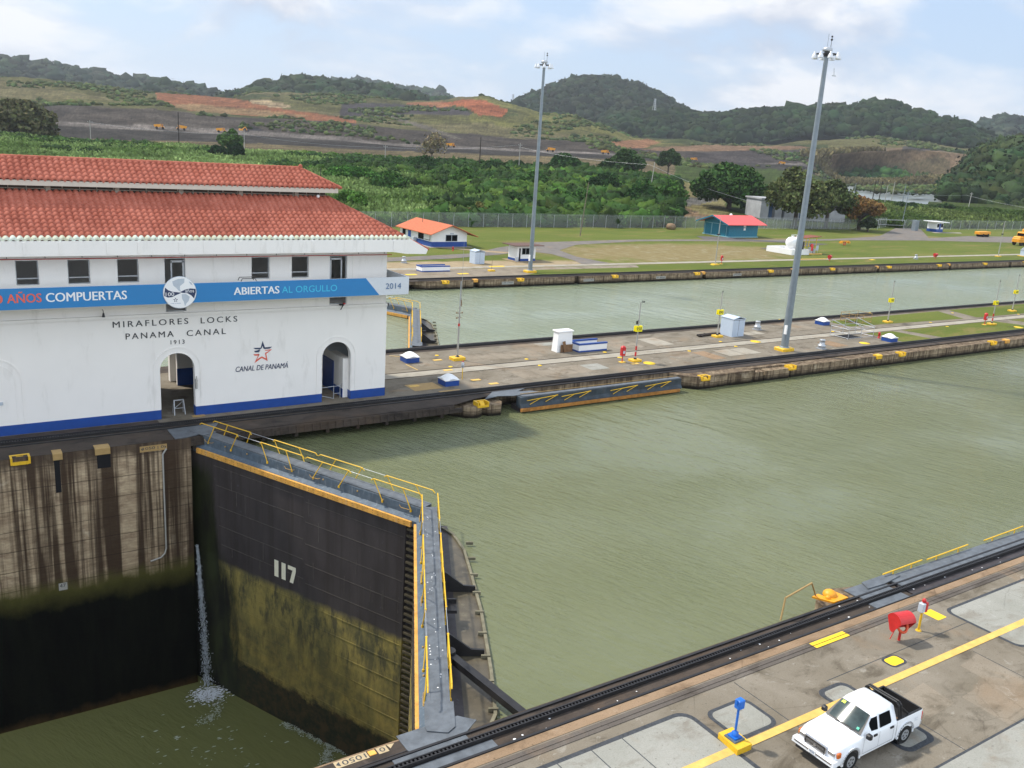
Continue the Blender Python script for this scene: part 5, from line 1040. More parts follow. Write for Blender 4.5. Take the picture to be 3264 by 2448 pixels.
mb = MB(); tri(mb, [(-.66, -.18), (-.26, -.18), (-.20, -.28), (-.28, -.30), (-.54, -.30)]); tri(mb, [(-.26, -.18), (-.18, -.22), (-.40, -.60), (-.02, -.38), (-.02, -.50), (-.58, -.86), (-.32, -.34)]); tri(mb, [(-.02, -.38), (.30, -.56), (.22, -.14), (.32, -.22), (.42, -.78), (-.02, -.50)]); tri(mb, [(.22, -.14), (.60, .02), (.25, .03), (.2, .08), (.76, .10), (.32, -.22)]); mb.build('red_half', M['salmon'], lg, True)
mb = MB(); put_text(mb, 'CANAL DE PANAMÁ', (19.3, yl, 3.0), (1, 0, 0), (0, 0, 1), 3.95, .50, bold=.012, shear=.22); mb.v = [(a, b, c + (a - 19.3) * .0) for a, b, c in mb.v]; mb.build('lettering', M['navy'], lg, True)
# fascia below the lower roof (white band), soffit and drain marks
YE = 62.8
MB().add([(XL - 1, YE, 11.84), (31.0, YE, 11.84), (32.2, YE, 11.68), (33.87, YE, 11.65), (34.02, YE, 12.0), (32.55, YE, 12.78), (XL - 1, YE, 12.78), (XL - 1, YE + .18, 11.84), (31.0, YE + .18, 11.84), (32.2, YE + .18, 11.68), (33.87, YE + .18, 11.65), (34.02, YE + .18, 12.0), (32.55, YE + .18, 12.78), (XL - 1, YE + .18, 12.78)],
    [(0, 1, 2, 3, 4, 5, 6), (13, 12, 11, 10, 9, 8, 7)] + [(i, i + 7, (i + 1) % 7 + 7, (i + 1) % 7) for i in range(7)]).box(33.80, 33.98, YE + .19, 76.0, 11.66, 12.0).box(XL - 1, 33.8, 76.0, 76.2, 11.7, 12.1).box(XL, 33.79, YE + .19, 75.99, 11.90, 11.96).build('fascia', M['wallwhite'], ch, True)
for x in (-6, -3, .2, 2.9, 5.95, 7.95, 10.7, 12.6, 15.2, 16.8, 19.0, 22.4, 24.5, 27.0, 28.6, 31.0): MB().box(x, x + .14, YE - .045, YE - .002, 11.95, 12.7).build('bracket', M['wallwhite'], ch, True)
MB().tube([(XL, YB0 - .1, 11.52), (31.6, YB0 - .1, 11.44)], .03, 6).build('conduit', M['red'], ch, True)
mb = MB()
for i in range(14): mb.tube([(3 + i * 2.15, YB0 - .1, 11.52), (3 + i * 2.15, YB0 - .1, 11.64)], .02, 4)
mb.build('conduit_clip', M['rail'], ch, True)
# tiled roofs
HX = 32.58                                                                # eave corner of the lower roof
def tiles(x0, hipx, y0, z0, depth, slope, left_hip, name, edge=True, p=.392, rl=.43, back=False, rows_extra=0):
    rows = int(round(depth / (rl * math.cos(math.atan(slope))))); dyr = depth / rows; V = []; F = []; MI = []
    per = 6; prof_ = [(0, -.075), (.14, -.01), (.30, .065), (.5, .09), (.70, .065), (.86, -.01)]
    ncol = int((hipx - x0) / p) + 2
    for r_ in range(rows):
        ya, yb = r_ * dyr, (r_ + 1) * dyr + .05
        xr = hipx - ya; base = len(V); n = 0; xs = []
        off = 0.0
        for c_ in range(ncol):
            for u, hh in prof_:
                x = x0 + (c_ + u) * p + off
                if x > xr: break
                if x >= left_hip + ya: xs.append((x, hh))
        if not xs: continue
        for x, hh in xs:
            jz = .012 * math.sin(x * 7.1 + r_ * 3.3)
            for k, (yy, lift) in enumerate(((ya, .07), (yb, .0))):
                Yy = y0 + yy if not back else y0 - yy
                xx = min(x, hipx - yy)
                V.append((xx, Yy, z0 + yy * slope + hh + lift + jz))
            Yy = y0 + ya if not back else y0 - ya
            V.append((x, Yy + .005, z0 + ya * slope + hh - .04))
        k = len(xs)
        for i in range(k - 1):
            a = base + 3 * i; b = a + 3
            F.append((a, b, b + 1, a + 1)); F.append((a + 2, b + 2, b, a)); MI += [1 if (r_ == 0 and edge) else 0] * 2
    me = bpy.data.meshes.new(name); me.from_pydata(V, [], F); me.materials.append(M['tile']); me.materials.append(M['tileedge'])
    me.polygons.foreach_set('material_index', MI); me.polygons.foreach_set('use_smooth', [i % 2 == 0 for i in range(len(F))]); me.update()
    o = bpy.data.objects.new(name, me); col.objects.link(o); o.parent = ch; me.transform(Matrix.Translation(-Vector(ch.location))); return o
SL = .555
tiles(XL - 1.2, HX, YE + .05, 12.80, 4.9, SL, XL - 1.2, 'lower_roof_tiles')
tiles(XL + 3.4, 28.38, 67.03, 16.22, 2.35, .56, XL + 3.4, 'upper_roof_tiles', edge=False)
# backs and ends of the roofs
mb = MB(); zr = 12.75
xe = 34.05; ye2 = 76.1; za = 15.45
mb.quad((HX, YE + .1, 12.76), (xe, YE + .1, 12.03), (xe, ye2, 12.03), (27.75, 67.66, 15.46)); mb.quad((27.75, 67.66, 15.46), (xe, ye2, 12.03), (27.75, 71.2, 15.46), (27.75, 71.1, 15.46))
mb.quad((XL - 1.2, ye2, 12.03), (xe, ye2, 12.03), (27.75, 71.2, 15.46), (XL - 1.2, 71.2, 15.46)); mb.quad((XL - 1.2, YE + .1, 12.70), (HX, YE + .1, 12.70), (27.7, 67.7, 15.40), (XL - 1.2, 67.7, 15.40))
mb.add([(28.38, 67.03, 16.2), (28.38, 71.7, 16.2), (26.08, 69.38, 17.46)], [(0, 1, 2)]); mb.quad((XL, 71.7, 16.2), (28.38, 71.7, 16.2), (26.08, 69.38, 17.46), (XL, 69.38, 17.46)); mb.quad((XL, 67.1, 16.14), (28.3, 67.1, 16.14), (26.0, 69.38, 17.40), (XL, 69.38, 17.40))
mb.build('roof_slope', M['tile'], ch, True)
mb = MB(); mb.k = 0; rr = random.Random(2)
def ridge(p0, p1, r=.13, step=.40):
    p0 = Vector(p0); p1 = Vector(p1); n = int((p1 - p0).length / step); d = (p1 - p0) / n
    for i in range(n): mb.cyl(p0 + d * i, p0 + d * (i + 1.06), r * 1.0, r * .84, 8)
ridge((XL, 69.38, 17.52), (26.1, 69.38, 17.52), .15, .45); ridge((26.1, 69.38, 17.50), (28.5, 66.98, 16.25), .12); ridge((27.7, 67.7, 15.50), (34.1, 62.85, 12.0), .10, .4)
mb.ball((26.1, 69.38, 17.66), .17, 8, 5); mb.build('ridge_tiles', M['tile'], ch, True)
MB().box(XL, 28.28, 67.08, 67.22, 15.84, 16.18).box(28.16, 28.30, 67.22, 71.6, 15.84, 16.18).box(XL, 28.28, 71.5, 71.62, 15.84, 16.18).box(XL, 28.2, 67.22, 71.5, 15.90, 15.95).build('upper_fascia', plain('cream_fascia', (.55, .50, .42), .6, var=.05), ch, True)
mb = MB().box(XL, 27.5, 67.75, 67.85, 15.40, 15.86); mb.build('clerestory_louvre', M['towpath'], ch, True)
mb = MB(); x = -26.0
while x < 27.4: mb.box(x, x + .30, 67.62, 67.75, 15.42, 15.84); x += 4.25
x = -26.0
while x < 27.4: mb.box(x, x + .06, 67.70, 67.75, 15.45, 15.84); x += 1.06
mb.box(XL, 27.6, 67.70, 67.74, 15.60, 15.64)
mb.build('clerestory_post', plain('grey_post', (.30, .28, .23), .7), ch, True)
MB().ball((26.75, 67.35, 15.55), .13, 8, 5).build('ball_lamp', M['white'], ch, True)
# small fittings on the facade
MB().tube([(10.5, YB0 - .05, 8.05), (10.5, YB0 - .35, 8.05), (10.5, YB0 - .38, 7.85)], .025, 5).cyl((10.5, YB0 - .38, 7.9), (10.5, YB0 - .38, 7.62), .05, .10, 8).build('wall_lamp', M['rail'], ch, True)
MB().box(27.3, 27.6, YB0 - .3, YB0 - .02, 7.62, 7.72).cyl((27.5, YB0 - .3, 7.62), (27.25, YB0 - .45, 7.35), .04).build('wall_camera', M['rail'], ch, True)
MB().box(27.55, 27.72, YB0 - .25, YB0 - .1, 7.70, 7.80).build('beacon', M['red'], ch, True)
MB().tube([(19.3, 62.75, 9.9), (19.4, 62.75, 10.12), (20.3, 62.75, 10.12), (20.42, 62.75, 9.9)], .025, 5).tube([(19.3, 63.4, 9.9), (19.4, 63.4, 10.12), (20.3, 63.4, 10.12), (20.42, 63.4, 9.9)], .025, 5).build('balcony_hoop', M['rail'], ch, True)
MB().box(16.38, 16.5, YB0 - .22, YB0 - .01, 2.05, 2.75).cyl((16.44, YB0 - .2, 2.6), (16.44, YB0 - .2, 3.0), .09, .03, 8).build('arch_lamp', M['concpole'], ch, True)
MB().box(4.1, 4.3, YB0 - .08, YB0 - .01, 2.1, 2.3).build('junction_box', M['lightgrey'], ch, True)
# trestle barriers standing in the arches
def trestle(label, x, y, rz):
    t = thing('barrier_frame', label, 'barrier', (x, y, 0), rz); mb = MB()
    for sx in (-.32, .32):
        for sy in (-.2, .2): mb.beam((sx * 1.15, sy * 1.5, 0), (sx, sy * .4, 1.05), .05, .05)
    t2 = mb.build('legs', M['galv'], t); MB().beam((-.35, 0, 1.05), (.35, 0, 1.05), .05, .08).beam((-.33, -.2, .5), (.33, -.2, .5), .04, .04).beam((-.33, -.16, .5), (.33, -.05, 1.0), .03, .03).build('rails', M['galv'], t); return t
trestle('grey metal trestle standing inside the left open arch', 15.4, 65.1, 0)
t = thing('gate_barrier', 'grey tubular swing barrier across the right arch', 'barrier', (27, 65, 0)); MB().tube([(25.98, 64.9, .95), (27.2, 64.9, 1.0)], .03).tube([(26.0, 64.9, .35), (27.2, 64.85, .02)], .025).tube([(27.2, 64.9, 0), (27.2, 64.9, 1.0)], .035).tube([(27.75, 64.9, 0), (27.75, 64.9, 1.0)], .035).tube([(27.2, 64.9, 1.0), (27.75, 64.9, 1.0), (28.3, 65.3, 1.3), (27.9, 65.2, .1)], .025).tube([(27.2, 64.9, .4), (27.75, 64.9, .4)], .025).build('tubes', M['galv'], t, True)
# ================================================================== MIDDLE WALL OBJECTS
def dome(x, y, label, w=1.35, loc_first=[None]):
    if loc_first[0] is None:
        t = thing('skylight_hatch', label, 'roof hatch', (x, y, 0), group='blue hatches with white domed tops'); MB().bbox(-w / 2, w / 2, -w / 2, w / 2, 0, .48, .015).build('curb_box', M['blue'], t)
        mb = MB(); n = 10; V = []
        for j in range(n + 1):
            for i in range(n + 1):
                u, v = -1 + 2 * i / n, -1 + 2 * j / n; e = max(abs(u), abs(v)); r_ = math.sqrt(u * u + v * v); zz = .05 + .42 * max(0, math.cos(min(1, r_ / 1.15) * math.pi / 2)) ** 1.1
                V.append((u * (w / 2 + .05), v * (w / 2 + .05), .48 + zz))
        mb.add(V, [(j * (n + 1) + i, j * (n + 1) + i + 1, (j + 1) * (n + 1) + i + 1, (j + 1) * (n + 1) + i) for j in range(n) for i in range(n)], True)
        mb.box(-w / 2 - .05, w / 2 + .05, -w / 2 - .05, w / 2 + .05, .482, .53); mb.build('domed_top', M['white'], t); loc_first[0] = t
    else: dup(loc_first[0], (x, y, 0), 0, label)
dome(38.55, 73.9, 'domed white hatch on blue box nearest the control house corner, behind the other'); dome(38.0, 65.5, 'domed white hatch on blue box in front, near the recessed gate hinge'); dome(99.3, 74.6, 'domed white hatch left of the yellow scaffold near the far edge'); dome(99.0, 64.4, 'domed white hatch beside the red hydrant near the front track')
def vent(x, y, label, first=[None]):
    if first[0] is None:
        t = thing('vent_cowl', label, 'vent', (x, y, 0), group='round galvanized vent cowls'); MB().box(-.45, .45, -.45, .45, 0, .08).box(-.3, .3, -.3, .3, .08, .28).build('base', M['galv'], t)
        MB().lathe([(.42, .28), (.47, .36), (.42, .46), (.30, .50), (.30, .98), (.33, 1.02), (.28, 1.08), (.05, 1.10)], n=18).build('cowl', M['galv'], t); first[0] = t
    else: dup(first[0], (x, y, 0), 0, label)
vent(87.0, 74.7, 'vent cowl beside the pale blue cabinet near the far edge of the middle wall'); vent(86.0, 64.2, 'vent cowl right of the foot of the tall mast'); vent(68.5, 134.6, 'white vent cowl on the far bank behind the 2014 sign'); vent(196.3, 124.6, 'distant vent cowl on the far bank at the right')
def marker(x, y, num, hgt, label, stripes=False, top='', sz=3.6):
    t = thing('distance_marker', label, 'marker post', (x, y, 0), group='numbered yellow distance markers'); MB().bbox(-.55, .55, -.45, .45, 0, .22, .03).build('plinth', M['yellow'], t); MB().cyl((0, 0, .22), (0, 0, .34), .16, n=8).build('foot', M['rail'], t)
    MB().cyl((0, 0, .3), (0, 0, hgt), .085, .05, 8).build('pole', M['concpole'], t)
    if stripes:
        for z in (.55, 1.15): MB().cyl((0, 0, z), (0, 0, z + .42), .092, n=8).build('red_band', M['red'], t)
    MB().box(-.42, .42, -.16, -.11, sz - .28, sz + .28).box(-.42, .42, .11, .16, sz - .28, sz + .28).box(.38, .42, -.11, .11, sz - .28, sz + .28).build('number_board', M['signy'], t)
    mb = MB(); put_text(mb, num, (0, -.168, sz - .17), (1, 0, 0), (0, 0, 1), .66, .34, bold=.02, align='C'); mb.build('number', M['letter'], t)
    mb = MB()
    if top == 'wind': mb.tube([(0, 0, hgt), (.45, 0, hgt - .02)], .025, 5).ball((.22, 0, hgt + .12), .07, 6, 4).ball((.45, 0, hgt + .05), .09, 6, 4).box(-.3, -.12, -.05, .05, sz + .45, sz + .8).tube([(-.25, 0, sz + .6), (0, 0, sz + .95)], .02, 4)
    else: mb.ball((.04, 0, hgt + .06), .08, 6, 4).box(-.03, .10, -.02, .02, hgt, hgt + .04)
    mb.build('top_fitting', M['rail'], t); return t
marker(60.2, 66.7, '950', 6.0, 'marker post with board 950 and red bands beside the red call box', True, 'wind', 3.35); marker(78.3, 73.0, '890', 5.3, 'marker post with board 890 beside the pale blue cabinet', False, '', 2.95)
marker(110.8, 72.8, '790', 5.6, 'marker post with board 790 in the grass of the middle wall', False, '', 3.05); marker(126.3, 66.9, '740', 6.1, 'marker post with board 740 and red bands beside a call box', True, '', 3.1); marker(142.6, 72.8, '690', 5.6, 'marker post with board 690 at the right edge', False, '', 3.05)
t = thing('antenna_mast', 'thin antenna mast with bracket arms on a yellow plinth', 'antenna', (43.2, 73.0, 0)); MB().bbox(-.65, .65, -.5, .5, 0, .3, .04).build('plinth', M['yellow'], t); MB().cyl((0, 0, .3), (0, 0, 5.2), .10, .07, 8).build('pole', M['concpole'], t); MB().cyl((0, 0, 5.0), (0, 0, 7.6), .05, .045, 6).build('upper_tube', M['galv'], t); MB().cyl((.12, 0, 5.6), (.12, 0, 11.3), .028, .012, 5).build('whip', M['concpole'], t)
MB().tube([(-.3, 0, 4.55), (.3, 0, 4.55)], .03, 5).tube([(-.3, 0, 4.15), (.25, 0, 4.1)], .03, 5).ball((-.3, 0, 4.6), .09, 6, 4).ball((.3, 0, 4.6), .09, 6, 4).ball((-.28, 0, 4.1), .09, 6, 4).box(.1, .18, -.04, .04, 5.2, 5.8).build('arms', M['rust'], t); MB().cyl((0, 0, 3.3), (0, 0, 3.55), .105, n=8).build('red_band', M['red'], t); MB().lathe([(.25, .3), (.12, .38), (.1, .45)], n=8).build('foot', M['rail'], t)
t = thing('switch_cabinet', 'tall white cabinet with flared foot and boards leaning on it', 'cabinet', (55.6, 72.9, 0)); MB().add([(-1.0, -.5, 0), (.95, -.5, 0), (.95, .45, 0), (-1.0, .45, 0), (-.88, -.42, 2.1), (.88, -.42, 2.1), (.88, .4, 2.1), (-.88, .4, 2.1)], [(0, 1, 5, 4), (1, 2, 6, 5), (2, 3, 7, 6), (3, 0, 4, 7), (4, 5, 6, 7), (0, 3, 2, 1)]).build('body', M['white'], t); MB().bbox(-1.0, 1.0, -.55, .52, 2.1, 2.22, .03).build('lid', M['white'], t)
tag(MB().prism([(-.0, 0), (1.5, 0), (1.5, .04), (0, .04)], 0, .78).build('plywood_sheet', M['wood']), 'wide brown plywood sheet leaning on the white cabinet', 'board').location = (54.95, 72.22, .02)
o = MB().prism([(0, 0), (.34, 0), (.34, .05), (0, .05)], 0, 1.15).build('plank', M['wood']); tag(o, 'narrow brown plank leaning in front of the plywood sheet', 'board'); o.location = (55.3, 72.05, .02); o.rotation_euler = (R_(-6), R_(-10), 0)
def planter(x, y, L_, label):
    t = thing('parapet_box', label, 'low enclosure', (x, y, 0), group='low white enclosures with blue rims'); MB().box(-L_ / 2, L_ / 2, -.85, -.65, .16, .74).box(-L_ / 2, L_ / 2, .85, 1.05, .16, .74).box(-L_ / 2, -L_ / 2 + .2, -.65, .85, .16, .74).build('walls', M['white'], t)
    MB().box(-L_ / 2 - .03, L_ / 2 + .03, -.88, -.62, .74, .90).box(-L_ / 2 - .03, L_ / 2 + .03, .82, 1.08, .74, .90).box(-L_ / 2 - .03, -L_ / 2 + .23, -.62, .82, .74, .90).build('top_rim', M['blue'], t)
    MB().box(-L_ / 2 - .02, L_ / 2 + .02, -.87, -.63, 0, .16).box(-L_ / 2 - .02, L_ / 2 + .02, .83, 1.07, 0, .16).box(-L_ / 2 - .02, -L_ / 2 + .2, -.63, .83, 0, .16).build('bottom_band', M['blue'], t); MB().box(-L_ / 2 + .2, L_ / 2, -.65, .85, 0, .05).build('steps', M['dark'], t)
planter(58.7, 72.5, 3.7, 'low white and blue stair enclosure right of the white cabinet'); planter(69.2, 125.7, 5.0, 'low white and blue enclosure on the far bank above the 2014 sign')
def callbox(x, y, label, s=1, red='red', first=[None]):
    if first[0] is None:
        t = thing('call_box', label, 'call box', (x, y, 0), group='red call boxes on short posts'); MB().cyl((0, 0, 0), (0, 0, .75), .05, n=8).build('post', M[red], t); MB().bbox(-.24, .24, -.18, .18, .68, 1.55, .04).lathe([(.24, 0), (.2, .08), (.05, .14)], (0, 0, 1.55), 10).build('box', M[red], t)
        MB().box(-.13, .13, -.19, -.181, .9, 1.2).build('label_plate', M['lightgrey'], t); MB().bbox(-.3, .3, -.25, .25, 0, .06, .02).build('foot', M['yellow'], t); first[0] = t
    else: dup(first[0], (x, y, 0), 0, label)
callbox(58.6, 66.8, 'red call box just left of marker 950'); callbox(125.0, 67.2, 'dark red call box just left of marker 740'); callbox(132.7, 125.0, 'red call box on the far bank beside the thin white post')
def cabinet(x, y, w, dp, hgt, label):
    t = thing('equipment_cabinet', label, 'cabinet', (x, y, 0)); MB().prof([(-dp / 2, 0), (-dp / 2, hgt), (0, hgt), (dp / 2, hgt), (dp / 2, 0)], -w / 2, w / 2).build('body', M['cabinet'], t)
    MB().prof([(-w / 2 - .06, hgt), (0, hgt + .22), (w / 2 + .06, hgt), (w / 2 + .06, hgt + .05), (0, hgt + .28), (-w / 2 - .06, hgt + .05)], -dp / 2 - .08, dp / 2 + .08, 'y').build('roof', M['cabinet'], t)
    MB().box(-.01, .01, -dp / 2 - .012, -dp / 2, .08, hgt - .12).box(-w / 2 + .05, w / 2 - .05, -dp / 2 - .012, -dp / 2, hgt - .14, hgt - .1).build('door_seam', M['rail'], t); return t
cabinet(81.0, 73.3, 2.0, 1.9, 2.1, 'pale blue cabinet with low pitched lid beside marker 890'); cabinet(81.4, 132.6, 1.9, 1.8, 2.1, 'pale grey two-door cabinet on the far bank by the booth')
t = thing('loose_beams', 'pile of dark timbers lying at the foot of marker 890', 'timber', (77.8, 73.7, 0)); MB().beam((-1.9, -.1, .12), (1.9, .25, .12), .2, .2).beam((-1.7, .35, .12), (1.5, .5, .12), .2, .2).beam((-1.6, -.3, .1), (-.4, .5, .2), .15, .15).build('timbers', M['creosote'], t)
def hydrant(x, y, label, s=1.0, first=[None]):
    if first[0] is None:
        t = thing('fire_hydrant', label, 'hydrant', (x, y, 0), group='red fire hydrants'); MB().lathe([(.17, 0), (.17, .06), (.11, .1), (.11, .55), (.15, .58), (.15, .64), (.1, .74), (.03, .8)], n=12).build('barrel', M['red'], t); MB().cyl((-.2, 0, .45), (.2, 0, .45), .06, n=8).cyl((0, -.2, .42), (0, 0, .42), .07, n=8).build('nozzles', M['red'], t); first[0] = t
    else: dup(first[0], (x, y, 0), 0, label)
hydrant(99.2, 66.0, 'red hydrant behind the front domed hatch'); hydrant(85.7, 148.4, 'red hydrant on the grass in front of the small white house')
# scaffold frames round a pit
def frame(x, y, label, mt, W_, D_, slant):
    t = thing('pit_guard', label, 'guard rail', (x, y, 0)); mb = MB()
    for (a, b) in ((-W_ / 2, -D_ / 2), (0, -D_ / 2), (W_ / 2, -D_ / 2), (-W_ / 2, D_ / 2), (0, D_ / 2), (W_ / 2, D_ / 2)): mb.cyl((a, b, 0), (a, b, 1.25), .035, n=6)
    for z in (.15, .7, 1.25): mb.tube([(-W_ / 2, -D_ / 2, z), (W_ / 2, -D_ / 2, z), (W_ / 2, D_ / 2, z), (-W_ / 2, D_ / 2, z), (-W_ / 2, -D_ / 2, z)], .03, 5)
    if slant:
        for a in (-W_ / 2, 0.2, W_ / 2): mb.tube([(a, D_ / 2, 2.0), (a + .6, -D_ / 2 + .3, 1.25)], .045, 5).tube([(a, D_ / 2, 1.2), (a, D_ / 2, 2.0)], .03, 5)
    mb.build('tubes', M[mt], t); MB().box(-W_ / 2 + .3, W_ / 2 - 1.6, -D_ / 2 + .3, D_ / 2 - .3, .004, .02).build('pit', M['dark'], t)
frame(96.4, 67.9, 'galvanized guard frame with slanting tops around a pit', 'galv', 4.9, 2.6, True); frame(106.0, 74.4, 'thin yellow guard frame behind the galvanized one', 'ochre', 3.6, 2.2, False)
# small painted dots and plates on the middle wall, each a flat ground marker
LMK = [(31.6, 66, 'the control house corner'), (38.3, 74, 'the rear domed hatch'), (38, 65.5, 'the front domed hatch'), (43.2, 73, 'the antenna mast'), (55.6, 72.9, 'the white cabinet'), (58.6, 66.8, 'the red call box'), (60.2, 66.7, 'the marker post by the red call box'), (78.3, 73, 'the marker post by the loose timbers'), (81, 73.3, 'the pale blue cabinet'), (80.7, 65.1, 'the tall mast'), (87, 74.7, 'the rear vent cowl'), (86, 64.2, 'the front vent cowl'), (96.4, 67.9, 'the guard frame'), (99, 64.4, 'the hydrant hatch'), (110.8, 72.8, 'the marker post in the grass bed'), (126.3, 66.9, 'the farther red-banded marker post'), (142.6, 72.8, 'the rightmost marker post'),
       (69.2, 125.7, 'the far white enclosure'), (78.9, 123.9, 'the stake'), (85, 121.7, 'the far mast'), (130.2, 124.2, 'the thin white post'), (196.3, 124.6, 'the far vent'), (92.5, 135, 'the booth')]
used_l = set()
def dots(name, lst, mt, label, rr_=(.30, .2)):
    for i, (x, y, k) in enumerate(lst):
        best = sorted(LMK, key=lambda q: math.hypot(q[0] - x, q[1] - y)); lab = None
        for q in best:
            side = ('left of ' if x < q[0] - .5 else 'right of ' if x > q[0] + .5 else 'in front of ' if y < q[1] else 'behind ')
            cand = label + ' ' + side + q[2]
            if cand not in used_l: lab = cand; break
        used_l.add(lab)
        if k == 0: mb = MB().lathe([(rr_[0], 0), (rr_[0], .02), (.05, .024)], (0, 0, 0), 12)
        else: mb = MB().bbox(-.45 * k, .45 * k, -.22, .22, 0, .025, .01)
        o = mb.build(name, M[mt]); o.location = (x, y, .012); tag(o, lab, 'ground marker', group=name.replace('_', ' ') + 's on the quays')
P_ = lambda a, b, ox, oy: onz(ox + a / 2.711, oy + b / 2.711)[:2]
L8 = [P_(a, b, 1200, 850) + (k,) for a, b, k in ((522, 768, 0), (640, 866, 0), (1297, 800, 0), (1412, 855, 0), (1975, 740, 0), (2098, 786, 0))] + [P_(a, b, 1900, 850) + (k,) for a, b, k in ((73, 740, 0), (213, 787, 0), (805, 730, 0), (1075, 648, 0), (1207, 690, 0), (2045, 561, 0), (1590, 459, 0))] + [P_(a, b, 2448, 850) + (k,) for a, b, k in ((1405, 483, 0), (1595, 400, 0), (1548, 518, 0), (2165, 412, 0), (560, 560, 0), (105, 458, 0), (885, 397, 0))]
dots('survey_stud', L8, 'paintbright', 'small round yellow survey stud', (.20, .2))
dots('painted_plate', [P_(a, b, 1200, 850) + (1,) for a, b in ((528, 808), (618, 895), (858, 980), (1013, 1012), (325, 1033))] + [P_(a, b, 1900, 850) + (1,) for a, b in ((335, 840),)], 'paintline', 'small painted yellow rectangle')
dots('painted_plate', [P_(a, b, 600, 850) + (1,) for a, b in ((90, 1291),)] + [P_(635, 1075, 1200, 850) + (2.2,)], 'ochre', 'worn ochre plate by the rack rail')
dots('manhole_cover', [P_(460, 835, 1900, 850) + (0,), P_(1378, 648, 1900, 850) + (0,), P_(835, 662, 2448, 850) + (0,), P_(2165, 525, 2448, 850) + (0,)], 'paintbright', 'large round yellow manhole cover', (.62, .2))
for (a, b, c, d, ox, oy) in ((110, 770, 205, 778, 1200, 850), (255, 845, 355, 893, 1200, 850)):
    p, q = P_(a, b, ox, oy), P_(c, d, ox, oy); MB().beam((p[0], p[1], .012), (q[0], q[1], .012), .09, .008).build('pavement', M['paintline'])['kind'] = 'structure'
# sensor post with red cap
t = thing('sensor_post', 'glass sensor on a thin yellow post with a red cap behind the front hatch', 'sensor', P_(740, 975, 1200, 850) + (0,)); MB().cyl((0, 0, 0), (0, 0, 1.1), .035, n=6).build('post', M['yellow'], t); MB().lathe([(.13, 1.1), (.15, 1.2), (.14, 1.5), (.06, 1.6)], n=10).build('housing', M['galv'], t); MB().lathe([(.05, 1.6), (.07, 1.68), (.02, 1.75)], n=8).build('cap', M['red'], t)
def ringstand(x, y, rz, label, first=[None]):
    if first[0] is None:
        t = thing('life_ring_stand', label, 'life ring stand', (x, y, 0), rz, 'red life ring stands'); MB().cyl((0, 0, 0), (0, 0, .5), .06, n=8).cyl((.55, 0, .15), (.35, 0, .6), .02, n=5).build('leg', M['red'], t)
        V = []; n = 12; prof_ = [(.42 * math.cos(R_(10 + i * 14)) - .05, .95 + .42 * math.sin(R_(10 + i * 14)) * .95) for i in range(n)]
        mb = MB()
        W0, W1 = -.44, .44
        for i in range(n - 1): mb.quad((W0, prof_[i][0], prof_[i][1]), (W1, prof_[i][0], prof_[i][1]), (W1, prof_[i + 1][0], prof_[i + 1][1]), (W0, prof_[i + 1][0], prof_[i + 1][1]))
        back = (-.30, .45)
        mb.quad((W0, prof_[-1][0], prof_[-1][1]), (W1, prof_[-1][0], prof_[-1][1]), (W1, -.2, .5), (W0, -.2, .5))
        for W_ in (W0, W1): mb.add([(W_, a, b) for a, b in prof_] + [(W_, -.22, .48), (W_, -.05, .42)], [tuple(range(n + 2))])
        mb.build('hood', M['red'], t)
        mb = MB(); R1, r1 = .27, .065; V = []
        for i in range(18):
            for j in range(8): a = 2 * math.pi * i / 18; b = 2 * math.pi * j / 8; V.append(((R1 + r1 * math.cos(b)) * math.cos(a) + .02, .06 + r1 * math.sin(b) - .14 * math.sin(a), .78 + (R1 + r1 * math.cos(b)) * math.sin(a)))
        mb.add(V, [(i * 8 + j, ((i + 1) % 18) * 8 + j, ((i + 1) % 18) * 8 + (j + 1) % 8, i * 8 + (j + 1) % 8) for i in range(18) for j in range(8)], True); mb.build('life_ring', plain('orange_ring', (.65, .08, .02), .5), t); first[0] = t
    else: dup(first[0], (x, y, 0), rz, label)
ringstand(35.75, 20.2, R_(168), 'red hooded life ring stand on the near wall beside the yellow post'); ringstand(32.6, 75.0, R_(215), 'red hooded life ring stand half hidden by the corner of the control house'); ringstand(165.3, 124.8, R_(200), 'small distant red life ring stand on the far bank path'); ringstand(203.5, 124.2, R_(180), 'far red life ring stand beside a yellow ground marker at the right')
# near call post
t = thing('call_post', 'yellow post with grey and red call box near the red life ring stand', 'call box', (37.4, 20.3, 0)); MB().cyl((0, 0, 0), (0, 0, 1.05), .055, n=10).lathe([(.14, 0), (.12, .04)], n=10).build('post', M['yellow'], t); MB().bbox(-.2, .02, -.13, .13, 1.0, 1.42, .02).build('grey_box', M['lightgrey'], t); MB().bbox(.021, .2, -.14, .14, .98, 1.44, .02).build('red_box', M['red'], t); MB().lathe([(.07, 1.44), (.10, 1.5), (.08, 1.6), (.02, 1.64)], n=10).build('beacon', M['red'], t)
# blue pedestal on yellow plinth
t = thing('control_pedestal', 'bright blue control pedestal on a yellow concrete plinth across the yellow line', 'pedestal', (23.45, 18.62, 0)); cbl = plain('bright_blue_paint', (.01, .13, .52), .4, var=.05)
MB().prism([(-.42, -.55), (.32, -.55), (.42, .5), (-.3, .5)], 0, .24).build('plinth', M['yellow'], t); MB().box(-.26, .26, -.26, .26, .24, .30).build('base_plate', M['steel'], t); MB().box(-.18, .18, -.18, .18, .30, .36).lathe([(.13, .36), (.13, .48), (.06, .52), (.05, .55)], n=10).build('socket', cbl, t); MB().cyl((0, 0, .5), (0, 0, 1.55), .045, n=8).build('post', cbl, t); MB().bbox(-.13, .17, -.13, .13, 1.5, 1.84, .03).box(-.17, -.13, -.03, .05, 1.7, 1.86).build('head', cbl, t)
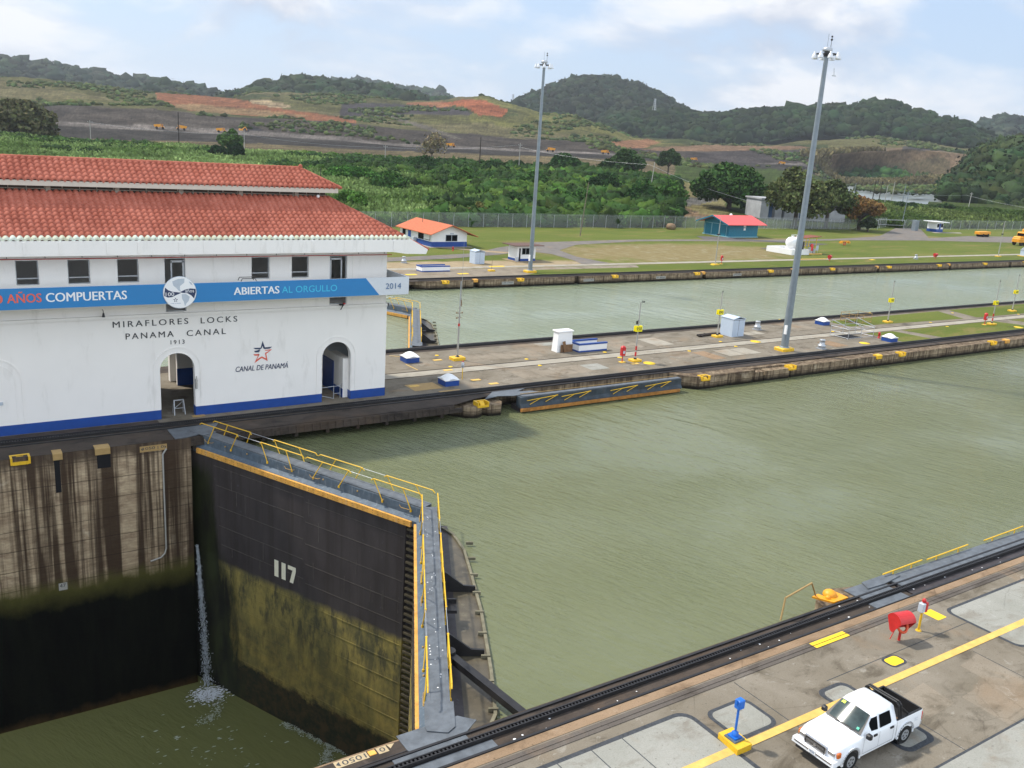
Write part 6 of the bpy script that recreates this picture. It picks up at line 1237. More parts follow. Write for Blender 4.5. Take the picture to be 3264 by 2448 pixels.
# ------------------------------------------------------------------ high masts
def mast(x, y, hgt, label, r0=.40, r1=.21):
    t = thing('light_mast', label, 'light mast', (x, y, 0), group='tall light masts'); MB().bbox(-.9, .9, -.7, .7, 0, .35, .06).build('plinth', M['yellow'], t); mb = MB(); k = 4
    for i in range(k): za, zb = .35 + (hgt - .35) * i / k, .35 + (hgt - .35) * (i + 1) / k + (.15 if i < k - 1 else 0); ra, rb = r0 + (r1 - r0) * i / k, r0 + (r1 - r0) * (i + 1) / k; mb.cyl((0, 0, za), (0, 0, zb), ra, rb, 14)
    mb.build('pole', M['mast'], t); MB().box(-.46, -.30, -.3, .0, 1.9, 2.9).build('service_box', M['white'], t); MB().lathe([(.55, 0), (.55, .08), (.42, .12)], (0, 0, .35), 14).build('flange', M['mast'], t)
    MB().lathe([(.45, hgt + .3), (.5, hgt + .38), (.5, hgt + .62), (.3, hgt + .72)], n=14).build('head', M['galv'], t); MB().tube([(1.05 * math.cos(i * math.pi / 4), 1.05 * math.sin(i * math.pi / 4), hgt + .05) for i in range(9)], .05, 5).cyl((0, 0, hgt - .2), (0, 0, hgt + .4), .28, n=10).build('ring', M['rail'], t)
    mb = MB()
    for i in range(4): a = i * math.pi / 2 + .4; mb.cyl((0, 0, hgt + .05), (1.05 * math.cos(a), 1.05 * math.sin(a), hgt + .05), .04, n=5)
    mb.build('spokes', M['rail'], t)
    for i in range(8):
        a = i * math.pi / 4 + .2; c_ = (1.25 * math.cos(a), 1.25 * math.sin(a), hgt - .42)
        l = MB().lathe([(.30, 0), (.27, .18), (.18, .40), (.10, .50), (.12, .62), (.03, .66)], c_, 12).build('lamp', M['lamp'], t)
    MB().cyl((.45, 0, hgt + .5), (.45, 0, hgt + 1.7), .025, n=5).cyl((-.1, 0, hgt + .7), (-.1, 0, hgt + 2.0), .012, n=4).ball((.45, 0, hgt + 1.5), .12, 8, 5).ball((.45, 0, hgt + 1.8), .10, 8, 5).build('beacon_rod', M['rail'], t)
    return t
b = mast(80.7, 65.1, 31.2, 'nearer tall grey light mast standing on the middle wall', .42, .22); MB().cyl((1.2, -.2, 30.0), (1.35, -.2, 29.3), .03, n=5).box(1.1, 1.6, -.25, -.15, 29.2, 29.3).build('hanging_hook', M['galv'], b)
mast(85.0, 121.7, 32.2, 'farther tall grey light mast on the far bank by the white booth', .36, .2)
# ================================================================== FAR BANK OBJECTS
def house():
    t = thing('small_house', 'small white house with orange tiled roof and blue base on the far lawn', 'house', (87.8, 160, 0))
    x0, x1, y0, y1 = 83.9, 91.7, 153.6, 167.0; zt = 2.75; zr = 4.3; xm = (x0 + x1) / 2
    MB().box(x0, x1, y0, y1, .03, zt).build('wall', M['white'], t, True); [MB().add([(x0, yy, zt), (x1, yy, zt), (xm, yy, zr - .05)], [(0, 1, 2)]).build('gable', M['white'], t, True) for yy in (y0, y1)]
    MB().box(x0 - .03, x1 + .03, y0 - .03, y1 + .03, .02, 1.0).build('base_band', M['blue'], t, True); MB().box(x0 - .8, x1 + .8, y0 - .9, y1 + .9, -.01, .06).build('apron', M['pathc'], t, True)
    mb = MB(); e = 1.5; yo0, yo1 = y0 - 1.2, y1 + .6; ze = zt - .15; sl = (zr - zt) / (xm - x0)
    for sgn, xe in ((-1, x0 - .8), (1, x1 + 1.9)):
        zz = zr - abs(xe - xm) * sl * .95; mb.add([(xm, yo0, zr), (xe, yo0, zz), (xe, yo1, zz), (xm, yo1, zr), (xm, yo0, zr - .12), (xe, yo0, zz - .12), (xe, yo1, zz - .12), (xm, yo1, zr - .12)], [(0, 1, 2, 3), (7, 6, 5, 4), (0, 4, 5, 1), (1, 5, 6, 2), (2, 6, 7, 3)])
    mb.build('roof', M['orangetile'], t, True)
    MB().cyl((xm - 1.5, 162, 3.9), (xm - 1.5, 162, 4.6), .05).build('vent_pipe', M['rail'], t, True)
    for (a, b, z0, z1) in ((87.0, 89.5, 1.15, 2.3),):
        f = MB().box(a - .08, b + .08, y0 - .05, y0 - .01, z0 - .08, z1 + .08).box((a + b) / 2 - .05, (a + b) / 2 + .05, y0 - .08, y0 - .05, z0, z1).build('window', M['lightgrey'], t, True); p = MB().box(a, b, y0 - .07, y0 - .051, z0, z1).build('pane', M['glass'], t, True); p.parent = f; p.location = (0, 0, 0)
    for (a, b) in ((156.8, 159.0), (164.5, 165.8)):
        f = MB().box(x0 - .05, x0 - .01, a - .08, b + .08, 1.05, 2.4).build('window', M['lightgrey'], t, True); p = MB().box(x0 - .07, x0 - .051, a, b, 1.13, 2.32).build('pane', M['glass'], t, True); p.parent = f
    MB().box(x0 - .06, x0 - .01, 162.2, 163.4, .05, 2.3).build('door', plain('mid_blue_door', (.01, .09, .40), .5), t, True); MB().box(x0 - .8, x0 - .1, 159.6, 160.5, .5, 1.2).build('air_conditioner', M['lightgrey'], t, True)
    MB().box(x0 - .06, x0 - .01, 154.2, 156.4, 1.2, 1.3).box(x0 - .06, x0 - .01, 154.2, 154.3, 1.3, 2.5).build('notice_frame', M['rail'], t, True)
    MB().box(87.9, 88.7, y0 - .06, y0 - .01, 2.45, 2.7).build('number_plate', M['lightgrey'], t, True)
house()
def booth():
    t = thing('guard_booth', 'white flat-roofed booth with large window and blue base beside the far mast', 'booth', (92.5, 135, 0)); x0, x1, y0, y1 = 90.4, 94.3, 133.7, 136.6
    MB().box(x0, x1, y0, y1, .04, 2.75).build('wall', M['white'], t, True); MB().box(x0 - .03, x1 + .03, y0 - .03, y1 + .03, .03, .45).build('base_band', M['blue'], t, True); MB().box(x0 - 1.0, x1 + 1.3, y0 - .8, y1 + .8, 2.75, 2.87).build('roof', plain('brown_roof_edge', (.12, .07, .055), .7), t, True)
    MB().box(91.3, 93.9, y0 - .04, y0 - .01, 1.15, 2.4).build('window', M['galv'], t, True); MB().box(91.4, 92.1, y0 - .06, y0 - .041, 1.25, 2.3).box(92.2, 92.9, y0 - .06, y0 - .041, 1.25, 2.3).box(93.0, 93.8, y0 - .06, y0 - .041, 1.25, 2.3).build('pane', M['glass'], t, True)
    MB().box(90.75, 91.05, y0 - .06, y0 - .02, .1, 2.3).build('door', M['dark'], t, True); MB().box(x0 - 1, x1 + 1, y0 - 1.1, y1 + .6, -.01, .035).build('apron', M['soil'], t, True)
    MB().lathe([(.3, 0), (.33, .8), (.3, .85)], (90.0, 133.2, .03), 10).build('bin', M['galv'], t, True)
booth()
def shed():
    t = thing('storage_shed', 'teal storage shed with coral red pitched roof on the far lawn', 'shed', (183.5, 171, 0)); x0, x1, y0, y1 = 178.4, 189.2, 166.8, 175.8; zt, zr = 3.7, 5.2; ym = (y0 + y1) / 2
    MB().box(x0, x1, y0, y1, .02, zt).build('wall', M['teal'], t, True); [MB().add([(xx, y0, zt), (xx, ym, zr), (xx, y1, zt)], [(0, 2, 1)]).build('gable', M['teal'], t, True) for xx in (x0, x1)]; MB().box(x0 - .25, x1 + .2, y0 - .25, y1 + .2, -.01, .18).build('base_curb', M['tealpale'], t, True)
    for sg, nm in ((-1, 'roof'), (1, 'roof')):
        ye = ym + sg * 5.9; ze = zr - 5.9 * (zr - zt) / (ym - y0) + .12; MB().add([(x0 - 1.9, ym, zr + .12), (x1 + 1.9, ym, zr + .12), (x1 + 1.9, ye, ze), (x0 - 1.9, ye, ze), (x0 - 1.9, ym, zr), (x1 + 1.9, ym, zr), (x1 + 1.9, ye, ze - .12), (x0 - 1.9, ye, ze - .12)], [(0, 1, 2, 3), (7, 6, 5, 4), (3, 2, 6, 7), (0, 3, 7, 4), (1, 5, 6, 2)]).build(nm, M['redroof'], t, True)
    MB().add([(x0 - 1.95, ym, zr + .14), (x0 - 1.95, ym - 5.9, zr - 1.85 + .02), (x0 - 1.95, ym - 5.9, zr - 2.15), (x0 - 1.95, ym, zr - .18)], [(0, 1, 2, 3)]).add([(x0 - 1.95, ym, zr + .14), (x0 - 1.95, ym + 5.9, zr - 1.85 + .02), (x0 - 1.95, ym + 5.9, zr - 2.15), (x0 - 1.95, ym, zr - .18)], [(0, 1, 2, 3)]).build('barge_board', M['teal'], t, True)
    for a, b in ((167.6, 170.2), (170.3, 172.9), (173.0, 175.4)):
        d = MB().box(x0 - .06, x0 - .01, a, b, .2, 3.1).build('door', M['teal'], t, True); f = MB().box(x0 - .10, x0 - .06, a - .06, a + .06, .2, 3.2).box(x0 - .10, x0 - .06, b - .06, b + .06, .2, 3.2).box(x0 - .10, x0 - .06, a + .06, b - .06, 3.1, 3.22).build('frame', M['tealpale'], t, True); f.parent = d
    MB().box(183.7, 184.6, y0 - .04, y0 - .01, 2.6, 3.2).box(183.8, 184.5, y0 - .04, y0 - .01, 1.8, 2.4).build('notice', M['white'], t, True); MB().lathe([(.35, 0), (.4, .3), (.1, .5)], (184, 172, zr), 10).build('roof_vent', M['white'], t, True)
shed()
def tank():
    t = thing('fuel_tank', 'white horizontal fuel tank on cradles inside a white wall beside the tall mast', 'fuel tank', (168, 139, 0)); MB().box(164.6, 170.5, 134.5, 134.8, 0, 1.2).box(164.6, 164.9, 134.8, 141.5, 0, 1.2).box(170.2, 170.5, 134.8, 141.5, 0, 1.2).box(164.6, 170.5, 141.5, 141.8, 0, 1.2).box(164.9, 170.2, 134.8, 141.5, 0, .2).build('bund_wall', M['white'], t, True)
    n = 20; mb = MB(); cy, cz, r = 137.0, 2.55, 1.2
    V = []; prof_ = [(165.9, .02), (166.0, .6), (166.2, 1.0), (166.6, r), (169.3, r), (169.7, 1.0), (169.9, .6), (170.0, .02)]
    for x, q in prof_:
        for i in range(n): a = 2 * math.pi * i / n; V.append((x, cy + q * math.cos(a), cz + q * math.sin(a)))
    mb.add(V, [(j * n + i, j * n + (i + 1) % n, (j + 1) * n + (i + 1) % n, (j + 1) * n + i) for j in range(len(prof_) - 1) for i in range(n)], True); mb.build('tank', M['white'], t, True)
    MB().box(166.8, 167.1, 136.2, 137.8, .2, 1.7).box(168.8, 169.1, 136.2, 137.8, .2, 1.7).build('cradle', M['white'], t, True); MB().tube([(166.8, 137.0, 3.7), (166.8, 137.0, 4.2), (168.6, 137.0, 4.2), (168.6, 137.0, 3.7)], .05, 5).cyl((169, cy, 3.7), (169, cy, 4.1), .2).cyl((167.4, cy, 3.7), (167.4, cy, 4.0), .25).build('top_fittings', M['white'], t, True)
    MB().box(167.6, 168.9, 134.9, 135.2, 1.0, 2.9).build('control_panel', M['rail'], t, True); MB().lathe([(.25, 0), (.25, 1.2), (.1, 1.5)], (170.6, 133.9, 1), 8).build('extinguisher', M['red'], t, True)
tank()
t = thing('pump_shelter', 'small rust-roofed shelter with yellow posts over fuel pumps', 'shelter', (174, 137, 0)); MB().beam((170.8, 138.0, 3.5), (176.0, 137.6, 3.9), 3.4, .12).build('roof', plain('rusty_roof', (.20, .07, .045), .8, var=.3), t, True); MB().cyl((172.2, 136.3, 0), (172.2, 136.3, 3.5), .07).cyl((174.8, 136.3, 0), (174.8, 136.3, 3.7), .07).cyl((172.2, 139.2, 0), (172.2, 139.2, 3.5), .07).cyl((174.8, 139.2, 0), (174.8, 139.2, 3.7), .07).build('post', M['yellow'], t, True)
MB().box(171.9, 172.9, 135.6, 136.1, 0, 1.5).box(173.3, 174.0, 135.6, 136.1, 0, 1.2).build('pump', M['galv'], t, True); MB().ball((173.0, 136, 1.9), .4, 8, 5).build('red_drum', M['red'], t, True); MB().box(170.8, 175.4, 134.7, 135.1, -.02, .25).build('curb', M['paintline'], t, True)
t = thing('small_sign', 'small grey notice board on posts right of the pump shelter', 'sign', (176.5, 137.2, 0)); MB().box(-.5, .5, -.04, .04, .6, 1.7).build('board', M['lightgrey'], t); MB().cyl((-.4, .06, 0), (-.4, .06, 1.7), .04).cyl((.4, .06, 0), (.4, .06, 1.7), .04).build('post', M['galv'], t)
tag(MB().box(158, 168, 127.6, 128.0, 0, .16).build('yellow_curb', M['paintline']), 'long low yellow curb beside the path under the fuel tank', 'curb')
t = thing('small_plough', 'small yellow implement standing on the far lawn', 'implement', (203.3, 149.7, 0)); MB().box(-1.6, 1.6, -.2, .2, .9, 1.1).box(-1.8, -1.2, -.4, .4, .5, .9).box(1.2, 1.8, -.4, .4, .5, .9).build('beam', M['amber'], t); MB().cyl((-.3, 0, 0), (-.3, 0, 1), .12).cyl((.3, 0, 0), (.3, 0, 1), .12).build('leg', M['red'], t)
tag(MB().lathe([(.3, 0), (1.3, .3), (1.35, 1.0), (1.0, 1.6), (.2, 1.75)], n=9).build('boulder', M['rust']), 'brown boulder on the lawn by the end of the fence', 'rock').location = (175.4, 185.3, -.1)
# far bank thin posts
def thinpost(x, y, hgt, label, r=.1, base=True):
    t = thing('thin_post', label, 'post', (x, y, 0), group='thin pale posts on the far bank'); MB().cyl((0, 0, 0), (0, 0, hgt), r, r * .6, 7).build('pole', M['concpole'], t); MB().box(-.4, .35, -.1, .1, hgt * .62, hgt * .62 + .25).build('fitting', M['rail'], t)
    if base: MB().bbox(-.7, .7, -.5, .5, 0, .2, .03).build('plinth', M['yellow'], t)
thinpost(130.2, 124.2, 9.2, 'white post beside the red call box in front of the teal shed'); thinpost(232.8, 125.2, 9.0, 'white post near the yellow truck at the right', .12)
t = thing('stake', 'short thin stake on a yellow plinth on the far bank', 'stake', (78.9, 123.9, 0)); MB().bbox(-.5, .5, -.4, .4, 0, .25, .03).build('plinth', M['yellow'], t); MB().cyl((0, 0, .2), (.1, 0, 2.0), .03, n=5).build('rod', M['rust'], t)
t = thing('small_kiosk', 'tiny blue and white kiosk at the right edge of the far bank', 'kiosk', (243.8, 124.6, 0)); MB().box(-.6, .6, -.6, .6, 0, 1.6).build('body', M['cabinet'], t); MB().prof([(-.7, 1.6), (0, 2.3), (.7, 1.6)], -.7, .7).build('roof', M['lightgrey'], t); MB().box(-1, 1, -1, 1, 0, .15).build('plinth', M['yellow'], t)
# painted marks on the far bank
for a, b, k, ox, oy in ((300, 748, 1, 1200, 600), (1040, 677, 1.6, 1200, 600), (750, 740, 1, 1200, 600), (1025, 663, 1, 1900, 600), (900, 890, .8, 2448, 500)):
    x, y, _ = onz(ox + a / 2.711, oy + b / 2.711); q = sorted(LMK, key=lambda q: math.hypot(q[0] - x, q[1] - y)); q = [c for c in q if 'far bank yellow painted ground plate near ' + c[2] not in used_l][0]; lab = 'far bank yellow painted ground plate near ' + q[2]; used_l.add(lab); o = MB().bbox(-.9 * k, .9 * k, -.4, .4, 0, .03, .01).build('painted_plate', M['paintbright']); o.location = (x, y, .02); tag(o, lab, 'ground marker', group='painted plates on the far bank')
# blue kiosk with white canopy
t = thing('gate_booth', 'tiny white and blue gate booth with wide white canopy at the far gate', 'booth', (292.3, 180.5, 0)); MB().box(-1.9, 1.9, -1.7, 1.7, .1, 3.3).build('wall', M['white'], t); MB().box(-1.95, 1.95, -1.75, 1.75, .05, 1.0).box(-.5, .4, -1.78, -1.76, 1.0, 2.9).build('base_band', M['blue'], t); MB().beam((-3.6, 0, 3.5), (4.4, 0, 3.25), 4.8, .25).build('roof', M['white'], t); MB().box(-1.7, -.6, -1.76, -1.71, 1.6, 2.8).box(.6, 1.7, -1.76, -1.71, 1.6, 2.8).build('window', M['glass'], t)
# yellow trailer and truck
t = thing('compressor_trailer', 'amber low trailer parked by the far fence', 'trailer', (297, 166.3, 0)); MB().bbox(-3.2, 3.2, -1, 1, .8, 1.7, .1).box(-4.6, -3.2, -.1, .1, .8, 1.0).build('body', M['amber'], t); [MB().cyl((x, -1.15, .5), (x, 1.15, .5), .5).build('wheel', M['rubber'], t) for x in (-1.2, 1.6)]
t = thing('utility_truck', 'amber yellow utility truck cut by the right edge', 'truck', (281.5, 144.8, 0)); MB().bbox(-4.2, 4.5, -1.3, 1.3, 1.0, 2.2, .25).bbox(-4.0, -2.0, -1.2, 1.2, 2.2, 2.7, .3).build('body', M['amber'], t); MB().bbox(-2.0, .3, -1.25, 1.25, 2.2, 4.0, .25).build('cab', M['amber'], t); MB().box(-2.04, -1.99, -1.0, 1.0, 2.8, 3.6).box(-1.6, -.2, -1.29, -1.26, 2.8, 3.7).build('window', M['glass'], t); MB().bbox(.6, 4.5, -1.3, 1.3, 2.3, 4.8, .2).build('rear_box', M['amber'], t)
for x in (-2.8, 2.6):
    for y in (-1.25, .85): MB().cyl((x, y, .85), (x, y + .4, .85), .85, n=14).build('wheel', M['rubber'], t)
# ------------------------------------------------------------------ chain-link fences
def mesh_mat():
    mt, nt, b = newmat('chain_link_mesh', .5, .4); g = G(nt); b.inputs['Base Color'].default_value = (.42, .44, .43, 1); b.inputs['Alpha'].default_value = .24; return mt
M['chain'] = mesh_mat()
def fence(label, pts, hgt=3.1, step=3.9):
    t = thing('chain_fence', label, 'fence', (pts[0][0], pts[0][1], 0)); posts = []
    for (x0, y0), (x1, y1) in zip(pts[:-1], pts[1:]):
        Ln = math.hypot(x1 - x0, y1 - y0); n = max(1, int(Ln / step))
        for i in range(n): posts.append((x0 + (x1 - x0) * i / n, y0 + (y1 - y0) * i / n))
    posts.append(pts[-1]); mb = MB()
    for (a, b), (c, d) in zip(posts[:-1], posts[1:]): mb.quad((a, b, .05), (c, d, .05), (c, d, hgt), (a, b, hgt))
    mb.build('mesh_panels', M['chain'], t, True); mb = MB()
    for z in (hgt, hgt + .15, hgt + .3): mb.tube([(a, b - (.1 if z > hgt else 0), z) for a, b in posts], .018, 4)
    mb.build('wires', M['galv'], t, True); mb = MB()
    if len(posts) > 90: posts_ = posts[::max(1, len(posts) // 90 + 1)]
    else: posts_ = posts
    pm = MB().cyl((0, 0, 0), (0, 0, hgt), .055, n=6).cyl((0, 0, hgt), (0, -.3, hgt + .35), .03, n=4).build('post', M['galv'], t)
    for i, (a, b) in enumerate(posts_):
        q = pm if i == 0 else pm.copy()
        if i: col.objects.link(q); q.parent = t
        q.location = (a - pts[0][0], b - pts[0][1], 0)
    return t
fence('chain-link fence along the foot of the green thicket', [(60, 188.6), (113, 188.9), (163, 187.9), (256, 187.6)])
fence('chain-link fence around the grey warehouse under the trees', [(212, 187), (232, 186.9), (262, 186), (276, 190.5), (283, 193)])
fence('distant chain-link fence running right from the gate booth', [(285, 187), (300, 186.5), (430, 184), (760, 180)], 3.1, 5.5)
MB()
t = thing('swing_gate', 'wide metal swing gate with rusty top bar left of the tiny booth', 'gate', (276, 186, 0)); MB().tube([(270, 187, 0), (270, 187, 3.2), (279, 183.5, 3.4), (279, 183.5, 0)], .09, 5).tube([(262, 190, .3), (270, 187, 3.0)], .07, 5).tube([(270, 187, 1.6), (279, 183.5, 1.7)], .06, 5).build('frame', M['galv'], t, True); MB().box(284.5, 286.3, 182.8, 184.2, 0, 3.4).build('pillar', M['mast'], t, True)
# ------------------------------------------------------------------ grey warehouse among the trees
def warehouse():
    t = thing('warehouse', 'grey concrete warehouse half hidden behind the spreading trees', 'building', (250, 225, 0)); c0 = ond(2420, 700, 322); c1 = ond(2690, 712, 340)
    p0 = Vector((c0[0], c0[1], 0)); p1 = Vector((c1[0], c1[1], 0)); d = (p1 - p0); Ln = d.length; d.normalize(); nn = Vector((-d.y, d.x, 0)); Hh = 7.0; Mx = Matrix(((d.x, nn.x, 0, p0.x - 250), (d.y, nn.y, 0, p0.y - 225), (0, 0, 1, 0), (0, 0, 0, 1)))
    gm = plain('grey_render', (.34, .345, .35), .8, var=.18, scale=.3, dirt=(.22, .22, .21)); mb = MB(); 
    segs = [(0, 3.2), (5.6, 8.2), (9.3, 15), (17, Ln)]; mb.box(0, Ln, 2.5, 10, 0, Hh).box(0, Ln, 0, 2.5, 5.6, Hh)
    for a, b in segs: mb.box(a, b, 0, 2.5, 0, 5.6)
    mb.xf(Mx).build('wall', gm, t); MB().box(3.2, 5.6, 1.8, 2.49, .05, 5.5).box(8.2, 9.3, 1.9, 2.49, 1, 5.5).box(15, 17, 1.6, 2.49, 0, 5.5).xf(Mx).build('door', M['slate'], t); MB().box(-.4, Ln + .4, -.5, 10.4, Hh, Hh + .5).xf(Mx).build('roof', gm, t); MB().box(20, 21.5, -.06, -.01, 4.5, 5.5).box(25, 26.5, -.06, -.01, 4.5, 5.5).xf(Mx).build('window', M['rust'], t)
    MB().box(-6, 3, -8, -1, .0, .25).xf(Mx).build('apron', M['pathc'], t)
warehouse()
# ------------------------------------------------------------------ trees
def tree(name, label, px, py, D, crown_w, crown_h, trunk_h, tint_, seed, n=4200, gap=.0, cat='tree', group=None, lobes=9, leaf=(.5, 1.1), trunk_r=.55, z0=None, bark='bark', dens=1.0, spread=.9):
    x, y, z = ond(px, py, D); z = z0 if z0 is not None else float(ground_z(np.array([x]), np.array([y]))[0])
    lobes = int(lobes * 1.5); gap = gap + .2; n = int(n * 1.25); t = thing(name, label, cat, (x, y, z), 0, group); rr = random.Random(seed); r = np.random.default_rng(seed)
    mb = MB(); mb.cyl((0, 0, -.3), (0, 0, trunk_h), trunk_r, trunk_r * .72, 9); L0 = []
    for i in range(lobes):
        a = i * 2.4 + rr.uniform(-.4, .4); q = math.sqrt((i + .5) / lobes) * crown_w * .36 * spread; zc = trunk_h + crown_h * (.52 - .42 * (q / (crown_w * .36)) ** 1.5 + rr.uniform(-.12, .14))
        L0.append((q * math.cos(a), q * math.sin(a), zc, crown_w * rr.uniform(.12, .20), crown_h * rr.uniform(.13, .22)))
    for lx, ly, lz, lr, lh in L0:
        m1 = Vector((lx * .35 + rr.uniform(-.4, .4), ly * .35, trunk_h + (lz - trunk_h) * .35)); mb.cyl((0, 0, trunk_h - .4), m1, trunk_r * .48, trunk_r * .30, 6).cyl(m1, (lx * .85, ly * .85, lz - lh * .2), trunk_r * .30, trunk_r * .10, 5)
        for k in range(4): mb.cyl((lx * .8, ly * .8, lz - lh * .3), (lx + rr.uniform(-1, 1) * lr, ly + rr.uniform(-1, 1) * lr, lz + rr.uniform(-.1, .6) * lh), trunk_r * .09, .02, 4)
    mb.build('trunk', M[bark], t)
    if n:
        Pl = np.array(L0); k = r.integers(0, lobes, n); dirv = r.normal(size=(n, 3)); dirv /= np.linalg.norm(dirv, axis=1)[:, None]; rad = r.uniform(.55, 1.06, n) ** .7
        P = Pl[k, :3] + dirv * rad[:, None] * np.stack([Pl[k, 3], Pl[k, 3], Pl[k, 4]], 1)
        clump = sn(P[:, 0] + seed, P[:, 1] + P[:, 2] * 1.3, crown_w * .09, seed)
        P, clump, k = P[clump > -1.2 + gap], clump[clump > -1.2 + gap], k[clump > -1.2 + gap]; m_ = len(P)
        T = np.array([tint_]) * 1.35 * (1 + .30 * clump[:, None]) * r.uniform(.7, 1.4, (m_, 1)) * (1 + r.normal(size=(m_, 3)) * .06)
        V, F, TT = cards(P, r.uniform(leaf[0], leaf[1], m_), T, seed + 1)
        npmesh('crown', V, F, M['leaf'], TT, parent=t)
    return t
tree('spreading_tree', 'large dark green spreading tree behind the teal shed', 2320, 690, 345, 32, 19, 4.2, (.030, .062, .016), 201, 9000, .1, lobes=16, leaf=(.6, 1.4), trunk_r=1.1, z0=0)
tree('spreading_tree', 'broad olive green tree left of the nearer mast in front of the warehouse', 2532, 722, 303, 25, 17, 5.0, (.066, .078, .028), 202, 6000, .35, lobes=15, leaf=(.5, 1.1), trunk_r=.8, z0=0)
tree('spreading_tree', 'olive tree right of the nearer mast in front of the warehouse', 2632, 722, 312, 19, 14, 5.0, (.054, .070, .025), 203, 4500, .3, lobes=12, leaf=(.5, 1.0), trunk_r=.7, z0=0)
tree('spreading_tree', 'tree with rusty brown leaves at the right end of the warehouse', 2738, 722, 318, 16, 11, 3.6, (.16, .095, .036), 204, 3600, .25, lobes=11, leaf=(.5, 1.0), trunk_r=.7, z0=0)
tree('bushy_tree', 'small dark bushy tree beside the road right of the rusty tree', 2768, 722, 312, 7, 5, 1.2, (.030, .042, .020), 205, 1200, .1, lobes=6, leaf=(.4, .8), trunk_r=.3, z0=0)
tree('leafless_tree', 'pale leafless tree standing above the thicket left of the far mast', 1375, 520, 430, 20, 14, 6, (.13, .11, .06), 206, 900, .9, lobes=12, leaf=(.5, 1.0), trunk_r=.6, bark='palebark')
tree('round_tree', 'brownish round tree at the far left edge behind the grass', 60, 440, 445, 34, 18, 3, (.065, .066, .030), 207, 6000, .15, lobes=15, leaf=(.8, 1.7), trunk_r=.8)
tree('round_tree', 'bright green tree beside a pale pole above the red roof', 735, 478, 440, 13, 11, 2, (.050, .095, .022), 208, 2400, .1, lobes=9, leaf=(.6, 1.3))
tree('round_tree', 'dark evergreen bush just above the red roof ridge, left of the pale pole', 700, 505, 400, 9, 7, 1, (.014, .034, .012), 209, 1600, .0, lobes=7, leaf=(.6, 1.1)); tree('round_tree', 'very dark round bush just above the red roof ridge, right of its twin', 752, 508, 395, 8, 8, 1, (.012, .030, .010), 210, 1600, .0, lobes=7, leaf=(.6, 1.1))
tree('flat_tree', 'lone dark tree on the slope left of the big spreading tree', 2130, 540, 520, 17, 12, 6, (.028, .050, .018), 211, 2600, .3, lobes=9, leaf=(.7, 1.4), trunk_r=.5)
tree('round_tree', 'wide dark tree in the thicket behind the far mast head', 1985, 560, 440, 25, 14, 3, (.028, .055, .017), 212, 5200, .05, lobes=14, leaf=(.7, 1.5)); tree('round_tree', 'dark tree in the tree line just right of the far mast pole', 1800, 545, 440, 18, 11, 2, (.026, .060, .016), 213, 3600, .05, lobes=12, leaf=(.7, 1.4))
tree('bushy_tree', 'bright green dense bush in the grass left of the pale pole', 1120, 540, 330, 26, 6, .5, (.040, .100, .018), 214, 6000, -.2, lobes=16, leaf=(.5, 1.0), trunk_r=.3); tree('bushy_tree', 'yellowish bush against the fence behind the small white house', 1520, 690, 236, 7.5, 5.5, .8, (.115, .105, .035), 215, 2200, .0, lobes=8, leaf=(.35, .7), trunk_r=.25, z0=0)
for i, (px, py, D, w_, h_, lb, tn) in enumerate([(1350, 560, 400, 17, 8, 'dark green bush under the leafless tree', (.022, .052, .014)), (1480, 600, 330, 13, 8, 'leafy tree in the middle of the thicket', (.040, .085, .018)), (1640, 640, 262, 11, 8, 'dark tree in the thicket behind the white booth', (.022, .050, .014)), (1850, 655, 275, 14, 9, 'round tree above the fence right of the far mast', (.030, .072, .016)), (2040, 665, 303, 16, 12, 'dark rounded tree above the right end of the fence', (.022, .056, .014)), (2128, 692, 320, 15, 13, 'last leafy tree at the right end of the thicket', (.040, .088, .018)),
     (1930, 600, 330, 17, 12, 'tall dark tree behind the end of the thicket', (.020, .046, .013)), (1700, 590, 330, 16, 9, 'mid green tree halfway up the thicket', (.034, .076, .018)), (1580, 560, 400, 14, 8, 'small dark tree in the band of trees along the top of the slope', (.022, .046, .014)), (1240, 600, 300, 14, 8, 'bushy tree behind the hip of the red roof', (.036, .082, .018)), (1120, 640, 245, 10, 6, 'light green shrub beside the hip of the red roof', (.060, .125, .022))]):
    tree('leafy_tree', lb, px, py, D, w_, h_, .3, tn, 230 + i, 3400, -.2, lobes=17, leaf=(.4, .9), trunk_r=.3)
for i, (px, py, D, w_, lb) in enumerate([(2870, 655, 420, 7, 'small dark tree on the near shore of the pond'), (2905, 655, 425, 9, 'second small tree on the near shore of the pond'), (3010, 650, 440, 12, 'spiky palm-like clump on the pond shore'), (2755, 668, 400, 8, 'green bush left of the wooden poles by the pond')]):
    tree('shore_tree', lb, px, py, D, w_ * .8, 3.6, .8, (.030, .055, .020), 260 + i, 900, .3, lobes=5, leaf=(.6, 1.2), trunk_r=.3)
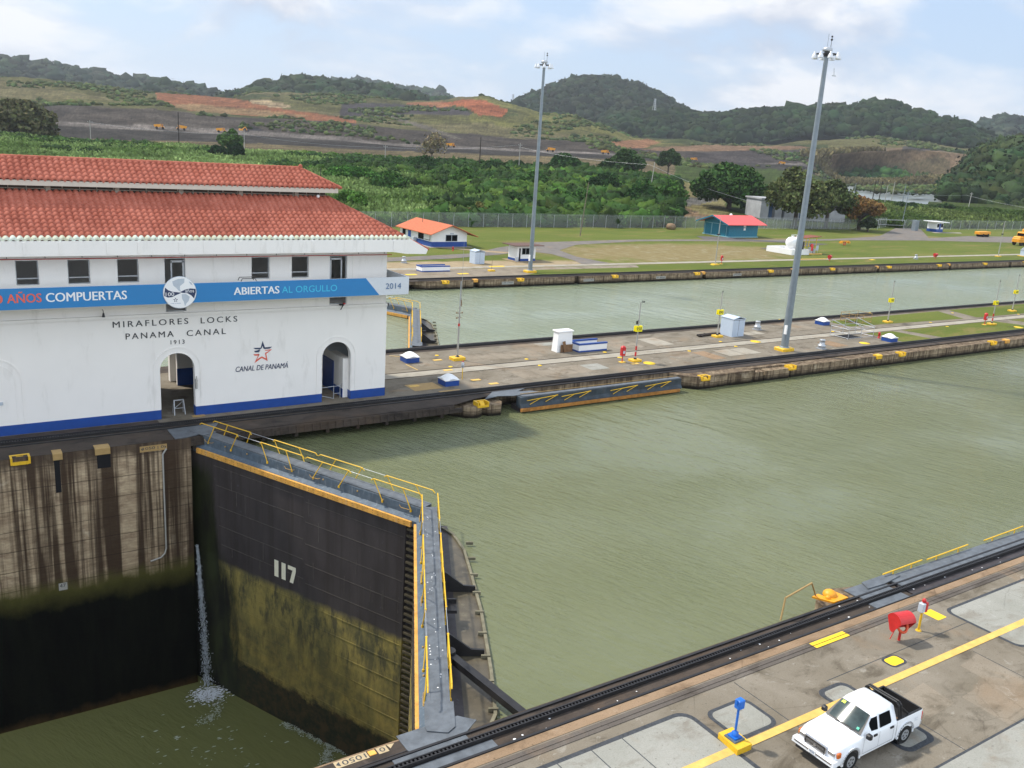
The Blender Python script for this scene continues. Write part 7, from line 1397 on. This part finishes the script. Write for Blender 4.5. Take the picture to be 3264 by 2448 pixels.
# ------------------------------------------------------------------ poles
def pole(px, top, bot, D, label, mt='concpole', arm=True, r=.16, lean=0, name='utility_pole'):
    x, y, z = ond(px, bot, D); zt = ond(px, top, D)[2]; hgt = zt - z
    t = thing(name, label, 'pole', (x, y, z)); MB().cyl((0, 0, -1), (lean, 0, hgt), r, r * .6, 7).build('pole_shaft', M[mt], t)
    if arm: MB().beam((-1.1 + lean, .1, hgt * .93), (1.1 + lean, -.1, hgt * .93), .12, .12).build('crossarm', M[mt], t); MB().cyl((-.9 + lean, 0, hgt * .93), (-.9 + lean, 0, hgt * .93 + .3), .07, n=5).cyl((.9 + lean, 0, hgt * .93), (.9 + lean, 0, hgt * .93 + .3), .07, n=5).build('insulators', M['galv'], t)
pole(571, 358, 478, 450, 'dark wooden pole standing behind the red roof', 'creosote', False, .28); pole(290, 384, 458, 450, 'pale utility pole at the left above the roof', 'concpole', True, .2); pole(779, 420, 500, 430, 'pale utility pole right of the bright green tree', 'concpole', True, .2); pole(1227, 462, 530, 430, 'pale utility pole above the slope of the red roof', 'concpole', True, .2)
pole(1527, 436, 552, 420, 'dark wooden pole with a pale cap in the middle of the slope', 'creosote', False, .3); pole(1652, 455, 560, 420, 'pale utility pole left of the far mast', 'concpole', True, .2); pole(2073, 515, 602, 380, 'leaning pale pole at the edge of the thicket', 'concpole', False, .22, 1.0); pole(1850, 580, 738, 205, 'thin brown pole rising before the fence', 'palebark', False, .12, 1.2)
pole(2440, 640, 738, 300, 'pole with a small lamp right of the teal shed', 'mast', True, .2)
for px, top, bot, D, lb, mt in ((2778, 573, 650, 430, 'left one of a pair of dark wooden poles by the pond', 'creosote'), (2796, 575, 665, 420, 'right one of a pair of dark wooden poles by the pond', 'creosote'), (2815, 590, 668, 440, 'pale pole just right of the dark pole pair', 'concpole'), (2838, 578, 655, 470, 'slim pale pole in the group before the pond', 'concpole'), (2875, 588, 650, 480, 'grey pole beside the pond with no crossarm', 'mast'), (2722, 583, 615, 600, 'distant stub pole at the left end of the pond', 'mast')): pole(px, top, bot, D, lb, mt, mt == 'creosote', .22, .6)
pole(2870, 606, 732, 348, 'thin grey camera pole in front of the pond', 'mast', True, .14, 1.2); pole(3080, 612, 690, 460, 'pale utility pole standing in the right meadow', 'concpole', True, .22, .8); pole(1022, 533, 560, 300, 'small lamp post above the hip of the red roof', 'rail', False, .15)
def wire(label, pts, sag=1.2):
    mb = MB()
    for (a, b) in zip(pts[:-1], pts[1:]):
        A = Vector(ond(*a)); B = Vector(ond(*b)); q = []
        for i in range(9): t_ = i / 8; p = A.lerp(B, t_); p.z -= sag * 4 * t_ * (1 - t_); q.append(p)
        mb.tube(q, .035, 4)
    tag(mb.build('power_line', M['galv']), label, 'power line')
wire('sagging power line running right from the pale pole left of the far mast', [(1652, 468, 420), (2073, 525, 380), (2440, 655, 300)]); wire('power line between the pale poles above the red roof', [(290, 390, 450), (779, 428, 430), (1227, 470, 430), (1652, 462, 420)]); wire('power line crossing the right meadow to the edge of the picture', [(2815, 600, 440), (3080, 622, 460), (3500, 690, 420)])
def pylon(px, top, bot, D, label):
    x, y, z = ond(px, bot, D); hgt = ond(px, top, D)[2] - z; t = thing('transmission_tower', label, 'pylon', (x, y, z)); mb = MB(); w = hgt * .12
    for i, j in ((-1, -1), (1, -1), (1, 1), (-1, 1)): mb.beam((i * w, j * w, 0), (i * w * .15, j * w * .15, hgt), .5, .5)
    for k in range(6): a, b = k / 6, (k + 1) / 6; wa, wb = w * (1 - .85 * a), w * (1 - .85 * b); mb.beam((-wa, -wa, hgt * a), (wb, -wb, hgt * b), .35, .35).beam((wa, -wa, hgt * a), (-wb, -wb, hgt * b), .35, .35)
    mb.build('lattice', M['galv'], t); mb = MB()
    for q in (.72, .84, .95): mb.beam((-hgt * .16, 0, hgt * q), (hgt * .16, 0, hgt * q), .5, .5)
    mb.build('arms', M['galv'], t)
pylon(1634, 300, 334, 1900, 'tiny lattice pylon on the skyline left of the domed hill'); pylon(2085, 314, 352, 1500, 'tiny lattice pylon in front of the right shoulder of the domed hill')
# ------------------------------------------------------------------ earth-moving machines
def dump(label, px, py, D, s=1.0, flip=False, first=[None]):
    x, y, z = ond(px, py, D); rz = math.atan2(-x, y) + (math.pi if flip else 0)
    if first[0] is None:
        t = thing('dump_truck', label, 'dump truck', (x, y, z), rz, 'yellow dump trucks on the haul road'); MB().prof([(-5.0, 2.6), (-3.6, 1.4), (.8, 1.8), (1.4, 4.2), (3.4, 4.3), (3.4, 4.5), (1.0, 4.5), (-5.0, 3.8)], -1.9, 1.9, 'y').xf(Matrix.Identity(4)).build('bed', M['amber'], t)
        MB().bbox(1.4, 4.2, -1.9, 1.9, 1.2, 2.2, .1).bbox(1.6, 3.0, -.2, 1.8, 2.2, 3.9, .15).build('cab', M['amber'], t); MB().box(3.0, 3.03, -.1, 1.7, 2.8, 3.7).build('window', M['glass'], t)
        for xx in (-2.6, 2.8):
            for yy in (-2.1, 1.5): MB().cyl((xx, yy, 1.1), (xx, yy + .7, 1.1), 1.1, n=12).build('wheel', M['rubber'], t)
        t.scale = (.72, .72, .72); first[0] = t
    else: dup(first[0], (x, y, z), rz, label)
dump('leftmost yellow dump truck on the haul road', 509, 411, 672); dump('yellow dump truck just left of the dark wooden pole', 578, 415, 672, flip=True); dump('yellow dump truck right of the dark wooden pole', 706, 423, 676); dump('dump truck beside the leafless tree', 1438, 470, 690); dump('dump truck on the road behind the far mast', 1754, 484, 700, flip=True); dump('dump truck at the right end of the haul road', 1930, 492, 708); dump('dump truck above the big spreading tree', 2213, 514, 850); dump('dump truck beside the nearer mast pole', 2490, 526, 890, flip=True)
t = thing('excavator', 'small orange excavator at the dark heap of rock', 'excavator', ond(768, 420, 690), 0); t.scale = (.7, .7, .7); MB().box(-2, 2, -1.5, 1.5, 0, 1).build('tracks', M['rubber'], t); MB().bbox(-1.8, 1.8, -1.4, 1.4, 1, 2.9, .2).build('body', M['amber'], t); MB().beam((1.2, 0, 2.5), (4.5, 0, 5), .5, .6).beam((4.5, 0, 5), (6.2, 0, 1.8), .4, .5).build('boom', M['amber'], t)
# ================================================================== PICKUP TRUCK
def pickup():
    # local frame: x forward, y left, z up; origin midway between the axles on the ground
    t = thing('pickup_truck', 'white double-cab pickup truck with black roll bar parked on the near deck', 'pickup truck', (27.58, 16.45, 0), math.pi)
    Wd = .845
    # stations: x, zb (underside), half width low, z waist, half width waist, z top, half width top
    st = [(2.42, .50, .60, .70, .66, .86, .60), (2.36, .40, .78, .74, .79, .98, .70), (2.15, .36, .83, .78, .84, 1.03, .76), (1.95, .36, .85, .80, .86, 1.055, .775), (1.1, .36, .86, .82, .87, 1.10, .79), (.95, .34, .86, .84, .87, 1.12, .80), (.3, .34, .86, .84, .87, 1.13, .82), (-.9, .34, .86, .84, .87, 1.13, .83), (-.98, .36, .86, .84, .87, 1.12, .83)]
    def loft(st, mb, open_top=False):
        V = []
        for x, zb, hb, zw, hw, zt, ht in st: V += [(x, -hb, zb), (x, -hb - .01, (zb + zw) / 2), (x, -hw, zw), (x, -(hw + ht) / 2 - .01, (zw + zt) / 2 + .03), (x, -ht, zt), (x, -ht * .5, zt + .02), (x, 0, zt + .028), (x, ht * .5, zt + .02), (x, ht, zt), (x, (hw + ht) / 2 + .01, (zw + zt) / 2 + .03), (x, hw, zw), (x, hb + .01, (zb + zw) / 2), (x, hb, zb)]
        k = 13; F = []
        for j in range(len(st) - 1):
            for i in range(k - 1): F.append((j * k + i, j * k + i + 1, (j + 1) * k + i + 1, (j + 1) * k + i))
        mb.add(V, F, True); mb.add(V[:k], [tuple(range(k))]); mb.add(V[-k:], [tuple(range(k - 1, -1, -1))]); return mb
    mb = loft(st, MB())
    # wheel arches are dark wells set just proud of the side, ringed by a flare
    mb.build('body', M['carwhite'], t)
    # cargo bed: outer skin, inner liner
    mb = MB()
    for sy in (-1, 1):
        V = []; zz = [(.40, .86), (.66, .875), (.86, .87), (1.02, .855), (1.12, .83)]
        for x in (-1.0, -1.5, -2.2, -2.52): 
            for z, hw in zz: V.append((x, sy * hw, z))
        F = [(j * 5 + i, j * 5 + i + 1, (j + 1) * 5 + i + 1, (j + 1) * 5 + i) for j in range(3) for i in range(4)]; mb.add(V, F, True)
    mb.box(-2.56, -2.52, -.84, .84, .48, 1.12); mb.build('cargo_bed', M['carwhite'], t)
    MB().box(-2.51, -1.02, -.80, .80, .55, .60).box(-2.51, -1.02, -.835, -.77, .60, 1.14).box(-2.51, -1.02, .77, .835, .60, 1.14).box(-2.55, -2.48, -.83, .83, .60, 1.14).box(-1.05, -1.02, -.77, .77, .60, 1.14).build('bed_liner', M['black'], t)
    mb = MB()
    for a, b in ((-.8, -.3), (-.2, .35)): mb.box(-1.9, -1.25, a, b, .601, .63)
    mb.build('bed_cargo', M['wood'], t)
    # greenhouse
    cab = [(1.02, 1.10, .80), (.36, 1.64, .62), (.10, 1.70, .625), (-.55, 1.71, .63), (-.90, 1.68, .63), (-1.0, 1.12, .80)]
    base = [(1.02, 1.10, .795), (.36, 1.10, .815), (.10, 1.10, .82), (-.55, 1.10, .825), (-.90, 1.10, .82), (-1.0, 1.10, .80)]
    V = []
    for (x, z, hw), (xb, zb, hb) in zip(cab, base): V += [(xb, -hb, zb), (x if abs(x) < 1 else x, -hw, z), (x, -hw * .86, z + .035), (x, 0, z + .06), (x, hw * .86, z + .035), (x, hw, z), (xb, hb, zb)]
    F = [(j * 7 + i, j * 7 + i + 1, (j + 1) * 7 + i + 1, (j + 1) * 7 + i) for j in range(5) for i in range(6)]
    mb = MB().add(V, F, True); mb.build('cab', M['carwhite'], t)
    gl = plain('windscreen_glass', (.04, .06, .06), .10, var=.5, scale=1.6, spec=.35); gd = M['glass']
    def onside(x, z, sy, off=.006):    # point on the cab side at height z
        xa = [1.02, .36, .10, -.55, -.90, -1.0]; za = [1.10, 1.64, 1.70, 1.71, 1.68, 1.12]; k = 0
        hwb = .82; tz = np.interp(-x, [-1.02, -.36, -.10, .55, .90, 1.0], za); hw = np.interp(z, [1.10, max(tz, 1.2)], [hwb, .625]); return (x, sy * (hw + off), z)
    # windscreen
    wsn = Vector((.54, 0, .66)).normalized() * .012
    V = []; nq = 12
    for j, (xb, zb_, hw_) in enumerate(((.985, 1.145, .70), (.69, 1.395, .64), (.40, 1.635, .56))):
        for i in range(nq + 1):
            u = -1 + 2 * i / nq; V.append(Vector((xb + .05 * (1 - u * u) - .02, u * hw_, zb_ + .035 * (1 - u * u))) + wsn * 4.6)
    MB().add(V, [(j * (nq + 1) + i, j * (nq + 1) + i + 1, (j + 1) * (nq + 1) + i + 1, (j + 1) * (nq + 1) + i) for j in range(2) for i in range(nq)], True).build('windscreen', gl, t)
    V2 = [(1.02, -.76, 1.125), (1.02, .76, 1.125), (.385, .60, 1.645), (.385, 0, 1.675), (.385, -.60, 1.645), (1.03, 0, 1.14)]
    MB().add([Vector(q) + wsn * 3.6 for q in V2], [(0, 5, 3, 4), (5, 1, 2, 3)]).build('windscreen_seal', M['black'], t)
    ws = MB().add([Vector(q) + wsn * 7.5 for q in ((.50, -.52, 1.545), (.50, -.36, 1.55), (.42, -.36, 1.62), (.42, -.50, 1.61))], [(0, 1, 2, 3)]).build('sticker', plain('lime_sticker', (.55, .75, .02), .5), t)
    MB().add([Vector(q) + wsn * 7.5 for q in ((.93, .50, 1.195), (.93, .60, 1.19), (.86, .60, 1.25), (.86, .50, 1.25))], [(0, 1, 2, 3)]).build('sticker', plain('green_sticker', (.02, .42, .25), .5), t)
    for sy in (-1, 1):
        for pts in ([(.86, 1.16), (.14, 1.16), (.12, 1.60), (.42, 1.58)], [(.02, 1.16), (-.62, 1.16), (-.66, 1.22), (-.62, 1.60), (.0, 1.61)]):
            MB().add([onside(x, z, sy, .022) for x, z in pts], [tuple(range(len(pts)))]).build('side_window', gd, t)
        # doors: seams and handles
        mb = MB()
        for x in (.96, .07, -.80): mb.quad((x, sy * .885, .48), (x + .012, sy * .885, .48), (x + .012, sy * .885, 1.08), (x, sy * .885, 1.08))
        mb.quad((.96, sy * .885, .45), (-.8, sy * .885, .45), (-.8, sy * .885, .465), (.96, sy * .885, .465)); mb.build('door_seam', M['slate'] if False else plain('seam_shadow', (.12, .125, .13), .6), t)
        for x in (.30, -.66): MB().box(x - .09, x + .09, min(sy * .86, sy * .895), max(sy * .86, sy * .895), .955, 1.03).build('door_handle', M['black'], t)
        m_ = MB().bbox(.74, .92, min(sy * .86, sy * 1.06), max(sy * .86, sy * 1.06), 1.08, 1.26, .04).build('side_mirror', M['black'], t)
    # bonnet lines, grille, lamps, bumper
    MB().prof([(2.20, .56), (2.47, .60), (2.49, .70), (2.46, .90), (2.2, .93)], -.42, .42, 'y').build('grille', M['black'], t)
    mb = MB()
    for i in range(5): mb.box(2.485, 2.50, -.38, .38, .66 + i * .05, .675 + i * .05)
    mb.box(2.40, 2.50, -.46, -.42, .60, .93).box(2.40, 2.50, .42, .46, .60, .93).box(2.40, 2.495, -.46, .46, .93, .96); mb.build('grille_trim', M['chrome'], t)
    MB().cyl((2.49, 0, .80), (2.515, 0, .80), .055, n=12).build('grille_badge', M['chrome'], t)
    for sy in (-1, 1):
        MB().prof([(min(sy * .46, sy * .80), .70), (max(sy * .46, sy * .80), .70), (max(sy * .44, sy * .80), .92), (min(sy * .44, sy * .80), .92)], 2.32, 2.43).build('headlight', M['chrome'], t) if False else MB().bbox(2.30, 2.43, min(sy * .47, sy * .76), max(sy * .47, sy * .76), .70, .91, .03).build('headlight', M['chrome'], t)
        MB().bbox(2.14, 2.34, min(sy * .76, sy * .865), max(sy * .76, sy * .865), .72, .90, .03).build('indicator', plain('amber_lens', (.55, .12, .01), .25), t)
        MB().bbox(-2.60, -2.50, min(sy * .70, sy * .87), max(sy * .70, sy * .87), .72, 1.02, .03).build('tail_lamp', M['red'], t)
    MB().prof([(-.90, .44), (.90, .44), (.88, .64), (-.88, .64)], 2.34, 2.58).build('bumper', M['carwhite'], t); MB().bbox(2.40, 2.60, -.82, .82, .54, .63, .03).build('bumper_bar', M['chrome'], t)
    MB().box(2.36, 2.585, -.70, .70, .33, .44).build('lower_intake', M['black'], t); MB().bbox(-2.72, -2.56, -.82, .82, .42, .58, .03).build('rear_bumper', M['galv'], t)
    p = MB().box(2.602, 2.612, -.15, .15, .50, .66).build('number_plate', M['white'], t); mk = MB(); put_text(mk, '9650', (2.614, -.11, .53), (0, 1, 0), (0, 0, 1), .22, .09, bold=.01); q = mk.build('plate_number', M['slate'], t); q.parent = p
    # wheels, arches, flares
    for x in (1.585, -1.585):
        for sy in (-1, 1):
            MB().cyl((x, sy * .60, .40), (x, sy * .872, .40), .445, n=24).build('wheel_arch', M['black'], t)
            mb = MB(); n = 14
            for i in range(n):
                a, b = math.pi * i / n - .12, math.pi * (i + 1) / n + (.12 if i == n - 1 else 0) - .12 * 0; rr0, rr1 = .44, .52
                P = [(x + r_ * math.cos(q), r_ * math.sin(q) + .40) for r_, q in ((rr0, a), (rr1, a), (rr1, b), (rr0, b))]; ya, yb = sy * .84, sy * .905
                mb.quad(*[(p_[0], yb, p_[1]) for p_ in P]); mb.quad((P[1][0], yb, P[1][1]), (P[2][0], yb, P[2][1]), (P[2][0], ya, P[2][1]), (P[1][0], ya, P[1][1])); mb.quad((P[0][0], yb, P[0][1]), (P[3][0], yb, P[3][1]), (P[3][0], ya, P[3][1]), (P[0][0], ya, P[0][1]))
            mb.build('wheel_flare', M['carwhite'], t)
            wv = MB().cyl((x, sy * .66, .365), (x, sy * .895, .365), .362, n=26).build('wheel', M['rubber'], t)
            rm = MB().cyl((x, sy * .86, .365), (x, sy * .905, .365), .215, n=22)
            rim = rm.build('rim', M['galv'], t); rim.parent = wv; mb = MB()
            for k in range(5): a = k * 1.2566; mb.cyl((x + .12 * math.cos(a), sy * .90, .365 + .12 * math.sin(a)), (x + .12 * math.cos(a), sy * .912, .365 + .12 * math.sin(a)), .038, n=8)
            hb = mb.build('rim_hole', M['black'], t); hb.parent = wv
    # roll bar
    mb = MB()
    for dx_ in (0, .13): mb.tube([(-1.22 - dx_, -.76, 1.12), (-1.16 - dx_, -.70, 1.60), (-1.15 - dx_, -.60, 1.70), (-1.15 - dx_, .60, 1.70), (-1.16 - dx_, .70, 1.60), (-1.22 - dx_, .76, 1.12)], .04, 8)
    for sy in (-.7, .7): mb.tube([(-1.28, sy, 1.55), (-1.75, sy * 1.08, 1.14)], .035, 8)
    mb.build('roll_bar', M['black'], t)
    mb = MB(); mb.tube([(1.08, -.30, 1.13), (.95, .20, 1.18)], .012, 4).tube([(1.08, .30, 1.13), (.93, .66, 1.19)], .012, 4); mb.xf(Matrix.Translation((.0, 0, .03))).build('wiper', M['black'], t)
    mb = MB(); put_text(mb, '4x4', (-2.05, .89, .86), (-1, 0, 0), (0, 0, 1), .2, .07); put_text(mb, 'OFF ROAD', (-2.05, .89, .77), (-1, 0, 0), (0, 0, 1), .22, .05); mb.build('lettering', M['lightgrey'], t)
    mb = MB().box(-.2, .2, -.02, .02, 0, 0); MB().box(-2.3, 2.2, -.55, .55, .25, .40).build('chassis', M['black'], t)
pickup()
# ================================================================== HAZE
hz = MB().box(-3600, 3600, -300, 3900, -60, 420).build('haze', None) if False else None
mt = bpy.data.materials.new('haze_air'); mt.use_nodes = True; nt = mt.node_tree; nt.nodes.clear(); o_ = nt.nodes.new('ShaderNodeOutputMaterial'); pv = nt.nodes.new('ShaderNodeVolumePrincipled')
pv.inputs['Color'].default_value = (.86, .92, 1.0, 1); pv.inputs['Density'].default_value = HAZE; pv.inputs['Anisotropy'].default_value = .2; nt.links.new(pv.outputs[0], o_.inputs['Volume'])
hz = MB().box(-9500, 9500, -1500, 9500, -80, 420).build('haze', mt); hz['kind'] = 'stuff'
